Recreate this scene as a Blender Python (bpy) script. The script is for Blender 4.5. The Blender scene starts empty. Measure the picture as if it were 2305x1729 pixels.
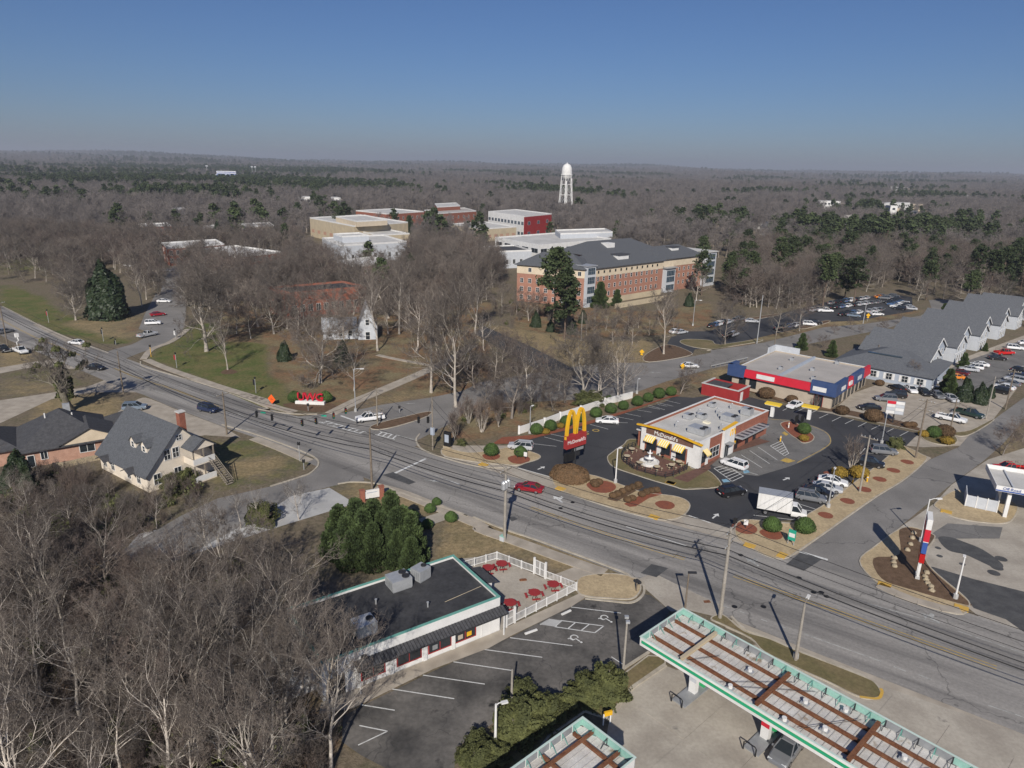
import bpy, math, random
import numpy as np
from mathutils import Vector, Matrix
R = math.radians
random.seed(7); RNG = np.random.default_rng(7)
sc = bpy.context.scene; col = sc.collection

# ------------------------------------------------------------------ camera, sky, sun, exposure
IMW, IMH, FPX = 2305, 1729, 1586.0
PITCH, ROLL, CAMH = R(17.2), R(1.24), 50.0
cam = bpy.data.objects.new('camera', bpy.data.cameras.new('camera')); col.objects.link(cam)
cam.data.sensor_fit = 'HORIZONTAL'; cam.data.sensor_width = 36; cam.data.lens = FPX * 36 / IMW
cam.data.clip_start = 1; cam.data.clip_end = 60000
cam.matrix_world = Matrix.Translation((0, 0, CAMH)) @ Matrix.Rotation(R(90) - PITCH, 4, 'X') @ Matrix.Rotation(ROLL, 4, 'Z')
sc.camera = cam
SUN_EL, SUN_AZ = R(33.5), R(184.5)          # azimuth clockwise from +Y (the view direction)
world = bpy.data.worlds.new('World'); sc.world = world; world.use_nodes = True
wn = world.node_tree.nodes; wl = world.node_tree.links; wn.clear()
sky = wn.new('ShaderNodeTexSky'); sky.sky_type = 'NISHITA'; sky.sun_disc = False
sky.sun_elevation = SUN_EL; sky.sun_rotation = SUN_AZ
sky.altitude = 0; sky.air_density = 1.0; sky.dust_density = 0.5; sky.ozone_density = 10.0
bg = wn.new('ShaderNodeBackground'); bg.inputs['Strength'].default_value = 0.06
wo = wn.new('ShaderNodeOutputWorld')
wb = wn.new('ShaderNodeMix'); wb.data_type = 'RGBA'; wb.blend_type = 'MULTIPLY'; wb.inputs[0].default_value = 1; wb.inputs[7].default_value = (1, .95, 1.03, 1)   # camera white balance
wl.new(sky.outputs[0], wb.inputs[6]); wl.new(wb.outputs[2], bg.inputs['Color']); wl.new(bg.outputs[0], wo.inputs['Surface'])
sl = bpy.data.lights.new('sun', 'SUN'); sl.energy = 5.0; sl.angle = R(0.53); sl.color = (1, .945, .86)
sun = bpy.data.objects.new('sun', sl); col.objects.link(sun)
sdir = Vector((math.sin(SUN_AZ) * math.cos(SUN_EL), math.cos(SUN_AZ) * math.cos(SUN_EL), math.sin(SUN_EL)))
sun.rotation_euler = sdir.to_track_quat('Z', 'Y').to_euler(); sun.location = (0, 0, 200)
vs = sc.view_settings; vs.view_transform = 'Standard'; vs.look = 'None'; vs.exposure = 0.0; vs.gamma = 1; vs.use_curve_mapping = False
sc.cycles.max_bounces = 5; sc.cycles.diffuse_bounces = 2; sc.cycles.transparent_max_bounces = 4

# ------------------------------------------------------------------ pixels of the photograph -> points on the ground
ZM = dict(A1=(0,330,.36166),A2=(600,330,.36166),A3=(1050,330,.29385),A4=(1505,330,.36166),A5=(0,600,.27125),A6=(500,600,.27125),A7=(1000,600,.27125),A8=(1600,650,.31872),B1=(0,850,.27125),B2=(500,850,.27125),B3=(1000,900,.27125),B4=(1500,900,.36392),B5=(0,1150,.34895),B6=(650,1200,.36166),B7=(1100,1300,.27125),B8=(1500,1250,.36392),F=(0,0,1.04204),S=(0,0,1))
def P(k, x, y, z=0.0):
    a, b, s = ZM[k]; px, py = a + x * s, b + y * s
    u = (px - IMW / 2) / FPX; v = (IMH / 2 - py) / FPX
    c, n = math.cos(ROLL), math.sin(ROLL); u, v = u * c - v * n, v * c + u * n
    cp, sp = math.cos(PITCH), math.sin(PITCH)
    d = (u, cp + v * sp, -sp + v * cp); t = (z - CAMH) / d[2]
    return Vector((d[0] * t, d[1] * t, z))
def G(k, *xy, z=0.0):                     # several points of one zoom: G('B3', x0,y0, x1,y1, ...)
    return [P(k, xy[i], xy[i + 1], z) for i in range(0, len(xy), 2)]
def proj(p):
    x, y, z = p[0], p[1], p[2] - CAMH
    cp, sp = math.cos(PITCH), math.sin(PITCH); dep = y * cp - z * sp
    v2 = (y * sp + z * cp) / dep; u2 = x / dep; c, n = math.cos(ROLL), math.sin(ROLL)
    return IMW / 2 + (u2 * c + v2 * n) * FPX, IMH / 2 - (v2 * c - u2 * n) * FPX

# ------------------------------------------------------------------ materials
MATS = {}
def pmat(name, c, c2=None, scale=.5, rough=.85, metal=0, fine=0, fscale=6, bump=0, bscale=8, stretch=None, cracks=0, stain=None, objcol=0, spec=.3, contrast=(.35, .65), alpha=None, rnd=0):
    m = bpy.data.materials.new(name); m.use_nodes = True; MATS[name] = m
    nt = m.node_tree; N = nt.nodes; L = nt.links; b = N['Principled BSDF']
    b.inputs['Roughness'].default_value = rough; b.inputs['Metallic'].default_value = metal
    b.inputs['Specular IOR Level'].default_value = spec
    geo = N.new('ShaderNodeNewGeometry'); pos = geo.outputs['Position']
    if stretch:                            # (angle, along, across): streaks along one ground direction
        mp = N.new('ShaderNodeMapping'); mp.inputs['Rotation'].default_value = (0, 0, stretch[0]); m2 = N.new('ShaderNodeMapping'); m2.inputs['Scale'].default_value = (stretch[1], stretch[2], 1)
        L.new(pos, mp.inputs['Vector']); L.new(mp.outputs[0], m2.inputs['Vector']); spos = m2.outputs[0]
    else: spos = pos
    def noise(vec, s, det=4):
        n = N.new('ShaderNodeTexNoise'); n.inputs['Scale'].default_value = s; n.inputs['Detail'].default_value = det; n.inputs['Roughness'].default_value = .6
        L.new(vec, n.inputs['Vector']); return n.outputs['Fac']
    def ramp(f, a, bb, lo=0., hi=1.):
        r = N.new('ShaderNodeMapRange'); r.inputs[1].default_value = a; r.inputs[2].default_value = bb; r.inputs[3].default_value = lo; r.inputs[4].default_value = hi
        L.new(f, r.inputs[0]); return r.outputs[0]
    def mix(f, a, bb, mode='MIX'):
        x = N.new('ShaderNodeMix'); x.data_type = 'RGBA'; x.blend_type = mode; x.clamp_factor = True
        for sock, val in ((x.inputs[0], f), (x.inputs[6], a), (x.inputs[7], bb)):
            if hasattr(val, 'links') or isinstance(val, bpy.types.NodeSocket): L.new(val, sock)
            elif isinstance(val, (int, float)): sock.default_value = val
            else: sock.default_value = (*val, 1)
        return x.outputs[2]
    if objcol:
        oi = N.new('ShaderNodeObjectInfo'); cur = oi.outputs['Color']
    else: cur = c
    if c2: cur = mix(ramp(noise(spos, scale), *contrast), cur, c2)
    if fine: cur = mix(1.0, cur, mix(ramp(noise(pos, fscale, 6), .3, .7), (1 - fine,) * 3, (1 + fine,) * 3), 'MULTIPLY')
    if stain: cur = mix(ramp(noise(pos, stain[0], 5), stain[1], stain[1] + .08), cur, stain[2])
    if rnd:
        oi = N.new('ShaderNodeObjectInfo'); cur = mix(1.0, cur, mix(oi.outputs['Random'], (1 - rnd,) * 3, (1 + rnd, 1 + rnd * .85, 1 + rnd * .7)), 'MULTIPLY')
    if cracks:
        v = N.new('ShaderNodeTexVoronoi'); v.feature = 'DISTANCE_TO_EDGE'; v.inputs['Scale'].default_value = cracks
        ad = N.new('ShaderNodeVectorMath'); ad.operation = 'MULTIPLY_ADD'; nn = N.new('ShaderNodeTexNoise'); nn.inputs['Scale'].default_value = .6
        L.new(pos, nn.inputs['Vector']); L.new(nn.outputs['Color'], ad.inputs[0]); ad.inputs[1].default_value = (3, 3, 0); L.new(pos, ad.inputs[2])
        L.new(ad.outputs[0], v.inputs['Vector']); cur = mix(ramp(v.outputs['Distance'], .0, .007, .55, 0), cur, (.03, .03, .03))
    if isinstance(cur, tuple): b.inputs['Base Color'].default_value = (*cur, 1)
    else: L.new(cur, b.inputs['Base Color'])
    if bump:
        bp = N.new('ShaderNodeBump'); bp.inputs['Strength'].default_value = bump; bp.inputs['Distance'].default_value = .1
        L.new(noise(pos, bscale, 5), bp.inputs['Height']); L.new(bp.outputs[0], b.inputs['Normal'])
    return m
RD = R(34.5)
pmat('road', (.3, .282, .26), (.15, .142, .134), .9, fine=.14, fscale=3, stretch=(RD, .03, .45), cracks=.07, bump=.1, contrast=(.38, .68))
pmat('side_road', (.235, .222, .208), (.175, .166, .156), .12, fine=.12, fscale=4, cracks=.06)
pmat('new_asphalt', (.042, .043, .048), (.06, .06, .064), .12, fine=.15, fscale=5, cracks=.03)
pmat('old_asphalt', (.165, .152, .138), (.058, .055, .052), .16, fine=.2, fscale=2.2, cracks=.13, stain=(.28, .63, (.025, .024, .024)))
pmat('patch_asphalt', (.06, .06, .062), (.09, .09, .09), .7, fine=.15)
pmat('lot_grey', (.19, .182, .172), (.13, .126, .12), .2, fine=.12, fscale=3, cracks=.07, stain=(.3, .66, (.06, .06, .06)))
pmat('concrete', (.42, .38, .32), (.31, .275, .23), .25, fine=.1, fscale=3, stain=(.35, .66, (.19, .175, .155)))
pmat('pale_concrete', (.46, .455, .44), (.36, .355, .345), .2, fine=.08)
pmat('kerb', (.46, .415, .34), (.34, .3, .24), .8, fine=.1)
pmat('walk', (.42, .37, .305), (.31, .27, .22), .5, fine=.12, fscale=2)
pmat('tan_grass', (.46, .36, .22), (.37, .285, .175), .4, fine=.2, fscale=3, bump=.4, bscale=14)
pmat('dry_grass', (.2, .155, .082), (.13, .115, .05), .25, fine=.22, fscale=3, bump=.5, bscale=12)
pmat('mulch', (.1, .062, .035), (.15, .095, .06), 1.2, fine=.3, fscale=8, bump=.5)
pmat('red_mulch', (.26, .085, .045), (.2, .07, .045), 1.5, fine=.25, fscale=8, bump=.5)
pmat('pavers', (.12, .065, .05), (.16, .085, .065), 1.2, fine=.15, fscale=5)
pmat('white_line', (.62, .62, .6), (.42, .42, .41), 2.2, fine=.1, contrast=(.5, .7))
pmat('worn_line', (.42, .42, .4), (.25, .25, .24), 1.6, contrast=(.42, .6))
pmat('yellow_line', (.5, .34, .08), (.3, .22, .1), 1.5, contrast=(.45, .65))
pmat('blue_paint', (.12, .33, .5), (.3, .4, .45), 3)
pmat('yellow_pad', (.6, .36, .06), (.5, .32, .08), 3)
pmat('white_paint', (.72, .71, .69), (.62, .61, .59), .5, rough=.7, fine=.04)
pmat('cream', (.62, .52, .39), (.54, .45, .33), .6, fine=.06)
pmat('house_cream', (.74, .66, .55), (.66, .58, .48), .6, fine=.06)
pmat('far_twig', (.2, .18, .17), (.145, .13, .124), .02, rnd=.25)
pmat('beige', (.46, .39, .31), (.4, .34, .27), .6, fine=.06)
pmat('stone_tan', (.5, .42, .29), (.42, .35, .25), .3, fine=.06)
pmat('brick', (.3, .115, .075), (.24, .09, .06), 1.6, fine=.15, fscale=5, bump=.2, bscale=20)
pmat('brick_orange', (.36, .185, .13), (.31, .155, .11), .8, fine=.12, fscale=4)
pmat('brick_pink', (.45, .27, .2), (.38, .22, .16), 1.2, fine=.1)
pmat('red_panel', (.33, .035, .035), (.28, .03, .03), .6, rough=.5)
pmat('red_paint', (.55, .02, .04), (.48, .02, .035), .8, rough=.45)
pmat('navy', (.035, .065, .16), (.05, .08, .18), .6, rough=.5)
pmat('glass', (.02, .026, .032), rough=.08, spec=.6)
pmat('glass_blue', (.05, .08, .11), (.03, .05, .07), .5, rough=.1, spec=.6)
pmat('dark_metal', (.03, .03, .033), rough=.5)
pmat('black', (.015, .015, .016), rough=.6)
pmat('grey_metal', (.36, .37, .38), (.28, .29, .3), 1.2, rough=.45, metal=.3)
pmat('galv', (.5, .51, .52), (.42, .43, .44), 2, rough=.4, metal=.4)
pmat('roof_white', (.55, .535, .51), (.44, .43, .405), .25, fine=.08, stain=(.3, .66, (.36, .35, .33)))
pmat('roof_tan', (.42, .39, .36), (.36, .335, .31), .2, fine=.06)
pmat('roof_black', (.035, .035, .038), (.055, .055, .058), .35, fine=.25, fscale=2, stain=(.5, .68, (.012, .012, .012)))
pmat('shingle', (.105, .11, .12), (.075, .08, .088), 3, fine=.2, fscale=6, stretch=(RD, 1, 1))
pmat('shingle_dark', (.05, .05, .054), (.075, .075, .08), 2, fine=.2, fscale=5)
pmat('shingle_blue', (.135, .142, .153), (.095, .1, .11), 2.5, fine=.2, fscale=5)
pmat('siding_blue', (.36, .4, .46), (.32, .36, .42), 1, fine=.05)
pmat('siding_pale', (.5, .52, .55), (.45, .47, .5), 1, fine=.05)
pmat('teal', (.11, .3, .26), (.16, .36, .3), .7, fine=.1)
pmat('rim_trim', (.52, .63, .58), (.46, .57, .52), .8)
pmat('teal_pale', (.3, .52, .44), (.24, .43, .37), .8, fine=.1)
pmat('green_stripe', (.02, .3, .1), (.03, .36, .13), .5, rough=.4)
pmat('deck_white', (.6, .585, .56), (.45, .43, .4), .5, fine=.14, stain=(.6, .6, (.3, .24, .18)))
pmat('rust', (.14, .055, .028), (.2, .09, .045), 1.5, fine=.25)
pmat('yellow', (.75, .42, .02), (.68, .38, .02), 1, rough=.4)
pmat('awning_yellow', (.8, .55, .05), rough=.7)
pmat('awning_white', (.75, .7, .55), rough=.7)
pmat('wood_pole', (.15, .12, .09), (.2, .165, .13), 2, fine=.2)
pmat('pale_pole', (.33, .3, .26), (.26, .235, .2), 1, fine=.15)
pmat('weathered_wood', (.2, .17, .135), (.27, .235, .19), 2, fine=.2)
pmat('orange', (.85, .12, .02), rough=.5)
pmat('sign_blue', (.04, .09, .3), rough=.4)
pmat('amber', (.5, .3, .02)); pmat('sig_green', (.02, .3, .2)); pmat('lamp_red', (.4, .01, .01), rough=.3)
pmat('car_paint', (1, 1, 1), objcol=1, rough=.22, spec=.6)
pmat('tyre', (.015, .015, .015), rough=.8); pmat('rim', (.35, .35, .36), rough=.3, metal=.7)
pmat('headlamp', (.6, .62, .63), rough=.1)
pmat('bark', (.28, .245, .21), (.18, .155, .135), 1.5, fine=.2, rnd=.25)
pmat('bark_pale', (.42, .38, .33), (.28, .25, .215), 1.2, fine=.2, rnd=.2)
pmat('twig', (.185, .16, .14), (.13, .11, .096), .25, fine=.15, rnd=.3)
pmat('twig_red', (.16, .128, .112), (.112, .088, .076), .3, rnd=.3)
pmat('twig_dark', (.12, .1, .088), (.085, .07, .06), .4, rnd=.3)
pmat('bark_ash', (.56, .51, .45), (.38, .34, .295), 1.2, fine=.2, rnd=.2)
pmat('bark_moss', (.13, .115, .085), (.2, .18, .14), 1.4, fine=.3)
pmat('pine_bark', (.17, .12, .09), (.1, .075, .06), 1.5, fine=.2)
pmat('pine', (.058, .08, .03), (.03, .044, .02), .45, fine=.25, fscale=2, rnd=.35, rough=.75, contrast=(.3, .7))
pmat('cedar', (.07, .102, .034), (.036, .056, .02), .6, fine=.25, fscale=3, rnd=.2)
pmat('magnolia', (.02, .034, .016), (.035, .05, .022), .8, fine=.3, fscale=3, rough=.5)
pmat('box_green', (.07, .12, .03), (.045, .078, .022), 1.2, fine=.25, fscale=6, rnd=.15)
pmat('shrub_brown', (.14, .085, .045), (.1, .065, .035), 1.4, fine=.25, fscale=5, rnd=.2)
pmat('shrub_olive', (.1, .108, .038), (.06, .068, .026), .8, fine=.3, fscale=4, rnd=.2)
pmat('shrub_gold', (.26, .17, .025), (.18, .12, .02), 1, fine=.25, rnd=.15)
pmat('rock', (.4, .33, .22), (.3, .25, .18), 2, fine=.2)
pmat('far_roof', (.55, .53, .5)); pmat('straw', (.36, .27, .14), (.28, .21, .12), .4, fine=.2)

# ------------------------------------------------------------------ mesh helpers
class MB:
    """Collects boxes, prisms, tubes; build() links them as one mesh object."""
    def __init__(s): s.v = []; s.f = []
    def add(s, vs, fs):
        o = len(s.v); s.v += [tuple(p) for p in vs]; s.f += [tuple(i + o for i in f) for f in fs]; return s
    def box(s, x0, x1, y0, y1, z0, z1):
        return s.add([(x0,y0,z0),(x1,y0,z0),(x1,y1,z0),(x0,y1,z0),(x0,y0,z1),(x1,y0,z1),(x1,y1,z1),(x0,y1,z1)],
                     [(0,3,2,1),(4,5,6,7),(0,1,5,4),(1,2,6,5),(2,3,7,6),(3,0,4,7)])
    def obox(s, c, sx, sy, sz, rz):           # base-centred oriented box
        c = Vector(c); M = Matrix.Translation(c) @ Matrix.Rotation(rz, 4, 'Z'); t = MB().box(-sx/2, sx/2, -sy/2, sy/2, 0, sz)
        return s.add([M @ Vector(p) for p in t.v], t.f)
    def prism(s, poly, z0, z1):
        n = len(poly); a = [(p[0], p[1], z0) for p in poly] + [(p[0], p[1], z1) for p in poly]
        ar = sum(poly[i][0] * poly[(i+1) % n][1] - poly[(i+1) % n][0] * poly[i][1] for i in range(n))
        if ar < 0: a = a[:n][::-1] + a[n:][::-1]
        return s.add(a, [tuple(range(n - 1, -1, -1)), tuple(range(n, 2 * n))] + [(i, (i+1) % n, n + (i+1) % n, n + i) for i in range(n)])
    def bar(s, p, q, w, h):                   # square bar between two points
        p, q = Vector(p), Vector(q); d = (q - p).normalized(); up = Vector((0, 0, 1)) if abs(d.z) < .95 else Vector((1, 0, 0))
        a = d.cross(up).normalized() * w / 2; b = a.cross(d).normalized() * h / 2
        return s.add([p-a-b, p+a-b, p+a+b, p-a+b, q-a-b, q+a-b, q+a+b, q-a+b], [(0,1,2,3),(7,6,5,4),(0,4,5,1),(1,5,6,2),(2,6,7,3),(3,7,4,0)])
    def tube(s, pts, rs, n=6):
        pts = [Vector(p) for p in pts]; vs = []; fs = []
        if not hasattr(rs, '__len__'): rs = [rs] * len(pts)
        for i, p in enumerate(pts):
            d = (pts[min(i+1, len(pts)-1)] - pts[max(i-1, 0)]).normalized(); up = Vector((0, 0, 1)) if abs(d.z) < .9 else Vector((1, 0, 0))
            a = d.cross(up).normalized(); b = d.cross(a)
            vs += [p + (a * math.cos(2*math.pi*k/n) + b * math.sin(2*math.pi*k/n)) * rs[i] for k in range(n)]
        for i in range(len(pts) - 1):
            fs += [(i*n+k, i*n+(k+1) % n, (i+1)*n+(k+1) % n, (i+1)*n+k) for k in range(n)]
        fs += [tuple(range(n)), tuple(range(len(vs)-1, len(vs)-n-1, -1))]
        return s.add(vs, fs)
    def lathe(s, prof, n=12, c=(0, 0, 0), caps=True):
        vs = [(c[0] + r*math.cos(2*math.pi*k/n), c[1] + r*math.sin(2*math.pi*k/n), c[2] + z) for r, z in prof for k in range(n)]
        fs = [(i*n+k, i*n+(k+1) % n, (i+1)*n+(k+1) % n, (i+1)*n+k) for i in range(len(prof)-1) for k in range(n)]
        if caps: fs += [tuple(range(n-1, -1, -1)), tuple(range(len(vs)-n, len(vs)))]
        return s.add(vs, fs)
    def mesh(s, name, mat, smooth=False):
        me = bpy.data.meshes.new(name); me.from_pydata(s.v, [], s.f); me.update()
        if mat: me.materials.append(MATS[mat])
        if smooth: me.polygons.foreach_set('use_smooth', [True] * len(me.polygons))
        return me
    def build(s, name, mat, parent=None, loc=(0, 0, 0), rz=0, smooth=False):
        return put(name, s.mesh(name, mat, smooth), parent, loc, rz)
def put(name, me, parent=None, loc=(0, 0, 0), rz=0):
    o = bpy.data.objects.new(name, me); col.objects.link(o); o.location = loc
    if rz: o.rotation_euler = (0, 0, rz)
    if parent: o.parent = parent
    return o
def tag(o, label, cat, group=None):
    o['label'] = label; o['category'] = cat
    if group: o['group'] = group
    return o
def thing(name, label, cat, loc=(0, 0, 0), rz=0, group=None):
    return tag(put(name, None, None, loc, rz), label, cat, group)
def struct(o, kind='structure'): o['kind'] = kind; return o
def copy_tree(o, parent=None):
    c = o.copy(); col.objects.link(c); c.parent = parent
    for ch in o.children: copy_tree(ch, c)
    return c
def place(proto, first, loc, rz, label, group, scale=1):   # first use takes the prototype itself, later ones a copy
    o = proto if first else copy_tree(proto)
    o.location = loc; o.rotation_euler = (0, 0, rz); o.scale = (scale,) * 3; o['label'] = label
    if group: o['group'] = group
    return o
def npmesh(name, V, Fq, mat, smooth=False):    # numpy quads/tris -> mesh
    me = bpy.data.meshes.new(name); V = np.asarray(V, np.float32); Fq = np.asarray(Fq, np.int32); n, k = Fq.shape
    me.vertices.add(len(V)); me.vertices.foreach_set('co', V.ravel())
    me.loops.add(n * k); me.loops.foreach_set('vertex_index', Fq.ravel())
    me.polygons.add(n); me.polygons.foreach_set('loop_start', np.arange(0, n * k, k, dtype=np.int32)); me.polygons.foreach_set('loop_total', np.full(n, k, np.int32))
    if mat: me.materials.append(MATS[mat])
    me.update(calc_edges=True)
    if smooth: me.polygons.foreach_set('use_smooth', [True] * n)
    return me
def text_mesh(s, size, depth, mat, align='CENTER'):
    cu = bpy.data.curves.new('lettering', 'FONT'); cu.body = s; cu.size = size; cu.extrude = depth; cu.align_x = align; cu.resolution_u = 2
    o = bpy.data.objects.new('lettering', cu); col.objects.link(o)
    me = bpy.data.meshes.new_from_object(o.evaluated_get(bpy.context.evaluated_depsgraph_get())); bpy.data.objects.remove(o)
    me.materials.clear(); me.materials.append(MATS[mat]); me.name = 'lettering'; return me
def ptxt(s, size, depth, mat, parent, loc, rz=0, rx=R(90)):
    o = put('lettering', text_mesh(s, size, depth, mat), parent, loc); o.rotation_euler = (rx, 0, rz); return o
# ground shapes
def smooth_poly(pts, n=4):
    out = []; m = len(pts)
    for i in range(m):
        p0, p1, p2, p3 = (Vector(pts[(i + j) % m]).to_2d() for j in (-1, 0, 1, 2))
        for k in range(n):
            t = k / n; out.append(.5 * ((2*p1) + (p2-p0)*t + (2*p0-5*p1+4*p2-p3)*t*t + (3*p1-p0-3*p2+p3)*t**3))
    return out
def area(poly): return .5 * sum(poly[i][0]*poly[(i+1) % len(poly)][1] - poly[(i+1) % len(poly)][0]*poly[i][1] for i in range(len(poly)))
def inset(poly, d):
    n = len(poly); s = 1 if area(poly) > 0 else -1; out = []
    for i in range(n):
        a, b, c = (Vector(poly[(i + j) % n]).to_2d() for j in (-1, 0, 1))
        n1 = (b - a).normalized(); n2 = (c - b).normalized(); t = (n1 + n2)
        t = t.normalized() if t.length > .1 else n1
        k = max(.5, n1.dot(t)); out.append(b + Vector((-t.y, t.x)) * s * d / k)
    return out
def flat(name, pts, z, mat, kind='structure', parent=None):
    if area(pts) < 0: pts = pts[::-1]
    o = MB().add([(p[0], p[1], z) for p in pts], [tuple(range(len(pts)))]).build(name, mat, parent)
    if kind and not parent: struct(o, kind)
    return o
def island(name, pts, topmat, h=.13, sm=True, kw=.16, kmat='kerb'):
    if area(pts) < 0: pts = pts[::-1]
    if sm: pts = smooth_poly(pts)
    inn = inset(pts, kw); n = len(pts)
    top = struct(flat(name, inn, h - .02, topmat))
    m = MB(); m.add([(p[0], p[1], 0) for p in pts] + [(p[0], p[1], h) for p in pts] + [(p[0], p[1], h) for p in inn] + [(p[0], p[1], 0) for p in inn],
                    [q for i in range(n) for j in [(i + 1) % n] for q in ((i, j, n+j, n+i), (n+i, n+j, 2*n+j, 2*n+i), (2*n+i, 2*n+j, 3*n+j, 3*n+i))])
    m.build('kerb', kmat, top); return top
def ribbon(pts, w):                           # polyline -> closed outline of width w
    L = []; Rr = []; pts = [Vector(p).to_2d() for p in pts]
    for i, p in enumerate(pts):
        d = (pts[min(i+1, len(pts)-1)] - pts[max(i-1, 0)]).normalized(); nn = Vector((-d.y, d.x)) * w / 2
        L.append(p + nn); Rr.append(p - nn)
    return L + Rr[::-1]
def spline(pts, n=6):
    out = []; pts = [Vector(p).to_2d() for p in pts]; pts = [2*pts[0]-pts[1]] + pts + [2*pts[-1]-pts[-2]]
    for i in range(1, len(pts) - 2):
        p0, p1, p2, p3 = pts[i-1:i+3]
        for k in range(n):
            t = k / n; out.append(.5 * ((2*p1) + (p2-p0)*t + (2*p0-5*p1+4*p2-p3)*t*t + (3*p1-p0-3*p2+p3)*t**3))
    return out + [pts[-2]]
def line_marks(name, segs, w, z, mat, parent):
    for a, b in segs: flat(name, ribbon([a, b], w), z, mat, None, parent)
# ================================================================== ground: one sheet to the horizon
def inpoly(X, Y, poly):
    ins = np.zeros(X.shape, bool); n = len(poly)
    for i in range(n):
        x0, y0 = poly[i][0], poly[i][1]; x1, y1 = poly[(i+1) % n][0], poly[(i+1) % n][1]
        if y0 == y1: continue
        c = (y0 > Y) != (y1 > Y); ins ^= c & (X < (x1 - x0) * (Y - y0) / (y1 - y0) + x0)
    return ins
def hill(x, y):
    d = np.hypot(x, y); s = np.clip((d - 2500) / 6500, 0, 1) ** 1.3; a = np.arctan2(x, y)
    f = 42 + 13*np.sin(a*9 + .6) + 11*np.sin(a*21 + d/1900) + 8*np.sin(a*47 + 1.3 + d/800) + 26*np.exp(-((a + .47)/.16)**2) + 22*np.exp(-((a - .56)/.07)**2) + 10*np.exp(-((a + .1)/.1)**2)
    return s * f + np.clip((d-700)/900, 0, 1) * 4 * np.sin(x/310) * np.sin(y/270 + 1)
def axis(lo, hi, step, far, g=1.22):
    a = list(np.arange(lo, hi + step, step)); s = step; x = a[-1]
    while x < far: s *= g; x += s; a.append(x)
    s = step; x = lo; b = []
    while x > -far: s *= g; x -= s; b.append(x)
    return np.array(b[::-1] + a)
gx, gy = axis(-190, 200, 2.0, 11000), axis(20, 340, 2.0, 11000)
GX, GY = np.meshgrid(gx, gy); GZ = hill(GX, GY)
cover = np.zeros(GX.shape + (4,), np.float32); cover[..., 3] = 1
def paint(poly, ch, val=1.0):
    m = inpoly(GX, GY, poly)
    for c in range(3): cover[..., c][m] = val if c == ch else cover[..., c][m] * (1 - val)
GREEN, LEAF, TAN = 0, 1, 2
# campus lawn left of the junction, then leaf litter under the trees
paint(G('A5', 1240,760, 1600,480, 2212,430, 2212,1200, 1700,960) + G('A6', 600,1200), GREEN, .9)
paint(G('A6', 0,620, 420,640, 420,960, 900,1210, 1300,1000, 2212,760, 2212,1000, 2212,300, 1200,250, 0,300), LEAF, .9)
paint(G('A6', 1130,1200, 1330,1060, 1720,900, 2212,760, 2212,1040, 1500,1120), LEAF, .75)
paint(G('A6', 1130,1190, 1330,1075, 1600,1010, 1700,1080, 1300,1160), TAN, .5)
paint(G('A6', 130,1000, 400,900, 560,960, 620,1150, 520,1190, 200,1080), GREEN, .7)
# upper-left lawns
paint(G('A5', 0,120, 330,250, 600,420, 1180,500, 1100,640, 850,640, 480,560, 0,330), GREEN, .75)
paint(G('A5', 640,430, 1200,420, 1180,520, 1060,620, 900,600, 480,480), TAN, .55)
paint(G('A5', 1000,440, 1240,420, 1150,560, 950,540), LEAF, .5)
paint(G('A1', 0,560, 360,640, 360,760, 0,800), GREEN, .6)
# near-left lots
paint(G('A5', 0,660, 300,720, 230,830, 0,840), TAN, .7)
paint(G('A5', 0,880, 480,860, 760,960, 560,1050, 0,1110), GREEN, .35); paint(G('A5', 0,930, 420,960, 700,1000, 420,1060, 0,1090), TAN, .4)
paint(G('A5', 300,1110, 700,1060, 1020,1090, 960,1260, 620,1310, 300,1290), TAN, .75)
paint(G('B1', 830,400, 1180,330, 1080,480, 860,470), TAN, .7)
paint(G('B1', 1650,520, 2212,560, 2212,880, 1750,960, 1640,700), GREEN, .65); paint(G('B1', 1720,720, 2100,640, 2100,800, 1760,900), TAN, .6)
paint(G('B2', 0,480, 350,520, 740,690, 650,790, 0,960), GREEN, .45); paint(G('B2', 60,720, 480,640, 560,740, 200,860), TAN, .7)
# in front of the near restaurant
paint(G('B2', 950,880, 1180,880, 1500,950, 1800,1080, 1560,1300, 1080,1030), TAN, .7)
paint(G('B3', 0,930, 500,1080, 1400,1390, 1400,1475, 900,1400, 700,1300, 430,1240, 0,1475), TAN, .8)
paint(G('B6', 1700,200, 2150,330, 2150,420, 1800,420), TAN, .8)
# slope behind, campus
paint(G('A7', 340,480, 600,520, 1130,620, 1700,620, 1690,780, 1100,840, 740,660), TAN, .95)
paint(G('A7', 560,300, 1130,330, 1700,380, 2212,300, 2212,480, 1850,560, 1130,600, 600,520), LEAF, .9)
paint(G('A8', 0,250, 300,200, 300,400, 0,440), LEAF, .5); paint(G('A8', 0,430, 570,330, 1480,170, 1480,140, 640,260, 0,380), LEAF, .85)
paint(G('A8', 800,230, 1100,205, 1100,250, 900,270), TAN, .8); paint(G('A8', 0,575, 150,560, 150,640, 0,640), TAN, .8)
paint(G('A4', 1100,640, 1400,680, 1350,720, 1100,690), TAN, .8)
paint(G('B4', 1990,130, 2212,60, 2212,330, 1990,370), TAN, .5)
paint(G('A7', 1130,1050, 1700,960, 2212,850, 2212,1000, 1400,1180, 500,1400, 0,1400, 0,1050), LEAF, .55)
paint(G('A7', 0,1180, 560,1130, 900,1300, 400,1440, 0,1475), LEAF, .6)
paint([P('S', x, y) for x, y in ((-60,1290),(250,1320),(480,1390),(620,1410),(690,1450),(690,1560),(760,1660),(740,1760),(640,1950),(-150,1950))], LEAF, .8)
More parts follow.
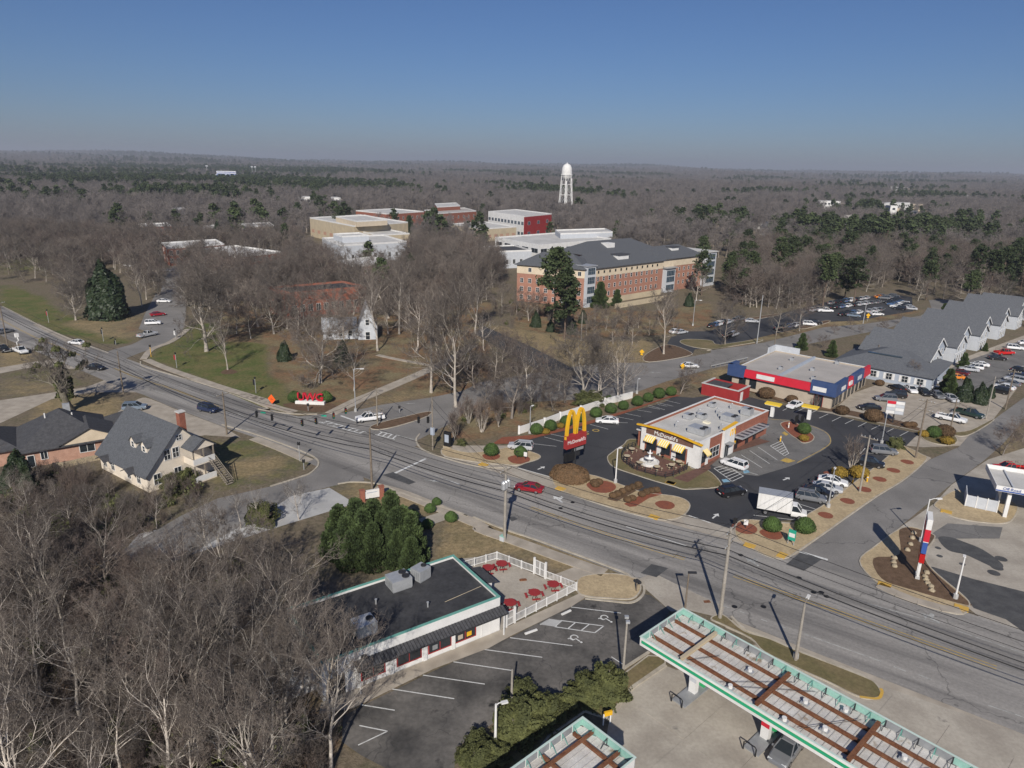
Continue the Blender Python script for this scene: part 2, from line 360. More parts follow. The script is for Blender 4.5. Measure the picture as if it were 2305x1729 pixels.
for _ in range(2):                              # feather the borders
    c = cover.copy(); c[1:-1, 1:-1] = (cover[1:-1, 1:-1]*2 + cover[:-2, 1:-1] + cover[2:, 1:-1] + cover[1:-1, :-2] + cover[1:-1, 2:]) / 6; cover = c
nx, ny = len(gx), len(gy); idx = np.arange(nx*ny).reshape(ny, nx)
gq = np.stack([idx[:-1, :-1], idx[:-1, 1:], idx[1:, 1:], idx[1:, :-1]], -1).reshape(-1, 4)
gme = npmesh('ground', np.stack([GX, GY, GZ], -1).reshape(-1, 3), gq, None)
at = gme.color_attributes.new('cover', 'FLOAT_COLOR', 'POINT'); at.data.foreach_set('color', cover.reshape(-1).astype(np.float32))
def ground_mat():
    m = bpy.data.materials.new('ground'); m.use_nodes = True; MATS['ground'] = m
    nt = m.node_tree; N = nt.nodes; L = nt.links; b = N['Principled BSDF']; b.inputs['Roughness'].default_value = .95; b.inputs['Specular IOR Level'].default_value = .1
    geo = N.new('ShaderNodeNewGeometry'); A = N.new('ShaderNodeAttribute'); A.attribute_name = 'cover'; sep = N.new('ShaderNodeSeparateColor'); L.new(A.outputs['Color'], sep.inputs[0])
    def noise(s, d=5):
        n = N.new('ShaderNodeTexNoise'); n.inputs['Scale'].default_value = s; n.inputs['Detail'].default_value = d; n.inputs['Roughness'].default_value = .65; L.new(geo.outputs['Position'], n.inputs['Vector']); return n.outputs['Fac']
    def rng(f, a, c):
        r = N.new('ShaderNodeMapRange'); r.inputs[1].default_value = a; r.inputs[2].default_value = c; L.new(f, r.inputs[0]); return r.outputs[0]
    def mx(f, a, c, mode='MIX'):
        x = N.new('ShaderNodeMix'); x.data_type = 'RGBA'; x.blend_type = mode
        for s, v in ((x.inputs[0], f), (x.inputs[6], a), (x.inputs[7], c)):
            if isinstance(v, bpy.types.NodeSocket): L.new(v, s)
            elif isinstance(v, tuple): s.default_value = (*v, 1)
            else: s.default_value = v
        return x.outputs[2]
    def mask(ch):                               # cover amount roughened by noise
        a = N.new('ShaderNodeMath'); a.operation = 'MULTIPLY_ADD'; L.new(noise(.5), a.inputs[0]); a.inputs[1].default_value = 1.1; L.new(sep.outputs[ch], a.inputs[2])
        return rng(a.outputs[0], .72, 1.12)
    base = mx(rng(noise(.11), .35, .65), (.17, .135, .1), (.125, .115, .07)); base = mx(rng(noise(.9), .4, .7), base, (.2, .16, .115))
    green = mx(rng(noise(.16), .35, .62), (.09, .12, .036), (.165, .145, .065)); leaf = mx(rng(noise(.35), .35, .65), (.24, .135, .078), (.175, .13, .075)); leaf = mx(rng(noise(.1, 8), .44, .6), leaf, (.215, .18, .105)); leaf = mx(rng(noise(.23, 8), .52, .68), leaf, (.105, .085, .055)); tan = mx(rng(noise(.3), .35, .65), (.31, .235, .135), (.21, .17, .095))
    cur = mx(mask(0), base, green); cur = mx(mask(1), cur, leaf); cur = mx(mask(2), cur, tan)
    cur = mx(1.0, cur, mx(rng(noise(1.7, 8), .3, .7), (.62, .62, .62), (1.3, 1.3, 1.3)), 'MULTIPLY')
    L.new(cur, b.inputs['Base Color'])
    bp = N.new('ShaderNodeBump'); bp.inputs['Strength'].default_value = .5; bp.inputs['Distance'].default_value = .2; L.new(noise(5), bp.inputs['Height']); L.new(bp.outputs[0], b.inputs['Normal'])
    return m
gme.materials.append(ground_mat()); ground = struct(put('ground', gme))

# ================================================================== roads
V2 = lambda *a: [Vector((a[i], a[i+1], 0)) for i in range(0, len(a), 2)]
ZR, ZM_ = .034, .046
far_edge = V2(-330,372, -176,238.5, -133.9,201.5, -83.5,163.8, -67.5,153.3, -53.3,141.2, -17.1,120.5, -11.8,116.0, 7.6,104.4, 17.6,97.0, 32.4,88.3, 47.5,78.6, 58.6,70.2, 110,34)
near_edge = V2(-338,363, -184,229.5, -141.8,192.5, -90.5,153.5, -81.3,147.4, -73.2,141, -56.4,129, -49,124.2, -34.6,114.7, -21.1,104.8, -6.9,94.9, -.6,90.6, 12.3,81.4, 32.7,65.6, 48.8,53.7, 92,22)
main_road = flat('main_road', far_edge + near_edge[::-1], ZR, 'road')
campus_drive = flat('campus_drive', ribbon(spline(G('A5', 900,760, 1060,700, 1250,640, 1380,540, 1420,400, 1440,200, 1460,30) + G('A1', 1230,700, 1000,660, 700,650)), 9), .022, 'side_road')
flat('campus_bays', G('A5', 1150,520, 1200,400, 1290,230, 1420,240, 1400,480, 1320,560), .018, 'side_road')
west_drive = flat('west_drive', spline(G('A5', -60,850, 330,785, 560,770, 640,700)) + spline(G('A5', 780,790, 600,850, 330,830, -60,900)), .018, 'walk')
west_lane = flat('west_lane', G('A5', -60,1120, 380,1055, 720,1000, 900,930, 1150,1045, 760,1045, 430,1100, -60,1330), .018, 'walk')
forelot = flat('concrete_forelot', spline(G('A5', 830,1310, 930,1270, 1000,1190, 1180,1090, 1330,1130)) + G('A5', 1420,1170, 1860,1335, 2000,1420, 1700,1400, 1500,1440, 1000,1400, 1180,1300), .02, 'walk')
south_street = flat('south_street', G('B2', 560,640, 790,740, 700,815, 400,905, -40,1005) + G('B1', 1500,1150, 900,1500) + G('B1', 1400,1560, 2212,1120) + G('B2', 560,990, 900,905, 1010,880, 1180,860, 1150,740), .026, 'side_road')
concrete_lot = flat('concrete_lot', G('B2', 890,915, 1105,1045, 860,1120, 500,1230) + G('B1', 1500,1500, 1000,1475, 1150,1300) + G('B2', 0,1130, 200,1080, 560,985), .02, 'pale_concrete')
east_street = flat('east_street', G('B4', 640,1000, 800,960, 960,845, 1100,745, 1300,605, 1480,495, 1620,375) + G('A8', 1750,1120, 1830,1030, 1990,930, 2212,770, 2600,560, 2600,700, 2212,930, 2060,1100) + G('B4', 1960,380, 1900,425, 1760,525, 1560,690, 1320,890, 1190,1000, 1330,1180), .024, 'side_road')
entry_road = flat('campus_entry_road', G('B2', 560,330, 820,305, 1030,290, 1300,230, 1740,165, 2000,110) + G('A7', 300,960, 900,860, 1300,800, 1690,800, 2080,742, 2212,716) + G('A8', 0,435, 370,382, 570,332, 800,272, 1080,250, 1480,192, 1560,140, 1540,80, 1700,75, 1740,140, 1600,185, 1180,295, 870,355, 430,442, 300,505, 0,565) + G('A7', 1840,955, 1480,1085, 1000,1110, 600,1130, 300,1130) + G('B2', 2000,290, 1900,380, 1700,480, 1610,525, 1640,560, 1400,640), .02, 'side_road')
hill_road = flat('hill_road', G('A7', 330,495, 740,675, 1075,850, 1100,930, 900,930, 250,560), .026, 'new_asphalt')
dorm_lot = flat('residence_hall_lot', G('A7', 1850,640, 1880,590, 2000,540) + G('A8', 0,300, 80,250, 230,215, 450,185, 720,120, 900,70, 1290,40, 1420,60, 1430,160, 1200,195, 1060,225, 820,235, 640,275, 480,312, 330,348, 100,400) + G('A7', 2080,690, 2050,745, 1960,700), .03, 'new_asphalt')
mcd_lot = flat('restaurant_lot', G('B3', 600,562, 690,522, 770,470, 730,430, 560,390, 760,315, 1000,245, 1250,172, 1500,112, 1830,20) + G('A7', 1900,1078, 2060,1090) + G('A8', 150,735, 500,822, 860,885, 1000,925, 1475,1025, 1440,1050, 1300,1190, 1110,1310, 960,1412) + G('B4', 1150,500, 960,660, 850,725, 800,745, 440,760, 400,800, 120,716) + G('B3', 2020,960, 1600,760, 1200,620, 890,640), .03, 'new_asphalt')
drive_apron = flat('concrete_apron', G('B3', 560,545, 610,565, 890,642, 940,745, 700,690, 520,580), .042, 'concrete')
drive_apron2 = flat('concrete_apron', G('B3', 1960,985, 2025,958) + G('B4', 400,800, 440,800, 440,870, 330,850, 130,790), .042, 'concrete')
thru_lane = flat('drive_through_lane', spline(G('A8', 250,850, 420,915, 560,928, 700,962, 810,1008, 850,1065, 820,1122, 620,1232, 330,1325)) + G('A8', 240,1312, 130,1290, 10,1250, -30,1160, 330,1080, 400,960), .04, 'lot_grey')
retail_lot = flat('retail_lot', G('A8', 430,840, 850,870, 1000,740, 1170,680, 1240,640, 1330,640, 1700,520, 2212,330, 2400,260, 2500,420, 2212,640, 1990,930, 1830,1030, 1760,1110, 1500,1120) + G('B4', 1440,280) + G('A8', 1480,1010, 1000,910), .02, 'walk')
townhouse_lot = flat('townhouse_lot', G('A8', 1640,600, 1750,530, 2212,370, 2500,250, 2600,420, 2212,600, 2000,700, 1960,760, 1640,700), .028, 'lot_grey')
east_station_lot = flat('east_station_lot', G('B4', 1430,800, 1660,640, 1760,530, 1900,430, 1990,370, 2212,300, 2500,300, 2500,1330) + G('B8', 2212,520, 1990,425, 1870,330) + G('B4', 1850,1220, 1640,1040), .028, 'concrete')
east_station_asphalt = flat('east_station_asphalt', G('B4', 1600,1030, 1650,1035, 1900,1110, 2300,1210, 2300,1500, 2100,1360, 1900,1290, 1860,1230), .036, 'patch_asphalt')
east_asphalt2 = flat('east_station_asphalt', G('B4', 1640,830, 1740,765, 2080,790, 2060,860, 1700,860, 1660,860), .036, 'lot_grey')
east_stain = flat('oil_stain', smooth_poly(G('B4', 1680,855, 1750,850, 1840,880, 1960,930, 2080,1020, 2050,1050, 1960,1010, 1850,960, 1740,930)), .042, 'patch_asphalt')
rest_lot = flat('near_restaurant_lot', G('B7', 800,178, 1180,213, 1290,140, 1345,150, 1500,275, 1330,625, 1050,805) + G('B6', 1700,1000, 1280,1180, 1050,1330, 1030,1463, 1000,1800, 800,1800, 600,1463, 450,1385, 330,1300, 340,1140, 450,1080, 900,860, 1400,640), .028, 'old_asphalt')
near_apron = flat('concrete_apron', G('B7', 1230,20, 1285,85, 1345,135, 1500,275) + G('B8', 30,350, 130,340, 340,390, 360,320, 250,270, 40,170, -80,110), .044, 'concrete')
forecourt = flat('forecourt', G('B7', 1560,770, 1470,735, 1180,935, 1060,1090, 1000,1190, 980,1300, 1100,1480) + G('B6', 1500,1900) + V2(60,10) + G('B8', 2300,1180, 2212,1110, 1350,815, 1330,880, 1200,890, 850,640) + G('B7', 2212,560), .03, 'concrete')

flat('frontage', G('B3', 0,380, 560,380, 900,560, 1200,600, 2100,850) + G('B4', 420,740, 800,760, 1450,280, 1640,360, 760,1010, 400,930) + G('B3', 1500,960, 900,760, 300,570, 0,500), .012, 'walk')
flat('gutter', ribbon(V2(26,70.2, 33,64.6, 49,52.8, 92,21), 3.2), .016, 'walk')
# forecourt slabs with open joints
def slabs(parent, poly, org, ang, size, z0, z1, mat, gap=.03, lim=260):
    me = MB().box(gap/2, size-gap/2, gap/2, size-gap/2, z0, z1).mesh('slab', mat); c, s = math.cos(ang), math.sin(ang); n = 0
    for i in range(-14, 15):
        for j in range(-14, 15):
            cs = [(org[0] + (i+a)*size*c - (j+b)*size*s, org[1] + (i+a)*size*s + (j+b)*size*c) for a, b in ((0,0),(1,0),(1,1),(0,1))]
            if all(inpoly(np.array([x]), np.array([y]), poly)[0] for x, y in cs) and -40 < cs[0][0] < 75 and cs[0][1] > 28 and n < lim:
                put('slab', me, parent, (cs[0][0], cs[0][1], 0), ang); n += 1
fc_poly = [(v.co.x, v.co.y) for v in forecourt.data.vertices]
slabs(forecourt, fc_poly, P('B7', 1880, 1120)[:2], R(-47.6), 5.2, .031, .06, 'concrete')
es_poly = [(v.co.x, v.co.y) for v in east_station_lot.data.vertices]

# ------------------------------------------------------------------ sidewalks of single slabs
def sidewalk(pts, w=1.6, L=2.0, z=.11, mat='walk', name='sidewalk', kerbside=True):
    pts = spline(pts, 5); base = struct(flat(name, ribbon(pts, w + .02), z - .035, mat)); acc = 0; d = []
    for a, b in zip(pts, pts[1:]): d.append((b - a).length)
    tot = sum(d); n = max(2, int(tot / L)); me = MB().box(-tot/n/2 + .012, tot/n/2 - .012, -w/2, w/2, 0, z).mesh('slab', mat)
    for i in range(n):
        t = (i + .5) * tot / n; k = 0
        while k < len(d) - 1 and t > d[k]: t -= d[k]; k += 1
        p = pts[k].lerp(pts[k+1], t / max(d[k], 1e-6)); q = pts[k+1] - pts[k]
        put('slab', me, base, (p.x, p.y, .002 * (i % 2)), math.atan2(q.y, q.x))
    return base
sidewalk(G('A5', 1215,775, 1400,852, 1800,990, 2212,1118) + G('A6', 180,1070, 420,1160, 600,1210), 1.9)
sidewalk(G('A5', 1190,770, 1260,690, 1430,620, 1560,520), 1.7)
sidewalk(G('A6', 905,1222, 1130,1110, 1310,1035, 1680,875, 1915,760, 2080,655), 3.0, 2.6)
sidewalk(G('A6', 1290,735, 1420,765, 1720,822), 1.5)
sidewalk(G('B2', 260,505, 480,590, 720,695), 1.8)
sidewalk(G('B2', 1290,905, 1500,965, 1800,1085, 2130,1225) + G('B3', 300,1075, 600,1180, 1000,1325, 1330,1440), 2.0)
sidewalk(G('B4', 1310,1148, 1500,1232, 1700,1290, 1820,1310), 1.4, z=.16)
sidewalk(G('A5', 300,480, 480,575, 720,690), 1.5)
# kerb lines along the main road
def kerbline(pts, name='kerb_line', mat='kerb'):
    pts = spline(pts, 5); o = ribbon(pts, .3); m = MB(); m.prism(o, 0, .14); return struct(m.build(name, mat))
kerbline(G('A5', 1165,790, 1190,830, 1400,893, 1800,1012, 2212,1172) + G('B2', 300,262, 480,292, 620,305, 790,305), 'kerb_line')
kerbline(V2(-176.3,238.9, -134.2,201.9, -108,181.5))
kerbline(G('B2', 1640,470, 1610,520, 1650,590, 1760,640) + G('B3', 180,535, 400,565, 560,560))
kerbline(G('B2', 0,392, 270,470, 600,590, 760,660, 800,720, 740,790, 640,830, 400,905))
kerbline(G('B2', 960,885, 1100,868, 1310,888, 1500,965, 2000,1138) + G('B3', 160,960))
kerbline(G('B3', 240,975, 500,1078, 800,1178, 1300,1362, 1500,1440) + G('B7', 1180,0, 1262,30, 1290,100, 1270,160, 1180,212, 1000,198, 800,178))
kerbline(G('B8', 400,380, 480,455, 640,520, 850,610, 1100,700, 1240,760))
kerbline(G('B7', 1330,622, 1050,803)); kerbline(G('B7', 1470,733, 1180,933, 1065,1085, 1000,1188))

# ------------------------------------------------------------------ kerbed islands
median = island('median', G('B2', 1225,415, 1300,380, 1500,330, 1700,285, 1740,300, 1640,350, 1400,420, 1270,435), 'mulch')
isl_west = island('corner_bed', G('B3', 0,400, 200,440, 420,420, 560,395, 740,440, 800,470, 780,497, 690,525, 600,548, 480,540, 300,525, 0,470), 'tan_grass')
isl_mid = island('front_bed', G('B3', 890,645, 950,620, 1200,622, 1450,700, 1650,770, 1900,800, 2015,840, 2040,900, 1960,980, 1790,1000, 1500,935, 1150,825, 940,742), 'tan_grass')
isl_patio = island('patio_bed', G('B3', 1350,485, 1390,440, 1480,380, 1600,330) + G('B3', 2212,470) + G('B4', 150,420, 260,440, 335,510, 330,540, 240,552, 130,550) + G('B3', 2212,735, 2000,748, 1900,722, 1750,680, 1600,632, 1400,560), 'dry_grass')
isl_strip = island('street_verge', G('B4', 430,850, 425,780, 470,745, 580,748, 790,765, 880,705, 990,640, 1170,505, 1330,385, 1440,290, 1500,300, 1580,340, 1612,372, 1480,492, 1300,602, 1100,742, 960,842, 800,950, 740,985, 650,980, 520,920), 'tan_grass')
isl_thru = island('drive_through_bed', G('A8', 488,958, 560,938, 640,970, 705,1020, 732,1052, 710,1082, 650,1092, 600,1060, 550,1025), 'red_mulch')
isl_sign = island('sign_bed', G('B4', 1190,1000, 1290,905, 1430,805, 1520,790, 1640,830, 1662,862, 1605,950, 1640,1045, 1850,1225, 1872,1290, 1800,1332, 1500,1245, 1300,1135), 'tan_grass')
flat('mulch_bed', smooth_poly(G('B4', 1280,985, 1440,960, 1440,810, 1520,797, 1640,835, 1650,865, 1595,950, 1635,1050, 1840,1230, 1860,1275, 1500,1175, 1330,1110)), .12, 'mulch')
isl_encl = island('enclosure_bed', G('B4', 1660,640, 1790,560, 1900,600, 2100,620, 2170,655, 2168,705, 2110,765, 1950,762, 1780,730, 1680,680), 'tan_grass')
isl_corner = island('corner_planter', G('A8', 1480,1020, 1560,1000, 1700,1030, 1745,1075, 1700,1105, 1600,1100, 1500,1065), 'dry_grass')
isl_corner2 = island('retail_corner_planter', G('A8', 1700,1020, 1830,1000, 1985,925, 1990,940, 1850,1025, 1760,1045), 'dry_grass')
flat('retail_bed', G('A8', 150,690, 500,800, 850,870, 1000,900, 1470,1005, 1480,990, 1350,940, 1000,865, 870,850, 500,780, 160,670), .1, 'mulch')
isl_end = island('planted_strip', G('B8', 270,395, 350,370, 480,470, 640,520, 860,612, 1200,745, 1290,790, 1330,850, 1310,888, 1200,885, 1000,790, 800,700, 600,600, 520,520, 360,440), 'dry_grass')
flat('yellow_kerb', ribbon(spline(G('B8', 1325,830, 1332,855, 1305,892, 1195,882)), .3), .145, 'yellow_pad', 'structure')
isl_tan = island('lot_corner_bed', G('B7', 730,110, 760,0, 1000,-30, 1200,0, 1262,60, 1255,130, 1180,185, 1000,180, 800,160), 'tan_grass')
isl_hedge = island('hedge_bed', G('B7', 1470,660, 1320,650, 1080,830, 880,1000) + G('B6', 1650,1090, 1300,1250, 1100,1400, 1080,1600, 1500,1430) + G('B7', 500,1330, 800,1120, 980,1180, 1060,1080, 1190,915, 1470,720), 'dry_grass', sm=False)
isl_dorm = island('lot_bed', G('A7', 1955,630, 2010,605, 2212,615) + G('A8', 60,395, 330,360, 340,375, 0,432) + G('A7', 2212,690, 2060,670), 'dry_grass')
isl_dorm2 = island('lot_bed', G('A7', 1660,740, 1850,650, 2050,715, 2000,750, 1700,795), 'mulch')
for a in ((640,265,820,225,830,240,660,285), (230,215,470,178,480,188,240,230)): island('lot_bed', G('A8', *a), 'mulch')
walk_front = flat('building_walk', G('B7', 800,172, 690,245, 180,492, 0,592) + G('B6', 900,850, 400,1095, 190,1130, 200,1060) + G('B6', 1310,610, 1830,370), .09, 'walk')
patio = flat('patio', G('B6', 1000,170, 1290,140, 1560,275, 1790,355, 1400,555, 1310,610, 1310,420), .075, 'concrete')
flat('patio_walk', G('B6', 1590,285, 1700,330, 1960,230, 1840,190), .075, 'walk')
flat('garden_walk', G('B2', 1560,1200, 1900,1090, 2010,1130, 1640,1260, 1560,1330), .075, 'concrete')
# patches, manholes, drains
for a in (('B2', 1330,810, 1420,785, 1610,870, 1550,890), ('B3', 1630,1440, 1720,1365, 1860,1400, 1760,1475), ('B3', 530,975, 580,970, 612,992, 560,1012), ('B4', 740,1020, 830,945, 960,990, 850,1060)):
    flat('asphalt_patch', G(a[0], *a[1:]), ZM_, 'patch_asphalt', None, main_road)
for k, x, y in (('B4',820,1103),('B4',910,1193),('B4',958,1193),('B4',990,1218),('B8',600,320),('B3',1065,853),('B3',965,902),('B7',2040,245),('B4',460,962)):
    p = P(k, x, y); flat('manhole_cover', [(p.x + .35*math.cos(t), p.y + .35*math.sin(t)) for t in np.arange(0, 6.28, .52)], ZM_ + .006, 'black', None, main_road)
for k, x, y in (('B4',1680,918),('B4',1760,918),('B4',1830,1018),('B4',1690,968),('B4',2070,985),('B4',2025,1072),('B4',2045,1040),('B4',1895,930),('B4',1790,885)):
    p = P(k, x, y); r = .75 if x > 2000 else .4; flat('tank_cover', [(p.x + r*math.cos(t), p.y + r*math.sin(t)) for t in np.arange(0, 6.28, .4)], .05, 'patch_asphalt', None, east_station_lot)
flat('drain_grate', G('B7', 1780,195, 1830,190, 1845,212, 1790,215), .06, 'rust', None, near_apron)
# ------------------------------------------------------------------ painted markings
def marks(name, k, segs, w, mat, parent, z=ZM_ + .006):
    for s in segs: flat(name, ribbon(G(k, *s), w), z, mat, None, parent)
def dashes(name, a, b, ln, gap, w, mat, parent, z=ZM_ + .006):
    a, b = Vector(a), Vector(b); d = (b - a).normalized(); t = 0; T = (b - a).length
    while t < T: flat(name, ribbon([a + d*t, a + d*min(T, t+ln)], w), z, mat, None, parent); t += ln + gap
def off(p, q, t, u): p, q = Vector(p), Vector(q); return p.lerp(q, t) , u
fe, ne = spline(far_edge, 4), spline(near_edge, 4)
def between(x, f):                            # point across the road at fraction f, by x on the far edge
    i = min(range(len(far_edge) - 1), key=lambda i: abs((far_edge[i].x + far_edge[i+1].x)/2 - x))
    d = (far_edge[i+1] - far_edge[i]).normalized(); nrm = Vector((d.y, -d.x, 0))
    nrm = nrm if nrm.y < 0 else -nrm; f0 = far_edge[i] + d * ((x - far_edge[i].x) / d.x); f0 = Vector((f0.x, f0.y, 0))
    best = min(ne, key=lambda q: abs((Vector((q.x, q.y, 0)) - f0).dot(d))); wdt = (Vector((best.x, best.y, 0)) - f0).dot(nrm)
    return f0 + nrm * wdt * f
for f in (.485, .515):                        # double yellow, worn
    for x0, x1 in ((-170,-110), (-95,-58), (8,28), (34,58)): 
        flat('centre_line', ribbon([between(x, f) for x in np.linspace(x0, x1, 6)], .12), ZM_ + .004, 'yellow_line', None, main_road)
for f in (.26, .75):
    for x in np.arange(-165, -60, 9): flat('lane_line', ribbon([between(x, f), between(x + 3, f)], .13), ZM_ + .004, 'worn_line', None, main_road)
marks('lane_line', 'B3', [(780,820,975,890),(1510,1055,2010,1215),(0,655,125,705)], .15, 'white_line', main_road)
marks('lane_line', 'B2', [(1550,730,1970,885),(130,300,380,420)], .14, 'worn_line', main_road)
marks('lane_line', 'B8', [(350,315,390,328),(455,350,495,364),(585,398,625,412),(715,444,755,458),(850,488,1330,660),(1405,690,1480,720),(1245,300,1690,425),(1800,470,2212,610),(1560,740,1640,775),(1990,930,2212,1005)], .14, 'worn_line', main_road)
marks('stop_line', 'B2', [(1435,795,1690,675),(985,318,1115,365)], .5, 'white_line', main_road)
marks('stop_line', 'B4', [(822,940,998,992)], .45, 'white_line', main_road)
# ladder crossings
def ladder(k, a, b, c, d, n):                 # rails a->b and c->d with rungs
    A, B, C, D = P(k, *a), P(k, *b), P(k, *c), P(k, *d)
    for p, q in ((A, B), (C, D)): flat('crosswalk_rail', ribbon([p, q], .22), ZM_ + .006, 'white_line', None, main_road)
    for i in range(n): t = (i + .5) / n; flat('crosswalk_rung', ribbon([A.lerp(B, t), C.lerp(D, t)], .32), ZM_ + .012, 'white_line', None, main_road)
ladder('B2', (860,362), (1200,455), (800,372), (1160,470), 8); ladder('B2', (1310,450), (1470,485), (1270,475), (1435,515), 4)
marks('crosswalk_rail', 'B2', [(200,380,330,360),(150,425,290,440),(610,325,840,370),(690,340,745,332),(1470,485,1610,520)], .2, 'worn_line', main_road)
def arrow(k, x, y, x2, y2, s=1.0, mat='worn_line', parent=None, turn=0, z=ZM_ + .008):
    p, q = P(k, x, y), P(k, x2, y2); d = (q - p).normalized(); n = Vector((-d.y, d.x, 0)); L = (q - p).length
    w = .12 * s; h = .45 * s
    pts = [p + n*w, p + d*(L*.6) + n*w, p + d*(L*.6) + n*h, q, p + d*(L*.6) - n*h, p + d*(L*.6) - n*w, p - n*w]
    flat('painted_arrow', pts, z, mat, None, parent or main_road)
    if turn: flat('painted_arrow', [p + d*L*.35 + n*turn*w, p + d*L*.5 + n*turn*(w + .7*s), p + d*L*.75 + n*turn*(w + .75*s), p + d*L*.6 + n*turn*(w + .1)], z + .002, mat, None, parent or main_road)
arrow('B3', 980,855, 905,800, 1.3, 'white_line', None, -1); arrow('B4', 570,1030, 490,978, 1.3, 'worn_line', None, -1); arrow('B8', 1690,420, 1570,360, 1.3, 'worn_line', None, -1)
arrow('B2', 1675,850, 1800,865, 1.0, 'worn_line'); arrow('B2', 1600,215, 1520,218, .9, 'worn_line', entry_road); arrow('A7', 1800,880, 1700,880, .9, 'worn_line', entry_road)
arrow('B3', 775,580, 835,555, 1.1, 'white_line', mcd_lot, 0, .04); arrow('B4', 285,735, 322,705, 1.1, 'white_line', mcd_lot, 0, .04); arrow('B4', 722,498, 762,482, 1.1, 'white_line', mcd_lot, 0, .04)
marks('stop_line', 'B3', [(2030,962,2212,1025),(612,566,880,642)], .2, 'white_line', mcd_lot, .05)
# restaurant lot stalls
marks('parking_line', 'B3', [(1500,113,1630,140),(1415,138,1570,168),(1430,190,1522,192),(1250,172,1450,210),(1210,205,1360,245),(1075,222,1200,268),(880,285,1000,310),(830,310,985,350),(730,365,930,388),(1600,85,1720,105),(1690,60,1790,80),(1770,40,1850,55)], .11, 'white_line', mcd_lot, .04)
marks('parking_line', 'A7', [(1760,1130,1900,1160),(1830,1110,1960,1140),(1690,1150,1830,1190)], .11, 'white_line', mcd_lot, .04)
marks('parking_line', 'A8', [(590,875,660,845),(680,890,745,862),(765,915,830,885),(855,937,920,905),(947,955,1010,925),(1040,975,1100,945),(1133,995,1195,965),(1240,1015,1290,988),(1335,1040,1395,1008),(1280,1045,1370,1065),(508,862,560,835)], .11, 'white_line', mcd_lot, .04)
marks('parking_line', 'B4', [(540,715,800,745),(775,630,960,690),(720,660,905,690),(1190,345,1230,300),(1250,330,1400,350),(1225,370,1370,398),(1240,430,1300,440)], .12, 'white_line', mcd_lot, .04)
marks('parking_line', 'A8', [(215,1175,360,1265),(275,1145,415,1238),(335,1120,470,1212),(240,1290,330,1315)], .11, 'white_line', thru_lane, .05)
for q in ((22,1270,150,1362,230,1325,110,1245), (420,1112,520,1182,550,1165,500,1075)):
    pts = G('A8', *q)
    for a, b in zip(pts, pts[1:] + pts[:1]): flat('hatched_bay', ribbon([a, b], .13), .05, 'white_line', None, thru_lane)
    for i in range(1, 6): flat('hatched_bay', ribbon([pts[0].lerp(pts[1], i/6), pts[3].lerp(pts[2], i/6)], .13), .052, 'white_line', None, thru_lane)
flat('accessible_bay', G('A8', 75,1350, 110,1345, 140,1365, 90,1370), .05, 'blue_paint', None, thru_lane); flat('accessible_bay', G('A8', 225,1290, 260,1282, 278,1300, 235,1306), .05, 'blue_paint', None, thru_lane)
flat('lane_edge', ribbon(spline(G('A8', 420,922, 560,935, 700,968, 806,1012, 845,1065, 815,1118, 610,1230)), .14), .05, 'yellow_line', None, thru_lane)
for q in ((490,1215,530,1195,600,1218,545,1232), (500,1020,520,1010,550,1030,530,1040)): flat('painted_word', G('A8', *q), .05, 'yellow_line', None, thru_lane)
for k, x, y in (('B3',1258,255),('B3',1170,282)):
    p = P(k, x, y)
    for r0, r1, mt in ((.75, .5, 'yellow_line'),): 
        for t in np.arange(0, 6.28, .63): flat('painted_emblem', [(p.x + r*math.cos(t+dt), p.y + r*math.sin(t+dt)) for r, dt in ((r0,0),(r0,.63),(r1,.63),(r1,0))], .04, mt, None, mcd_lot)
# near restaurant stalls
marks('parking_line', 'B6', [(1757,462,2068,500),(1377,653,1765,703),(1205,725,1578,775),(1025,803,1395,858),(835,886,1220,942),(640,972,1030,1033),(435,1068,660,1105),(440,1200,615,1235),(615,1235,432,1322),(2008,772,2105,835),(1728,942,1805,1002),(1565,572,1700,545),(1660,560,1665,585)], .12, 'white_line', rest_lot, .04)
bay = G('B6', 1655,585, 1700,547, 1960,580, 1905,622)
for a, b in zip(bay, bay[1:] + bay[:1]): flat('hatched_bay', ribbon([a, b], .13), .042, 'white_line', None, rest_lot)
for t in (.33, .66): flat('hatched_bay', ribbon([bay[1].lerp(bay[2], t), bay[0].lerp(bay[3], t)], .13), .044, 'white_line', None, rest_lot)
flat('ramp_pad', G('B6', 1560,570, 1620,535, 1700,547, 1655,585), .05, 'pale_concrete', None, rest_lot)
def wheelchair(k, x, y, parent, ang, s=.55):
    p = P(k, x, y); c, n = math.cos(ang), math.sin(ang)
    W_ = lambda a, b: Vector((p.x + (a*c - b*n)*s, p.y + (a*n + b*c)*s, 0))
    arc = [W_(.75*math.cos(t), -.4 + .75*math.sin(t)) for t in np.arange(2.4, 7.0, .38)]
    flat('accessible_symbol', ribbon(arc, .16*s*1.6), .045, 'white_line', None, parent); flat('accessible_symbol', ribbon([W_(-.15,1.2), W_(0,.1), W_(.75,.1), W_(1.05,-.8), W_(1.4,-.7)], .2*s*1.4), .047, 'white_line', None, parent)
    flat('accessible_symbol', [W_(-.2 + .26*math.cos(t), 1.55 + .26*math.sin(t)) for t in np.arange(0, 6.28, .7)], .049, 'white_line', None, parent)
wheelchair('B6', 1972, 533, rest_lot, R(215)); wheelchair('B6', 1785, 658, rest_lot, R(215))
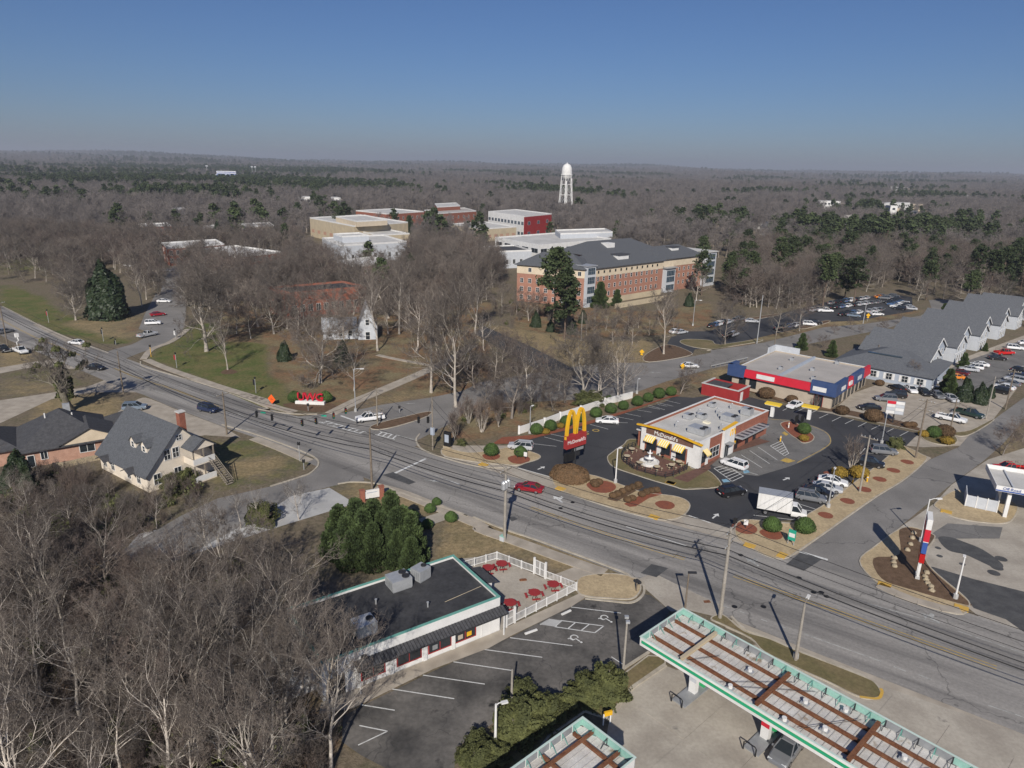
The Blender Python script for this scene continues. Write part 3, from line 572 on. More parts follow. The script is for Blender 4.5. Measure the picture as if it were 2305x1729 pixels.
# tactile ramps
for i, (k, x, y) in enumerate((('B3',325,535),('B3',965,735),('B3',1740,970),('B4',515,900),('B4',715,960),('B4',1350,1140),('B4',1825,1285),('B3',1880,688),('B4',25,512),('B4',1732,690))):
    p = P(k, x, y, .15); ang = R(-34 if i not in (4,) else 50)
    struct(MB().obox((0, 0, 0), 1.5, 1.1, .16, 0).build('tactile_pad', 'yellow_pad', None, (p.x, p.y, 0), ang))
# ================================================================== buildings
WC = {}
def window(parent, x, y, z, w, h, face=0, nx=1, nz=1, fm='white_paint', gm='glass', t=.09, name='window'):
    key = (round(w, 2), round(h, 2), nx, nz, fm, gm, t)
    if key not in WC:
        m = MB(); m.box(-w/2-t, -w/2, -.07, 0, -t, h+t).box(w/2, w/2+t, -.07, 0, -t, h+t).box(-w/2, w/2, -.07, 0, -t, 0).box(-w/2, w/2, -.07, 0, h, h+t)
        for i in range(1, nx): m.box(-w/2 + w*i/nx - t*.35, -w/2 + w*i/nx + t*.35, -.06, -.02, 0, h)
        for i in range(1, nz): m.box(-w/2, w/2, -.055, -.02, h*i/nz - t*.35, h*i/nz + t*.35)
        WC[key] = (m.mesh(name, fm), MB().box(-w/2, w/2, -.035, -.004, 0, h).mesh('pane', gm))
    o = put(name, WC[key][0], parent, (x, y, z), face); put('pane', WC[key][1], o); return o
def flat_shell(t, w, d, h, wall, roof, par=.5, cop='white_paint', ct=.28, cz=.08):
    MB().box(0, w, 0, d, -.3, h - par).build('wall', wall, t)
    MB().box(ct, w-ct, ct, d-ct, h-par, h-par+.06).build('roof', roof, t)
    m = MB(); m.box(0, w, 0, ct, h-par+.003, h).box(0, w, d-ct, d, h-par+.003, h).box(0, ct, ct+.003, d-ct-.003, h-par+.003, h).box(w-ct, w, ct+.003, d-ct-.003, h-par+.003, h); m.build('parapet', wall, t)
    m = MB(); e = .05; m.box(-e, w+e, -e, ct+e, h+.003, h+cz).box(-e, w+e, d-ct-e, d+e, h+.003, h+cz).box(-e, ct+e, ct+e+.003, d-ct-e-.003, h+.003, h+cz).box(w-ct-e, w+e, ct+e+.003, d-ct-e-.003, h+.003, h+cz); m.build('coping', cop, t)
def hip_roof(t, x0, x1, y0, y1, z, rise, over, mat, name='roof', th=.22):
    x0 -= over; x1 += over; y0 -= over; y1 += over; k = min(x1-x0, y1-y0)/2
    m = MB()
    if x1-x0 >= y1-y0: a, b = (x0+k, (y0+y1)/2, z+rise), (x1-k+.001, (y0+y1)/2, z+rise)
    else: a, b = ((x0+x1)/2, y0+k, z+rise), ((x0+x1)/2, y1-k+.001, z+rise)
    vs = [(x0,y0,z),(x1,y0,z),(x1,y1,z),(x0,y1,z),(x0,y0,z-th),(x1,y0,z-th),(x1,y1,z-th),(x0,y1,z-th), a, b]
    if x1-x0 >= y1-y0: f = [(0,1,9,8),(1,2,9),(2,3,8,9),(3,0,8)]
    else: f = [(0,1,8),(1,2,9,8),(2,3,9),(3,0,8,9)]
    m.add(vs, f + [(4,5,1,0),(5,6,2,1),(6,7,3,2),(7,4,0,3),(7,6,5,4)]); return m.build(name, mat, t)
def gable_roof(t, x0, x1, y0, y1, z, rise, over, mat, th=.18, name='roof', axis='x'):   # ridge along axis
    m = MB()
    if axis == 'x':
        ym = (y0+y1)/2; s = rise/((y1-y0)/2); lo = z - over*s
        q = [(y0-over, lo), (ym, z+rise), (y1+over, lo)]
        vs = [(x, y, zz + dz) for x in (x0-over, x1+over) for dz in (0, th) for y, zz in q]
    else:
        xm = (x0+x1)/2; s = rise/((x1-x0)/2); lo = z - over*s
        q = [(x0-over, lo), (xm, z+rise), (x1+over, lo)]
        vs = [(x, y, zz + dz) for y in (y0-over, y1+over) for dz in (0, th) for x, zz in q]
    fs = [(0,1,7,6),(1,2,8,7),(3,9,10,4),(4,10,11,5),(0,3,4,1),(1,4,5,2),(6,7,10,9),(7,8,11,10),(0,6,9,3),(2,5,11,8)]
    return m.add(vs, fs).build(name, mat, t)
def gable_wall(m, x0, x1, y0, y1, z, rise, axis='x'):   # walls of a gabled block
    if axis == 'x':
        ym = (y0+y1)/2; pr = [(y0, -.3), (y1, -.3), (y1, z), (ym, z+rise), (y0, z)]; vs = [(x, a, b) for x in (x0, x1) for a, b in pr]
    else:
        xm = (x0+x1)/2; pr = [(x0, -.3), (x1, -.3), (x1, z), (xm, z+rise), (x0, z)]; vs = [(a, y, b) for y in (y0, y1) for a, b in pr]
    return m.add(vs, [(0,4,3,2,1),(5,6,7,8,9)] + [(i, (i+1) % 5, 5+(i+1) % 5, 5+i) for i in range(5)])
def rooftop_unit(p, w, d, h, rz, label, name='rooftop_unit', fans=2, group='rooftop air units'):
    t = thing(name, label, 'air unit', p, rz, group); MB().box(-w/2, w/2, -d/2, d/2, .12, h).build('cabinet', 'galv', t); MB().box(-w/2+.06, w/2-.06, -d/2+.06, d/2-.06, -.02, .12).build('kerb_frame', 'grey_metal', t)
    for i in range(fans):
        o = put('fan', FAN, t, (w*.28, (-.22 + .44*i)*d if fans > 1 else 0, h)); o.scale = (min(d, w)*.42,)*2 + (1,)
    m = MB()
    for k in range(4): m.box(-w/2-.03, -w/2, -d/2 + d*(.1+.21*k), -d/2 + d*(.26+.21*k), .3, h-.2)
    m.build('louvre', 'grey_metal', t); return t
FAN = MB().lathe([(.5,0),(.5,.12),(.4,.12),(.38,.05),(.1,.05),(.1,.1),(0.01,.1)], 12).mesh('fan', 'dark_metal')
def pipe_vent(p, label, h=.9, r=.16, bend=True):
    t = thing('roof_vent', label, 'vent', p, 0, 'roof vents'); m = MB()
    m.tube([(0,0,-.02),(0,0,h)] + ([(.15,0,h+.2),(.4,0,h+.15)] if bend else []), r, 8); m.build('pipe', 'galv', t); MB().lathe([(r*1.8,-.02),(r*1.8,.06),(r,.14)], 8).build('flashing', 'grey_metal', t); return t
def world(t, x, y, z=0): bpy.context.view_layer.update(); return t.matrix_world @ Vector((x, y, z))

# ------------------------------------------------------------------ burger restaurant
def burger():
    A = Vector((24.3, 122.1, 0)); W, D, H = 12.0, 25.5, 4.9
    t = thing('fast_food_restaurant', 'brick and white burger restaurant with yellow awnings and flat white roof', 'restaurant', A, R(-45))
    flat_shell(t, W, D, H, 'brick', 'roof_white', .55, 'white_paint')
    m = MB(); m.box(-.12, W+.12, -.14, -.003, 3.05, 3.55).box(-.12, .9, -.14, -.003, 3.55, H-.1).box(W-1.2, W+.12, -.14, -.003, 3.55, H-.1)
    for x in (0, 3.6, 6.7, 9.9): m.box(x - .12, x + (.75 if x < 9 else 2.22), -.14, -.003, 0, 3.05)
    m.box(W+.003, W+.14, -.003, .75, 0, H+.1).box(W+.003, W+.14, 2.3, 3.1, 0, H+.1).box(W+.003, W+.14, .75, 2.3, 3.0, H+.1); m.build('white_facade', 'white_paint', t)
    MB().box(.9, W-1.2, -.12, -.003, 3.56, 4.75).build('sign_band', 'pavers', t)
    m = MB(); n = 14                           # the golden roof beam: a long shallow arch over the front
    for i in range(n):
        a, b = i/n, (i+1)/n; za, zb = (4.72 + .55*math.sin(math.pi*min(1, u*.9 + .12)) for u in (a, b)); m.bar((-.9 + a*(W+1.6), -.45, za), (-.9 + b*(W+1.6) + .02, -.45, zb), .5, .24)
    m.build('roof_beam', 'yellow', t)
    for x in np.arange(2.2, 11, 1.45): MB().box(x-.03, x+.03, -.5, .0, 4.9, 5.15).build('beam_bracket', 'grey_metal', t)
    ptxt("McDonald's", 1.05, .06, 'white_paint', t, (5.2, -.2, 3.82))
    def awning(x, y, rz, w=2.0):
        a = put('awning', None, t, (x, y, 0), rz); n = 9
        for i in range(n):
            x0, x1 = -w/2 + w*i/n, -w/2 + w*(i+1)/n
            MB().add([(x0, -.02, 3.35), (x1, -.02, 3.35), (x1, -1.0, 2.62), (x0, -1.0, 2.62), (x0, -1.0, 2.38), (x1, -1.0, 2.38)], [(0,3,2,1),(3,4,5,2)]).build('awning_stripe', 'awning_yellow' if i % 2 == 0 else 'awning_white', a)
    for x in (2.2, 5.2, 8.35):
        awning(x, -.15, 0); window(t, x, -.004, .75, 1.9, 2.0, 0, 2, 1, 'dark_metal')
    awning(W+.15, 1.52, R(90), 1.5); window(t, W+.004, 1.52, .8, 1.4, 1.9, R(90), 1, 1, 'dark_metal')
    window(t, W+.004, 5.2, .9, 3.2, 1.9, R(90), 3, 2, 'white_paint')
    MB().box(W+.003, W+.5, 7.6, 11.4, 0, 5.5).build('entry_tower', 'white_paint', t)
    MB().bar((W+.3, 7.2, 5.6), (W+.3, 11.9, 5.95), .6, .16).build('tower_beam', 'yellow', t)
    MB().box(W+.5, W+1.7, 7.9, 9.6, 2.7, 2.82).build('entry_canopy', 'grey_metal', t)
    window(t, W+.504, 8.7, .05, 1.3, 2.3, R(90), 2, 1, 'galv', name='entry_door')
    m = MB()
    for c in (-.42, .42):                      # small golden arches on the tower
        m.tube([(W+.56, 10.4 + c + .42*math.cos(s), 3.9 + 1.15*math.sin(s)) for s in np.linspace(0, math.pi, 11)], .09, 5)
    m.build('arches_emblem', 'yellow', t)
    MB().box(W+.003, W+2.0, 11.6, 22.0, 2.95, 3.2).build('side_canopy', 'galv', t)
    for y in np.arange(12.2, 22, 1.6): MB().box(W+.3, W+1.9, y, y+.7, 3.205, 3.22).build('canopy_panel', 'glass_blue', t)
    for y in (13.2, 17.4, 20.4): window(t, W+.004, y, .05, 1.0, 2.1, R(90), 1, 1, 'dark_metal', name='service_door')
    MB().box(W+.003, W+.1, 11.9, 12.9, 1.3, 2.0).build('poster', 'yellow', t); MB().box(W+.003, W+.1, 15, 16, 1.3, 2.0).build('poster', 'red_panel', t)
    MB().box(-1.5, -.003, 1.0, 5.0, 0, 3.2).build('side_porch', 'brick', t); MB().box(-1.8, -.003, .7, 5.3, 3.2, 3.4).build('porch_roof', 'roof_white', t)
    for y in (7, 11, 15): window(t, -.004, y, .9, 1.6, 1.8, R(-90), 2, 1)
    zr = H - .48; L = 'rooftop unit on the burger restaurant roof, '
    for x, y, w, d, h, s in ((8.6,5.2,3.4,2.4,1.2,'big grey one nearest the front'), (9.2,15.4,3.0,2.1,1.2,'large one near the middle'), (9.6,21.2,2.0,1.6,1.4,'tall one at the back right'), (3.2,10.5,1.6,1.6,1.0,'square one at front left'), (4.8,12.6,1.6,1.4,.9,'small one in the middle'), (2.6,20.2,1.2,1.2,.9,'small one at back left')):
        rooftop_unit(world(t, x, y, zr), w, d, h, R(-45), L + s)
    for x, y, s in ((3.2,13.8,'front left'), (5.2,17.4,'middle'), (6.6,15.8,'centre right'), (4.0,4.8,'near the front sign'), (10.4,9.6,'along the right side'), (5.6,22.0,'near the back')): pipe_vent(world(t, x, y, zr), 'bent pipe vent on the burger restaurant roof, ' + s)
    MB().box(6.2, 7.4, 10.5, 11.4, zr+.0, zr+.3).build('roof_hatch', 'awning_white', t)
    return t
mcd = burger()
# patio beside it
pat = struct(flat('restaurant_patio', G('B3', 1475,515, 1495,440, 1575,395, 1650,425, 2010,565, 1985,595, 1835,650, 1590,590), .135, 'pavers'))
struct(flat('paver_walk', G('B3', 1900,655, 2020,690, 2212,575, 2212,560, 2100,572), .13, 'pavers')); struct(flat('paver_walk', G('B4', 250,430, 345,350, 640,262, 560,240, 440,270, 280,380, 220,410), .15, 'pavers'))
f = thing('patio_railing', 'black metal railing round the brown paved burger restaurant patio', 'railing'); rp = spline(G('B3', 1590,395, 1500,432, 1472,500, 1540,560, 1600,592, 1835,655, 1990,598, 2020,570), 3)
for i, (a, b) in enumerate(zip(rp, rp[1:])):
    for z in (1.15, .78, .4): MB().bar((a.x,a.y,z), (b.x,b.y,z), .06, .06).build('rail', 'dark_metal', f)
    MB().box(-.06, .06, -.06, .06, .1, 1.3).build('post', 'dark_metal', f, (a.x, a.y, 0))
p = P('B3', 1700, 535); f = thing('fountain', 'white tiered fountain in the middle of the burger restaurant patio', 'fountain', (p.x, p.y, .13))
MB().lathe([(1.7,0),(1.75,.5),(1.55,.5),(1.5,.2),(0.01,.2)], 18).build('basin', 'white_paint', f); MB().lathe([(.35,.2),(.22,.9),(.9,1.1),(.95,1.25),(.2,1.2),(.16,1.9),(.5,2.05),(.52,2.15),(.1,2.1),(.12,2.5),(0.01,2.7)], 14).build('tiers', 'white_paint', f, smooth=True)
for i, (x, y, s) in enumerate(((1555,440,'by the back railing'),(1515,500,'at the left corner'),(1620,555,'at the front left'),(1762,590,'at the front middle'),(1885,575,'at the front right'),(1945,548,'at the right end'),(1815,478,'under the middle awning'),(1915,505,'under the right awning'),(1690,445,'under the left awning'))):
    p = P('B3', x, y); t = thing('patio_table', 'round pale patio table with attached seats ' + s, 'table', (p.x, p.y, .13), i, 'burger patio tables')
    MB().lathe([(.55,.72),(.58,.74),(.58,.78),(0.01,.79)], 12).build('table_top', 'stone_tan' if i < 6 else 'dark_metal', t); MB().lathe([(.3,0),(.07,.06),(.06,.72)], 8).build('pedestal', 'dark_metal', t)
    for k in range(4):
        a = k*1.571; MB().lathe([(.04,0),(.04,.42),(.2,.43),(.2,.47),(0.01,.48)], 8, (.85*math.cos(a), .85*math.sin(a), 0)).build('seat', 'stone_tan' if i < 6 else 'dark_metal', t)
# ------------------------------------------------------------------ brick bin enclosure
p = P('A8', -70, 745); t = thing('bin_enclosure', 'red brick bin enclosure with pale cap behind the burger restaurant', 'enclosure', (p.x, p.y, 0), R(-42))
m = MB(); m.box(0,9,0,.3,0,2.7).box(0,.3,.303,6,0,2.7).box(8.7,9,.303,6,0,2.7).box(.303,8.697,5.7,6,0,2.7); m.build('wall', 'red_panel', t)
m = MB(); m.box(-.1,9.1,-.1,.4,2.703,2.85).box(-.1,.4,.403,6.1,2.703,2.85).box(8.6,9.1,.403,6.1,2.703,2.85); m.build('cap', 'roof_white', t); MB().box(.3, 5, .31, 5.7, 2.2, 2.4).build('lid', 'shingle_dark', t)
MB().box(9.003, 9.1, 1.2, 2.3, .1, 2.2).build('door', 'white_paint', t)

# ------------------------------------------------------------------ retail block, blue and red
def retail():
    rz = R(-41); W, D, H = 23.2, 25.5, 4.6; B = Vector((70.5, 147.7, 0)); A = B - Matrix.Rotation(rz, 3, 'Z') @ Vector((W, 0, 0))
    t = thing('retail_block', 'low beige shop block with red fascia and navy corner parapets', 'shop', A, rz)
    flat_shell(t, W, D, H, 'beige', 'roof_tan', .35, 'white_paint')
    def fascia(x0, x1, y0, y1, mat, z0=3.4, z1=5.2, sl=.35, name='fascia'):   # sloped band along a wall
        if y0 == y1: vs = [(x0,y0-.9,z0),(x1,y0-.9,z0),(x1,y0-.9+sl,z1),(x0,y0-.9+sl,z1),(x0,y0,z0),(x1,y0,z0),(x1,y0,z1),(x0,y0,z1)]
        else: vs = [(x0+.9,y0,z0),(x0+.9,y1,z0),(x0+.9-sl,y1,z1),(x0+.9-sl,y0,z1),(x0,y0,z0),(x0,y1,z0),(x0,y1,z1),(x0,y0,z1)]
        return MB().add(vs, [(0,1,2,3),(7,6,5,4),(0,4,5,1),(3,2,6,7),(1,5,6,2),(0,3,7,4)]).build(name, mat, t)
    fascia(3.2, W-4.6, -.003, -.003, 'red_paint')
    fascia(-1.0, 3.197, -.003, -.003, 'navy', 3.1, 5.9, .05, 'corner_parapet'); fascia(W-4.597, W+.9, -.003, -.003, 'navy', 3.1, 6.0, .05, 'corner_parapet')
    fascia(W+.003, W+.003, .003, 7.2, 'navy', 3.1, 6.0, .05, 'corner_parapet'); fascia(W+.003, W+.003, 7.203, 12.0, 'red_paint', 3.2, 5.3); fascia(W+.003, W+.003, 12.003, 19.5, 'navy', 3.1, 5.7, .05, 'corner_parapet'); fascia(W+.003, W+.003, 19.503, 25.4, 'red_paint', 3.2, 5.3)
    m = MB(); m.box(-1.0, -.003, -.9, 3.4, 3.1, 5.9); m.build('corner_parapet', 'navy', t)
    m = MB(); m.box(0, 6.5, D-.3, D+.003, H+.1, H+1.6).box(-.003, .3, D-5, D-.303, H+.1, H+1.6); m.build('back_parapet', 'siding_pale', t)
    MB().box(10.2, 10.7, .3, D-.3, H-.3, H+.35).build('roof_step', 'siding_blue', t)
    for x, w in ((8.3, 4.2), (20.6, 2.9)): MB().box(x-w/2, x+w/2, -.98, -.72, 3.75, 4.75).build('shop_sign', 'white_paint', t)
    for y, w in ((4.2, 2.6), (9.5, 2.0), (16, 2.8)): MB().box(W+.72, W+.98, y-w/2, y+w/2, 3.8, 4.7).build('shop_sign', 'white_paint' if y < 12 else 'siding_pale', t)
    for x in (2.6, 5.2): window(t, x, -.004, .9, 1.5, 2.2, 0, 2, 1, 'dark_metal')
    window(t, 20.4, -.004, .05, 1.8, 2.6, 0, 2, 1, 'red_panel', name='shop_door')
    for y in (1.6, 3.8, 6.2, 9.6, 12.4, 15.2, 18.2, 21.2, 23.8): window(t, W+.004, y, .25, 1.5, 2.5, R(90), 2, 1, 'dark_metal')
    for x, y, s in ((7,19,'left half back'),(16.4,24,'at the rear edge'),(8.2,8.5,'front left'),(14.2,13,'beside the roof step'),(17,5.5,'near the front corner')): rooftop_unit(world(t, x, y, H-.3), .9, .9, .8, rz, 'small metal vent box on the shop block roof, ' + s, 'roof_vent', 1, 'shop roof vents')
    return t
shops = retail()
# ------------------------------------------------------------------ townhouses
def townhouses():
    rz = R(-46); d = Vector((math.cos(R(44)), math.sin(R(44)), 0)); q = Vector((-d.y, d.x, 0))
    base = P('A8', 1690, 545); n = 11
    names = ['nearest the shops', 'second from the shops', 'third from the shops', 'fourth from the shops', 'fifth from the shops', 'sixth from the shops', 'seventh from the shops', 'eighth from the shops', 'ninth from the shops', 'tenth from the shops', 'farthest of the row']
    for i in range(n):
        o = base + d * (i - 1) * 11.4 + q * (2.2 if i % 2 else 0); w, dp, h = 8.8, 17, 4.9 + .5*(i % 2)
        t = thing('townhouse', 'grey-blue gabled townhouse, ' + names[i], 'house', o, R(134), 'row of grey townhouses')   # x runs back from the street gable, y toward the camera side
        m = MB(); gable_wall(m, 0, dp, 0, w, h, 2.7); m.build('wall', 'siding_blue' if i % 2 else 'siding_pale', t)
        gable_roof(t, 0, dp, 0, w, h, 2.7, .4, 'shingle_blue')
        for y in (2.2, 6.4):
            for z in (.8, 3.5): window(t, -.004, y, z, 1.0, 1.4, R(-90), 1, 2)
        window(t, -.004, 4.3, .05, .95, 2.1, R(-90), 1, 1, 'white_paint', 'glass', name='front_door')
        MB().box(-.12, -.003, -.1, w+.1, 2.75, 2.95).build('band_board', 'white_paint', t)
        for x in (3, 9, 15): window(t, x, w+.004, 3.4, .9, 1.3, R(180), 1, 2)
        for y0, y1 in ((-.4, w/2), (w+.4, w/2)): MB().bar((-.46, y0, h-.25), (-.46, y1, h+2.68), .1, .28).build('rake_board', 'white_paint', t)
        for x in (6, 10, 14): MB().lathe([(.12,0),(.12,.6)], 6, (x, 2.2, h+1.2)).build('vent_pipe', 'white_paint', t)
    # low office at the near end
    A = P('A8', 870, 590); t = thing('low_office', 'single-storey grey-blue office with shuttered windows before the townhouses', 'building', A, R(-41))
    W, D = 22.5, 20; MB().box(0, W, 0, D, -.3, 3.3).build('wall', 'siding_blue', t); hip_roof(t, 0, W, 0, D, 3.3, 3.6, .6, 'shingle_blue')
    for x in (2.2, 6.2, 9.4, 13, 16.6, 20):
        window(t, x, -.004, .9, 1.3, 1.5, 0, 2, 2)
        for s in (-1.05, 1.05): MB().box(x+s-.25, x+s+.25, -.06, -.003, .85, 2.45).build('shutter', 'white_paint', t)
    o = MB().bar((6, 6.0, 5.62), (14, 6.0, 5.62), 1.1, .14).build('skylight', 'glass_blue', t)
townhouses()

# ------------------------------------------------------------------ brick residence hall
def hall():
    t = thing('residence_hall', 'long brick residence hall with cream top storey and grey hipped roofs', 'building', (29.6, 263.8, 0), R(42.4))
    def wing(x0, x1, y0, y1, H=14.2, rise=4.6, name='wall', rot=0):
        k = put('wing', None, t, (0, 0, 0), rot) if rot else t
        MB().box(x0, x1, y0, y1, 0, H-3.4).build('wall', 'brick_orange', k); MB().box(x0-.08, x1+.08, y0-.08, y1+.08, H-3.4, H).build('upper_storey', 'cream', k); MB().box(x0-.1, x1+.1, y0-.1, y1+.1, -1, 2.2).build('plinth', 'stone_tan', k)
        hip_roof(k, x0, x1, y0, y1, H, rise, .9, 'shingle'); return k
    wing(0, 43, 0, 17)
    for i in range(12):
        for z in (3.2, 6.2, 9.2): window(t, 2.6 + i*3.3, -.004 if z > 2.3 else -.11, z, .95, 1.45, 0, 1, 2)
        window(t, 2.6 + i*3.3, -.084, 12.0, .9, 1.0, 0, 1, 1, 'stone_tan')
    for x in (20,): MB().box(x-3.2, x+3.2, 2.5, 7, 15.2, 17.6).build('dormer', 'white_paint', t); MB().box(x-3.6, x+3.6, 2.0, 7.4, 17.6, 17.85).build('dormer_roof', 'shingle_dark', t)
    # glazed stair bay at the left corner
    MB().box(-5.0, -.12, -1.2, 4, 0, 15.2).build('stair_bay', 'siding_pale', t); MB().box(-5.4, .3, -1.6, 4.4, 15.2, 15.5).build('bay_roof', 'galv', t)
    for z in (1.6, 5.2, 8.8, 12.2): window(t, -2.55, -1.204, z, 3.8, 2.4, 0, 4, 2, 'galv', 'glass_blue')
    k = put('wing', None, t, (-5, 0, 0), R(-65.4))           # the left wing, turned
    wx = put('wing_block', None, k); MB().box(-27, 0, 0, 15, 0, 10.8).build('wall', 'brick_orange', k); MB().box(-27.08, .08, -.08, 15.08, 10.8, 14.2).build('upper_storey', 'cream', k); hip_roof(k, -27, 0, 0, 15, 14.2, 4.4, .9, 'shingle')
    bpy.data.objects.remove(wx)
    for i in range(8):
        for z in (1.0, 4.2, 7.4): window(k, -25 + i*3.3, -.004, z, 1.2, 1.6, 0, 2, 2)
        if i % 2: window(k, -25 + i*3.3, -.084, 11.6, 1.2, 1.5, 0, 2, 1)
    # right wing
    MB().box(43.3, 76, 3, 19, 0, 10.6).build('wall', 'brick_orange', t); MB().box(43.22, 76.08, 2.92, 19.08, 10.6, 14).build('upper_storey', 'cream', t); hip_roof(t, 43.3, 76, 3, 19, 14, 4.4, .9, 'shingle')
    for i in range(9):
        if i in (1, 2): continue
        for z in (2.6, 5.6, 8.4): window(t, 45.4 + i*3.4, 2.996, z, .95, 1.4, 0, 1, 2)
    MB().box(47.2, 53.8, 1.2, 2.997, 0, 10.2).build('entry_bay', 'siding_pale', t); MB().box(46.6, 54.4, .4, 3.0, 10.2, 10.6).build('bay_roof', 'galv', t)
    for z in (1.0, 4.4, 7.0): window(t, 50.5, 1.196, z, 5.4, 2.2, 0, 5, 1, 'galv', 'glass_blue')
    MB().box(58, 63, 7, 11, 15.6, 17.8).build('dormer', 'white_paint', t); MB().box(57.6, 63.4, 6.5, 11.4, 17.8, 18.05).build('dormer_roof', 'shingle_dark', t)
    MB().box(76.1, 84, 1, 19, 0, 15).build('end_bay', 'siding_pale', t); MB().box(75.7, 84.6, .5, 19.5, 15, 15.4).build('bay_roof', 'roof_white', t)
    for z in (1.5, 5, 8.5, 11.8): window(t, 80, .996, z, 6, 2.4, 0, 5, 1, 'galv', 'glass_blue')
    # court block behind
    MB().box(30, 78, 30, 48, 0, 14).build('wall', 'brick_orange', t); hip_roof(t, 30, 78, 30, 48, 14, 4.6, .9, 'shingle'); MB().box(46, 51, 33, 37, 15.6, 17.8).build('dormer', 'white_paint', t)
    MB().box(2, 16, 18, 40, 0, 12).build('wall', 'brick_orange', t); hip_roof(t, 2, 16, 18, 40, 12, 3.6, .8, 'shingle')
    MB().box(3, 34, -9.2, -8.6, 0, 1.8).build('garden_wall', 'stone_tan', t)
hall()
# ------------------------------------------------------------------ campus blocks given by three roof corners (left, near, right)
def para(name, label, k, L, C, Rr, h, wall='brick', roof='roof_white', rows=2, nl=6, nr=8, wm='white_paint', gm='glass', cat='building', band=None, par=.8, wwid=1.4, group='campus buildings', rwall=None, z0=0):
    a, c, b = P(k, *L, h), P(k, *C, h), P(k, *Rr, h); d = a + b - c
    t = thing(name, label, cat, (c.x, c.y, 0), 0, group); o = Vector((c.x, c.y)); pl = [Vector((q.x, q.y)) - o for q in (a, c, b, d)]
    ar = area(pl); inn = inset(pl, .4)
    MB().prism(pl, z0, h - par).build('wall', wall, t); MB().prism(inn, h - par + .003, h - par + .1).build('roof', roof, t)
    m = MB(); n = 4
    m.add([(q[0], q[1], h - par + .003) for q in pl] + [(q[0], q[1], h) for q in pl] + [(q[0], q[1], h) for q in inn] + [(q[0], q[1], h - par + .003) for q in inn],
          [f for i in range(n) for j in [(i+1) % n] for f in ((i, j, n+j, n+i), (n+i, n+j, 2*n+j, 2*n+i), (2*n+i, 2*n+j, 3*n+j, 3*n+i))]); m.build('parapet', band or 'white_paint', t)
    for p0, p1, nn, wl_ in ((pl[0], pl[1], nl, None), (pl[1], pl[2], nr, rwall)):
        dd = p1 - p0; ang = math.atan2(dd.y, dd.x); Ln = dd.length; u = dd.normalized(); nrm = Vector((u.y, -u.x))
        if wl_: q = [p0 + nrm*.05, p1 + nrm*.05, p1 - nrm*.3, p0 - nrm*.3]; MB().prism(q, z0, h - par - .01).build('facing', wl_, t)
        o2 = .06 if wl_ else .004
        for r in range(rows):
            fl = (h - par - .6) / max(rows, 1)
            for i in range(nn):
                s = Ln * (i + .5) / nn; q = p0 + u*s + nrm*o2; ww = min(wwid, Ln/nn*.7); window(t, q.x, q.y, .6 + r*fl + fl*.22, ww, min(2.2, fl*.55), ang, 2 if ww > 1 else 1, 1, wm, gm)
    return t
para('library', 'broad tan concrete library with brown window bays', 'A2', (268,440), (545,492), (880,468), 13, 'stone_tan', 'roof_white', 1, 7, 9, 'stone_tan', 'brick_pink', wwid=5)
para('library_penthouse', 'cream rooftop block on the tan concrete library', 'A2', (430,432), (560,462), (752,452), 16, 'cream', 'roof_white', 0, group=None, z0=12.3)
para('campus_hall', 'brick hall with pale flat roof behind the tan library', 'A2', (555,396), (745,416), (978,402), 13, 'brick', 'roof_white', 2, 6, 8)
para('campus_hall', 'red brick hall right of the pale-roofed brick hall', 'A2', (980,394), (1040,416), (1305,398), 13, 'brick', 'roof_tan', 2, 3, 8)
para('campus_hall', 'farthest brick hall, above the other campus roofs', 'A2', (1046,354), (1062,374), (1205,366), 16, 'brick', 'roof_white', 2, 2, 6)
para('science_building', 'white glazed science wing ending in a red brick block', 'A2', (1380,402), (1605,432), (1775,416), 16, 'white_paint', 'roof_white', 2, 11, 3, 'siding_pale', 'glass_blue', rwall='red_panel', wwid=3.2)
para('tan_wing', 'low tan wing with bay windows before the science building', 'A2', (1150,478), (1330,510), (1555,496), 9, 'stone_tan', 'roof_white', 1, 5, 6, 'stone_tan', 'brick_pink', wwid=3)
para('tan_wing', 'small tan wing with deep bays below the library', 'A2', (560,520), (690,548), (890,538), 9, 'stone_tan', 'roof_white', 1, 4, 6, 'white_paint', 'brick_pink', wwid=3)
para('white_centre', 'wide white campus centre with stepped flat roof and dark strip windows', 'A3', (220,692), (560,752), (1110,702), 11, 'white_paint', 'roof_white', 2, 5, 9, 'siding_pale', 'glass', wwid=6)
para('white_centre_upper', 'raised roof block of the white campus centre', 'A3', (680,636), (720,664), (1120,650), 13.5, 'siding_pale', 'roof_white', 0, group=None, z0=10)
para('pale_hall', 'pale grey multi-level hall among bare trees left of the library', 'A2', (345,566), (462,612), (872,588), 10, 'siding_pale', 'roof_white', 1, 4, 9)
para('pale_hall', 'grey rooftop block above the pale multi-level hall', 'A2', (415,540), (470,556), (636,548), 13, 'siding_pale', 'roof_white', 0, 2, 5)
para('brick_annex', 'low brick annex with cream end below the pale hall', 'A2', (452,706), (555,744), (770,716), 9, 'brick', 'roof_white', 2, 3, 5)
para('brick_annex', 'low grey-roofed block between bare trees left of the residence hall', 'A3', (110,760), (230,800), (500,790), 9, 'siding_pale', 'shingle_dark', 1, 3, 5)
para('old_hall', 'long brick hall with white flat roof by the campus car park', 'A1', (1005,596), (1040,628), (1395,604), 9, 'brick', 'roof_white', 2, 2, 9)
para('old_hall', 'brick hall with white roof edge seen left of the big oak', 'A1', (1195,640), (1480,684), (1748,652), 8, 'brick', 'roof_white', 2, 6, 7)
para('old_hall', 'white porched hall at the far end of the campus car park', 'A1', (640,560), (700,585), (805,570), 8, 'white_paint', 'roof_white', 1, 2, 4)
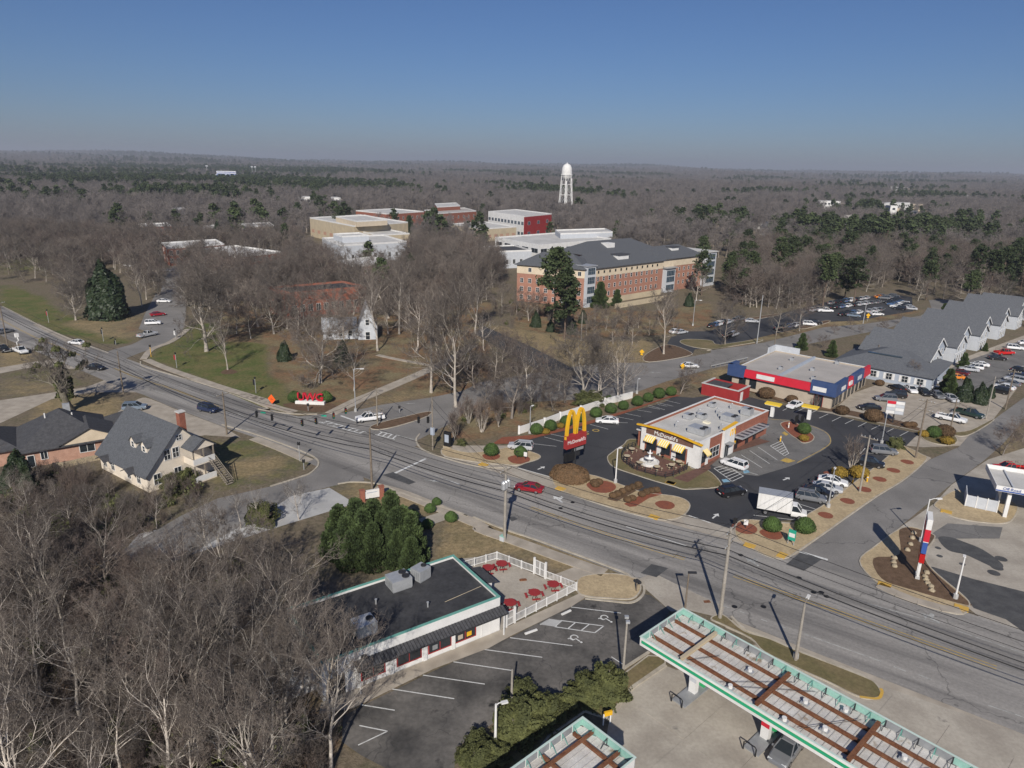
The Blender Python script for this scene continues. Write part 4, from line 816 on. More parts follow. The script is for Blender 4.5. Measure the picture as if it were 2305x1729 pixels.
para('old_hall', 'brick hall half hidden by the bare trees, upper left campus', 'A1', (860,478), (880,494), (1065,488), 10, 'brick', 'roof_white', 2, 2, 7)
para('old_hall', 'white-topped hall farthest back in the left campus trees', 'A1', (1040,386), (1056,398), (1158,388), 13, 'siding_pale', 'roof_white', 2, 1, 5)
para('old_hall', 'pale columned hall left of the dark cedar, middle campus', 'A1', (1262,492), (1280,510), (1352,502), 10, 'white_paint', 'roof_white', 2, 1, 4)
para('old_hall', 'pale roofed hall right of the dark cedar, middle campus', 'A1', (1500,478), (1520,498), (1705,488), 10, 'beige', 'roof_white', 2, 2, 7)
para('brick_lecture_hall', 'red brick lecture hall behind the big leaning oak', 'A6', (380,168), (560,215), (1195,160), 9, 'brick', 'roof_black', 1, 3, 10, band='brick')
# ------------------------------------------------------------------ white steep-roofed cottage
p = P('A6', 1130, 610); t = thing('white_chapel', 'small white chapel with a very steep front gable among the oaks', 'chapel', (p.x, p.y, 0), R(14))
m = MB(); gable_wall(m, 0, 5.6, 0, 6, 3.6, 7.2, 'y'); m.build('wall', 'siding_pale', t); gable_roof(t, 0, 5.6, 0, 6, 3.6, 7.2, .3, 'grey_metal', .15, 'steep_roof', 'y')
MB().box(-10, -.003, 1.6, 7, 0, 3.4).build('side_wall', 'siding_pale', t); gable_roof(t, -10, -.4, 1.6, 7, 3.4, 2.6, .3, 'grey_metal', .15, 'nave_roof', 'x')
window(t, 2.8, -.004, .1, 1.2, 2.2, 0, 1, 2, name='door'); window(t, 2.8, -.004, 4.4, 1.0, 1.6, 0, 1, 2)
for x in (-8, -5, -2.2): window(t, x, 1.596, 1, 1, 1.6, 0, 1, 2)

# ------------------------------------------------------------------ cream house with dormers
def cream_house():
    rz = R(-35.3); C = Vector((-56.4, 99.9, 0)); X = Matrix.Rotation(rz, 3, 'Z'); W, D, E, RI = 15, 11.6, 3.1, 6.3
    t = thing('cream_house', 'cream house with steep grey roof, twin dormers and red chimney', 'house', C - X @ Vector((W, 0, 0)), rz)
    m = MB(); gable_wall(m, 0, W, 0, D, E, RI); m.build('wall', 'house_cream', t); rf = gable_roof(t, 0, W, 0, D, E, RI, .55, 'shingle')
    s = RI/(D/2)
    for x in (8.0, 11.4):
        y0, z0 = 1.9, E + 1.9*s; d = put('dormer', None, t, (x, y0, z0 - .15))
        g = MB(); gable_wall(g, -.85, .85, 0, 2.6, 1.35, .85, 'y'); g.v = [(a, b, max(c, -.05)) for a, b, c in g.v]; g.build('dormer_wall', 'house_cream', d); gable_roof(d, -.85, .85, 0, 2.9, 1.35, .85, .2, 'shingle', .1, 'dormer_roof', 'y'); 
        window(d, 0, -.004, .35, .6, .9, 0, 1, 2, name='dormer_window')
    ch = MB().box(W-2.1, W-1.1, 6.9, 7.9, 4, 11.0).build('chimney', 'brick', t); MB().box(W-2.2, W-1.0, 6.8, 8.0, 11.0, 11.2).build('chimney_cap', 'roof_white', t)
    for y in (1.6,): window(t, W+.004, y, .9, 1.1, 1.7, R(90), 2, 2)
    for y in (5.0,): window(t, W+.004, y, .9, 1.1, 1.7, R(90), 2, 2)
    for y in (3.6, 5.0): window(t, W+.004, y, 4.4, .95, 1.6, R(90), 2, 2)
    window(t, W+.004, 5.8, 7.1, .8, .8, R(90), 2, 2)
    for x in (1.6, 4.2, 9.4, 12.4): window(t, x, -.004, .9, 1.0, 1.6, 0, 2, 2)
    for x in (3.0, 11.0): gable_roof(t, x-1.2, x+1.2, -1.3, 0, 2.7, .6, .15, 'shingle_dark', .1, 'porch_hood', 'y')
    m = MB(); gable_wall(m, -2.6, 0, 2.5, 8.5, 2.9, 3.2); m.build('side_wing', 'house_cream', t); gable_roof(t, -2.6, .4, 2.5, 8.5, 2.9, 3.2, .4, 'shingle', .15, 'wing_roof')
    # two-storey porch on the gable end
    x0, x1, y0, y1 = W+.003, W+2.9, 6.2, 9.9
    for z in (0, 3.0): MB().box(x0, x1, y0, y1, z, z+.2).build('porch_floor', 'house_cream', t); MB().box(x1-.1, x1, y0, y1, z+.203, z+1.1).build('porch_panel', 'white_paint', t); MB().box(x0, x1-.103, y0, y0+.1, z+.203, z+1.1).build('porch_panel', 'house_cream', t)
    for x, y in ((x1-.12, y0+.12), (x1-.12, y1-.12), (x1-.12, (y0+y1)/2)): MB().box(x-.09, x+.09, y-.09, y+.09, .2, 5.7).build('porch_post', 'weathered_wood', t)
    m = MB(); gable_wall(m, x0, x1, y0, y1, 5.9, 1.3); m.v = [(a, b, max(c, 5.7)) for a, b, c in m.v]; m.build('porch_gable', 'house_cream', t); gable_roof(t, x0+.3, x1, y0, y1, 5.9, 1.3, .3, 'shingle', .12, 'porch_roof')
    st = put('stair', None, t, (x1, y1 - 1.2, 0))
    for i in range(12): MB().box(.2 + i*.36, .58 + i*.36, 0, 1.2, 2.95 - i*.25, 3.03 - i*.25).build('step', 'weathered_wood', st)
    for y in (0, 1.2): m = MB(); m.bar((.1, y, 3.9), (4.6, y, .9), .07, .1).bar((.1, y, 3.4), (4.6, y, .45), .05, .07); m.build('handrail', 'weathered_wood', st)
cream_house()
# ------------------------------------------------------------------ brick ranch house
def ranch():
    a, b = P('B1', 205, 755), P('B1', 850, 640); rz = math.atan2(b.y-a.y, b.x-a.x); W = (b-a).length + 1
    t = thing('ranch_house', 'pinkish brick ranch house with wide dark hipped roof behind the cream house', 'house', (a.x, a.y, 0), rz)
    MB().box(0, W, 0, 13, -.3, 3.0).build('wall', 'brick_pink', t); hip_roof(t, 0, W, 0, 13, 3.0, 4.6, .7, 'shingle_dark')
    g = MB(); gable_wall(g, 5.5, 14.5, -.6, 5, 3.25, 2.2, 'y'); g.v = [(p[0], p[1], max(p[2], 3.05)) for p in g.v]; g.build('front_gable', 'cream', t); gable_roof(t, 5.5, 14.5, -.6, 6.5, 3.25, 2.2, .35, 'shingle_dark', .12, 'gable_roof', 'y')
    MB().box(W, W+6.5, 3.5, 12, -.3, 2.6).build('side_wing', 'brick_pink', t); hip_roof(t, W+.7, W+6.5, 3.5, 12, 2.75, 1.8, .6, 'shingle_dark', 'wing_roof'); MB().box(-9, -.003, 3, 14, -.3, 2.8).build('side_wing', 'brick_pink', t); hip_roof(t, -9, -.8, 3, 14, 2.8, 2.6, .6, 'shingle_dark', 'wing_roof')
    for x, w in ((3.0, .9), (9.3, 2.2), (13.5, 1.2)): window(t, x, -.004, 1.1, w, 1.3, 0, 2, 1)
    window(t, 1.1, -.004, .05, .9, 2.0, 0, 1, 1, name='door')
    for x, y, z in ((8, 5.5, 6.3), (4, 6.5, 6.6)): MB().lathe([(.12,-.4),(.12,.5)], 6, (x, y, z)).build('vent_pipe', 'white_paint', t)
    MB().box(W*.55, W*.55+1.1, 7.5, 8.2, 6.0, 7.9).build('roof_box', 'galv', t)
ranch()
t = thing('retaining_wall', 'low grey stone retaining wall below the ranch house', 'wall'); wp = G('B1', 440,750, 540,745, 680,710, 850,675)
for a, b in zip(wp, wp[1:]):
    for i in range(4):
        for j in range(3): q = a.lerp(b, (i+.5)/4); dd = b - a; MB().obox((0,0,0), dd.length/4 - .03, .4 + .04*((i+j) % 2), .29, 0).build('stone', 'rock', t, (q.x, q.y, j*.3), math.atan2(dd.y, dd.x))

# ------------------------------------------------------------------ near restaurant, white with black roof
def diner():
    A = Vector((-17.6, 56.0, 0)); B = Vector((-.8, 67.6, 0)); rz = math.atan2(B.y-A.y, B.x-A.x); W = (B-A).length; D, H = 10.4, 4.35
    t = thing('white_diner', 'white restaurant with black flat roof, teal edge and dark metal awning', 'restaurant', A, rz)
    flat_shell(t, W, D, H, 'white_paint', 'roof_black', .35, 'teal', .22, .07)
    MB().box(-3, -.003, 2.0, D, -.3, H-.9).build('rear_wing', 'white_paint', t); MB().box(-3, -.1, 2.0, D, H-.9, H-.82).build('rear_roof', 'roof_black', t)
    n = 46; aw = put('awning', None, t); x0 = 3.2; w = (W + .3 - x0)/n       # standing-seam pans
    for i in range(n):
        x = x0 + i*w; MB().add([(x+.012, -.02, 3.25), (x+w-.012, -.02, 3.25), (x+w-.012, -1.15, 2.8), (x+.012, -1.15, 2.8), (x+.012, -.02, 3.19), (x+w-.012, -.02, 3.19), (x+w-.012, -1.15, 2.74), (x+.012, -1.15, 2.74)], [(0,3,2,1),(4,5,6,7),(2,3,7,6),(0,1,5,4),(1,2,6,5),(3,0,4,7)]).build('roof_pan', 'shingle_dark', aw)
    for i in range(0, n+1): MB().bar((x0+i*w, -.02, 3.27), (x0+i*w, -1.16, 2.82), .03, .07).build('seam', 'dark_metal', aw)
    MB().box(x0, W+.3, -1.18, -1.152, 2.68, 2.82).build('gutter', 'dark_metal', aw)
    for x in (x0+.2, W-.1): MB().box(x-.06, x+.06, -1.05, -.95, .05, 2.75).build('awning_post', 'white_paint', aw)
    for x, ww in ((5.2, 2.4), (9.2, 2.6), (12.8, 2.6), (15.9, 2.5)): window(t, x, -.004, .75, ww, 1.6, 0, 2, 1, 'red_panel', 'glass', .12)
    for x in (3.6, 7.2, 11.0, 14.4): MB().box(x-.22, x+.22, -.14, -.003, 0, 2.5).build('pier', 'white_paint', t)
    window(t, 18.6, -.004, .05, 1.0, 2.1, 0, 1, 1, 'white_paint', 'white_paint', name='door')
    for x, c in ((16.4, 'yellow'), (12.2, 'grey_metal'), (15.3, 'beige')): MB().box(x-.3, x+.3, -.06, -.045, .95, 1.5).build('window_poster', c, t)
    window(t, 1.4, -.004, .05, 1.5, 2.2, 0, 1, 1, 'dark_metal', 'dark_metal', name='side_door')
    MB().lathe([(.35,0),(.35,.12)], 10, (4.2, -.4, 3.6)).build('wall_light', 'dark_metal', t)
    # lean-to on the patio end
    MB().box(W+.003, W+2.4, 5.4, 8.4, 0, 2.7).build('lean_to', 'white_paint', t); MB().add([(W, 5.0, 3.2), (W, 8.8, 3.2), (W+2.9, 8.8, 2.65), (W+2.9, 5.0, 2.65), (W, 5.0, 3.08), (W, 8.8, 3.08), (W+2.9, 8.8, 2.53), (W+2.9, 5.0, 2.53)], [(0,3,2,1),(4,5,6,7),(0,4,7,3),(3,7,6,2),(2,6,5,1),(1,5,4,0)]).build('lean_to_roof', 'shingle_dark', t)
    zr = H - .28
    rooftop_unit(P('B6', 685, 330, zr), 2.4, 2.1, 1.35, rz, 'white rooftop air unit with two fans on the black-roofed restaurant')
    rooftop_unit(P('B6', 822, 280, zr), 1.7, 1.6, 1.45, rz + .3, 'grey hooded rooftop unit beside the white one on the black roof', 'rooftop_unit', 1)
    rooftop_unit(P('B6', 470, 615, zr), 2.2, 1.9, 1.4, rz, 'weathered rooftop air unit at the wooded end of the black roof', 'rooftop_unit', 1)
    for x, y in ((13, 3.0), (8.5, 6.5)): MB().lathe([(.09,0),(.09,.55),(.14,.56),(.14,.65)], 8, (x, y, zr)).build('vent_pipe', 'galv', t)
    MB().tube([tuple(Vector((W-.5 - i*.55, 3.2 - .05*i, zr + .06))) for i in range(10)], .03, 4).build('roof_hose', 'stone_tan', t)
    return t
diner_o = diner()
# patio fence of single pickets
def fence():
    t = thing('patio_fence', 'white picket fence round the picnic patio of the near restaurant', 'fence'); pk = MB().box(-.025, .025, -.02, .02, .12, 1.12).mesh('picket', 'white_paint')
    po = MB().box(-.06, .06, -.06, .06, .0, 1.25).mesh('post', 'white_paint')
    def run(a, b, n):
        d = b - a; ang = math.atan2(d.y, d.x)
        for i in range(n+1): q = a.lerp(b, i/n); put('post', po, t, (q.x, q.y, .07), ang)
        for z in (.2, 1.12): m = MB(); m.bar((a.x, a.y, z+.07), (b.x, b.y, z+.07), .05, .07); m.build('rail', 'white_paint', t)
        k = int(d.length/.19)
        for i in range(1, k): q = a.lerp(b, i/k); put('picket', pk, t, (q.x, q.y, .07), ang)
    c = G('B6', 1085,228, 1295,168, 1527,255, 1597,287, 1790,362, 1405,562)
    run(c[0], c[1], 3); run(c[1], c[2], 3); run(c[3], c[4], 2); run(c[4], c[5], 6)
    def gate(a, b, h, label, n=2):
        g = thing('gate', label, 'gate', (a.x, a.y, .07), math.atan2(b.y-a.y, b.x-a.x), 'patio gates'); L = (b-a).length
        for x in (0, L): MB().box(x-.11, x+.11, -.11, .11, 0, h+.25).build('gate_post', 'white_paint', g)
        for i in range(n):
            x0, x1 = .14 + (L-.28)*i/n, .14 + (L-.28)*(i+1)/n - .03; m = MB(); m.box(x0, x0+.06, -.03, .03, .1, h).box(x1-.06, x1, -.03, .03, .1, h)
            for z in (.1, h*.5, h-.06): m.box(x0+.061, x1-.061, -.03, .03, z, z+.06)
            lf = m.build('gate_leaf', 'white_paint', g)
            for j in range(1, 6): put('bar', MB().box(-.015, .015, -.015, .015, .16, h-.06).mesh('bar', 'white_paint'), lf, (x0 + (x1-x0)*j/6, 0, 0))
    gate(c[2], c[3], 2.1, 'tall white double gate in the patio fence facing the road'); e = P('B6', 1352, 590); gate(e, c[5], 1.9, 'white single gate at the restaurant corner of the patio', 1)
fence()
def picnic(k, x, y, rz, label, sc_=1):
    p = P(k, x, y); t = thing('picnic_table', label, 'table', (p.x, p.y, .075), rz, 'red picnic tables')
    m = MB(); m.lathe([(.78,.72),(.8,.76),(0.01,.77)], 8, caps=True); m.build('table_top', 'red_panel', t); m = MB(); m.tube([(-.35,-.35,0),(-.05,-.05,.72)], .04, 5).tube([(.35,.35,0),(.05,.05,.72)], .04, 5).tube([(.35,-.35,0),(.05,-.05,.72)], .04, 5).tube([(-.35,.35,0),(-.05,.05,.72)], .04, 5); m.build('leg_frame', 'dark_metal', t)
    for i in range(4):
        a = i*math.pi/2; s = put('bench', MB().box(-.5, .5, -.14, .14, .42, .47).mesh('bench', 'red_panel'), t, (1.02*math.cos(a), 1.02*math.sin(a), 0), a + math.pi/2)
        MB().bar((0, .1, .38), (0, .95, .38), .05, .05).build('bench_arm', 'dark_metal', s); MB().box(-.04, .04, -.04, .04, 0, .42).build('bench_leg', 'dark_metal', s)
for x, y, l in ((1325,222,'in the far corner by the fence'), (1240,248,'half hidden behind the dark lean-to'), (1645,352,'nearest the road side fence'), (1528,405,'in the middle by the walk'), (1378,468,'beside the small gate')): picnic('B6', x, y, R(12), 'red octagonal picnic table on the patio, ' + l)
p = P('B6', 1458, 297); t = tag(MB().obox((0,0,0), .9, .35, .12, 0).box(-.3,.3,-.1,.1,.12,.2).build('patio_bin_lid', 'rust', None, (p.x, p.y, .076), .2), 'small rusty iron box lying on the concrete patio', 'box')

# ------------------------------------------------------------------ fuel canopies with open tops
def canopy(name, label, org, rz, L, Wd, z1=5.8, fh=.95, nc=(), girders=(), beams=(), lamps=()):
    t = thing(name, label, 'canopy', org, rz); z0 = z1 - fh; zd = z0 + .18
    for side, (a, b) in (('front', (-.0, .06)), ('back', (Wd-.06, Wd))):
        o = MB().box(0, L, a, b, z0, z1).build('fascia', 'white_paint' if side == 'front' else 'galv', t)
        if side == 'front': 
            MB().box(.2, L, -.03, -.003, z0+.34, z0+.66).build('stripe', 'green_stripe', o); MB().box(.2, L, -.035, -.031, z0+.45, z0+.55).build('stripe_light', 'sig_green', o)
    for x in (0, L-.06): MB().box(x, x+.06, .063, Wd-.063, z0, z1).build('fascia', 'white_paint', t)
    m = MB(); m.box(-.06, L+.06, -.06, .1, z1+.003, z1+.06).box(-.06, L+.06, Wd-.1, Wd+.06, z1+.003, z1+.06).box(-.06, .1, .103, Wd-.103, z1+.003, z1+.06).box(L-.1, L+.06, .103, Wd-.103, z1+.003, z1+.06); m.build('cap_trim', 'rim_trim', t)
    n = int(L/.62); w = L/n; pan = MB().box(.012, w-.012, .07, Wd-.07, zd-.03, zd).box(w-.03, w-.012, .07, Wd-.07, zd+.001, zd+.06).mesh('deck_pan', 'deck_white')
    for i in range(n): put('deck_pan', pan, t, (i*w + (.04 if i == 0 else 0), 0, 0))
    for y in beams:
        o = MB().box(.3, L-.3, y-.13, y+.13, zd+.06, zd+.09).box(.3, L-.3, y-.03, y+.03, zd+.0905, zd+.3).box(.3, L-.3, y-.13, y+.13, zd+.3005, zd+.34).build('beam', 'rust', t)
    for x in girders: MB().box(x-.16, x+.16, .6, Wd-.6, zd+.345, zd+.4).box(x-.05, x+.05, .6, Wd-.6, zd+.4005, zd+.62).box(x-.16, x+.16, .6, Wd-.6, zd+.6205, zd+.67).build('girder', 'rust' if x > 6 else 'stone_tan', t)
    kb = int(L/1.25)                           # inner panels and triangular stays behind each fascia
    for i in range(kb):
        x0, x1 = L*i/kb + .05, L*(i+1)/kb - .05
        MB().box(x0, x1, Wd-.1, Wd-.063, zd+.1, z1-.05).build('fascia_panel', 'teal_pale' if (i//4) % 3 != 1 else 'grey_metal', t); MB().box(x0, x1, .063, .1, zd+.1, z1-.05).build('fascia_panel', 'teal_pale' if (i//5) % 2 else 'grey_metal', t)
        for yy, sg in ((Wd-.12, -1), (.12, 1)):
            m = MB(); m.bar((x0-.05, yy, z1-.06), (x0-.05, yy+sg*.75, zd+.05), .045, .045).bar((x0-.05, yy, z1-.06), (x0-.05, yy, zd+.05), .045, .045).bar((x0-.05, yy+sg*.4, zd+.32), (x0+.2, yy, zd+.05), .035, .035); m.build('stay', 'teal' if i % 2 else 'dark_metal', t)
    kw = max(2, int(Wd/1.3))
    for i in range(kw):
        y0, y1 = Wd*i/kw + .1, Wd*(i+1)/kw - .05; MB().box(.063, .1, y0, y1, zd+.1, z1-.05).build('fascia_panel', 'grey_metal' if 0 < i < kw-1 else 'teal_pale', t)
        m = MB(); m.bar((.12, y0, z1-.06), (.8, y0, zd+.05), .045, .045).bar((.12, y0, z1-.06), (.12, y0, zd+.05), .045, .045); m.build('stay', 'teal', t)
    for x, y in lamps: MB().box(x-.35, x+.35, y-.25, y+.25, zd+.065, zd+.2).build('lamp_box', 'galv', t); MB().lathe([(.22,0),(.22,.3)], 8, (x, y, zd+.2)).build('lamp_drum', 'white_paint', t)
    for x, y in nc: MB().box(x-.38, x+.38, y-.3, y+.3, 0, z0+.05).build('column', 'white_paint', t); MB().box(x-.4, x+.4, y-.32, y-.303, 1.5, 2.3).build('column_sign', 'red_paint' if x > 8 else 'siding_pale', t)
    m = MB()
    for a, b in (((8.5, .8), (13, 6)), ((9.2, .8), (15, 6.4)), ((16, 1), (19, 6)), ((22, .6), (25, 5)), ((4.8, 1.0), (6.5, 4.0))):
        if b[0] < L and b[1] < Wd: m.tube([(a[0], a[1], zd+.37), ((a[0]+b[0])/2, (a[1]+b[1])/2, zd+.39), (b[0], b[1], zd+.37)], .025, 4)
    if m.v: m.build('conduit', 'black', t)['kind'] = 'stuff'
    return t
can1 = canopy('fuel_canopy', 'long fuel canopy with green striped white fascia and rusty beams on an open deck', P('B7', 1258, 492, 5.8) - Vector((0,0,5.8)), R(-47.6), 36, 7.25, nc=((4.4,3.5),(12.2,3.5),(20.2,3.5),(28.2,3.5)), girders=(4.4,12.2,20.2,28.2), beams=(1.7,3.6,5.5), lamps=((9.4,1.1),(9.4,4.5),(14.6,1.1),(14.8,4.5),(17.4,2.7),(17.6,6.2),(22.6,1.1),(23,4.6),(26,2.6),(31,4.6)))
q = P('B7', 780, 1160, 5.8); X = Matrix.Rotation(R(-47.6), 3, 'Z')
can2 = canopy('small_fuel_canopy', 'small square fuel canopy with pale green rim at the bottom edge', (q - Vector((0,0,5.8))) + X @ Vector((0, -12, 0)), R(-47.6), 5.6, 12, nc=((2.8,3.2),), girders=(), beams=(), lamps=((3.4,7.5),))
zc = 5.8 - .95 + .18
for y in (3, 7, 10.6): MB().box(.3, 5.3, y-.13, y+.13, zc+.06, zc+.3).build('beam', 'rust', can2)
for x in (1.4, 4.2): MB().box(x-.13, x+.13, .3, 11.7, zc+.305, zc+.5).build('girder', 'rust', can2)
def pump(t, x, y, label):
    p = world(t, x, y, 0); u = thing('fuel_pump', label, 'fuel pump', (p.x, p.y, .2), R(-47.6), 'fuel pumps'); MB().box(-.45, .45, -.28, .28, 0, 1.75).build('cabinet', 'green_stripe', u); MB().box(-.36, .36, -.3, -.281, .95, 1.6).build('screen', 'white_paint', u); MB().box(-.5, .5, -.32, .32, 1.75, 1.95).build('top_sign', 'white_paint', u); MB().tube([(.46,0,1.4),(.75,0,1.0),(.6,0,.4),(.47,0,1.0)], .03, 5).build('hose', 'black', u)
for x, s in ((4.4,'farthest left'), (12.2,'second from the left'), (20.2,'third from the left'), (28.2,'nearest the camera')):
    p = world(can1, x, 3.5, 0); struct(MB().obox((0,0,0), 1.5, 5.0, .18, 0).build('pump_island', 'grey_metal', None, (p.x, p.y, .02), R(-47.6)))
    pump(can1, x, 5.0, 'green and white fuel pump under the long canopy, ' + s)
    g = thing('hoop_guard', 'black steel hoop guard at the pump island, ' + s, 'guard', world(can1, x, .7, .2), R(-47.6), 'pump hoop guards'); MB().tube([(-.6,0,0),(-.6,0,.8),(-.45,0,.95),(.45,0,.95),(.6,0,.8),(.6,0,0)], .06, 6).build('hoop', 'black', g)
# ------------------------------------------------------------------ east filling station corner
p = P('B4', 2036, 562, 4.6); t = thing('east_canopy', 'white filling station canopy with dark blue lettering at the right edge', 'canopy', (p.x, p.y, 0), R(-24))
MB().box(0, 14, 0, .1, 4.6, 5.5).box(0, .1, .103, 9, 4.6, 5.5).box(.103, 14, 8.9, 9, 4.6, 5.5).build('fascia', 'white_paint', t); MB().box(.1, 14, .1, 8.9, 4.75, 4.85).build('deck', 'roof_white', t); MB().box(0, 14, -.03, -.003, 4.66, 4.86).build('stripe', 'sign_blue', t)
ptxt('Off-Road', .62, .02, 'sign_blue', t, (2.0, -.04, 4.96)); ptxt('Non', .62, .02, 'sign_blue', t, (6.2, -.04, 4.96))
for x, y in ((2.2, 1.4), (2.2, 7)): MB().box(x-.25, x+.25, y-.25, y+.25, 0, 4.7).build('column', 'white_paint', t)
for x in (2.5, 7.5): MB().box(x-.1, x+.1, .2, 8.8, 4.853, 5.05).build('rib', 'siding_pale', t)
e0, e1 = P('B4', 1845, 660), P('B4', 2040, 702); t = thing('bin_screen', 'white panelled bin enclosure on the tan bed of the east station', 'enclosure', (e0.x, e0.y, .1), math.atan2(e1.y-e0.y, e1.x-e0.x)); L = (e1-e0).length
for i in range(3): MB().box(i*L/3+.03, (i+1)*L/3-.03, 0, .12, .05, 1.9).build('panel', 'siding_pale', t)
for i in range(4): MB().box(i*L/3-.07, i*L/3+.07, -.05, .15, 0, 2.05).build('post', 'white_paint', t)
for x in (0, L): MB().box(x-.06, x+.06, .16, 4.2, .05, 1.9).build('side_panel', 'siding_pale', t)
# ------------------------------------------------------------------ water tower
def tower():
    c = P('A3', 765, 300, 38); s = 780 / c.y; x, y = c.x*s, 780; t = thing('water_tower', 'white water tower with domed tank on tall braced legs', 'water tower', (x, y, 0))
    MB().lathe([(.8,36),(3.2,37.5),(5.3,40),(5.7,43),(5.6,46),(5.0,49.5),(3.6,52),(1.6,53.2),(.5,53.5),(.5,54.4),(.01,54.6)], 20).build('tank', 'white_paint', t, smooth=True); MB().lathe([(6.1,41.6),(6.3,41.6),(6.3,42.7),(6.1,42.7)], 20, caps=False).build('walkway', 'white_paint', t); MB().lathe([(.8,0),(.8,37)], 10).build('riser', 'white_paint', t)
    tops = []; 
    for k in range(6):
        a = k*math.pi/3 + .3; b = (8.6*math.cos(a), 8.6*math.sin(a), 0); u = (5.6*math.cos(a), 5.6*math.sin(a), 43); tops.append((b, u)); MB().tube([b, u], .42, 6).build('leg', 'white_paint', t)
    for k in range(6):
        (b0, u0), (b1, u1) = tops[k], tops[(k+1) % 6]
        for z0, z1 in ((.0,.25),(.25,.5),(.5,.75),(.75,.98)):
            A = lambda b, u, f: tuple(Vector(b).lerp(Vector(u), f))
            m = MB(); m.tube([A(b0,u0,z1), A(b1,u1,z1)], .22, 4).tube([A(b0,u0,z0), A(b1,u1,z1)], .1, 3).tube([A(b1,u1,z0), A(b0,u0,z1)], .1, 3); m.build('brace', 'white_paint', t)
tower()
# ------------------------------------------------------------------ stadium and far roofs
p = P('A1', 1408, 190, 4); t = thing('stadium', 'distant blue and white stadium stand with a press box', 'stadium', (p.x, p.y, 0), R(8))
w = (P('A1', 1465, 190, 4) - P('A1', 1350, 190, 4)).length
MB().add([(-w*.6,-26,0),(w*.6,-26,0),(w*.6,0,11),(-w*.6,0,11),(w*.6,4,0),(-w*.6,4,0),(w*.6,4,11),(-w*.6,4,11)], [(0,1,2,3),(2,6,7,3),(4,5,7,6),(0,3,7,5),(1,4,6,2),(0,5,4,1)]).build('seating', 'siding_pale', t)
for i in (-.35, -.1, .15, .4): MB().add([(i*w-4,-25,.6),(i*w+4,-25,.6),(i*w+4,-1,10.7),(i*w-4,-1,10.7)], [(0,1,2,3)]).build('seat_block', 'sign_blue', t)
MB().box(-w*.45, w*.45, 4.01, 12, 8, 20).build('press_box', 'white_paint', t)
for z in (11.5, 16): MB().box(-w*.44, w*.44, 3.9, 4.0, z, z+2).build('window_band', 'sign_blue', t)
for x in (-w*.9, w*1.2, w*1.35): m = MB(); m.tube([(x,10,0),(x,10,34)], .5, 5).box(x-3, x+3, 9.5, 10.5, 31, 34); m.build('floodlight_mast', 'galv', t)
far = [('A4',940,352,1150,355,'behind the trees, left of the long pale roofs'),('A4',1330,368,1600,360,'long pale range in the far woods'),('A4',1370,258,1535,264,'highest pale group near the horizon'),('A4',1725,272,1795,274,'small pale roofs toward the right horizon'),('A4',1855,318,1960,318,'low pale roof far right'),('A4',1380,386,1450,388,'pinkish gabled row below the long pale range'),('A3',1205,216,1315,218,'thin white shed on the horizon'),('A3',1455,215,1512,217,'second thin white shed on the horizon'),('A1',1065,158,1130,160,'white sheds left of the stadium'),('A2',200,340,330,342,'white roofs in the pines, upper middle'),('A2',420,345,490,345,'white shed right of the roofs in the pines')]
for i, (k, x0, y0, x1, y1, s) in enumerate(far):
    a, b = P(k, x0, y0, 11), P(k, x1, y1, 11); d = b - a
    t = thing('far_building', 'distant pale flat building, ' + s, 'building', (a.x, a.y, float(hill(a.x, a.y)) * .9), math.atan2(d.y, d.x), 'distant pale buildings')
    L = d.length; MB().box(0, L*.62, 0, 18, -2, 15).build('wall', 'white_paint', t); MB().box(L*.62+.1, L, 4, 22, -2, 12.5).build('wing', 'cream', t); MB().box(.3, L*.62-.3, .3, 17.7, 15, 15.3).build('roof', 'roof_white', t)
    for j in range(int(min(14, L/8))): window(t, 4 + j*L*.6/max(1, int(min(14, L/8))), -.004, 10.5, 3, 2.2, 0, 1, 1)
hs = [('A4',325,488,'left of the pines behind the residence hall'),('A4',520,490,'white gabled one in the middle distance'),('A4',1115,475,'tall white one among the bare trees'),('A3',1180,465,'pale one below the water tower'),('A3',1265,440,'pale one right of the water tower'),('A4',630,530,'low white one near the pines'),('A4',1880,650,'large pale one in the right-hand trees'),('A4',1500,440,'greenish flat one'),('A4',90,425,'left of centre, deep in the woods'),('A4',1990,465,'white one toward the right edge'),('A4',1750,550,'grey one behind the dark pines')]
for i, (k, x, y, s) in enumerate(hs):
    p = P(k, x, y, 3); t = thing('far_house', 'small distant house, ' + s, 'house', (p.x, p.y, 0), R(20*i), 'houses in the far trees')
    m = MB(); gable_wall(m, -7, 7, -5, 5, 7, 3.5); m.build('wall', 'white_paint' if i % 3 else 'beige', t); gable_roof(t, -7, 7, -5, 5, 7, 3.5, .4, 'shingle' if i % 2 else 'roof_tan', .2)
    for xx in (-4, 0, 4): window(t, xx, -5.004, 4.4, 1.3, 1.6, 0, 1, 2)
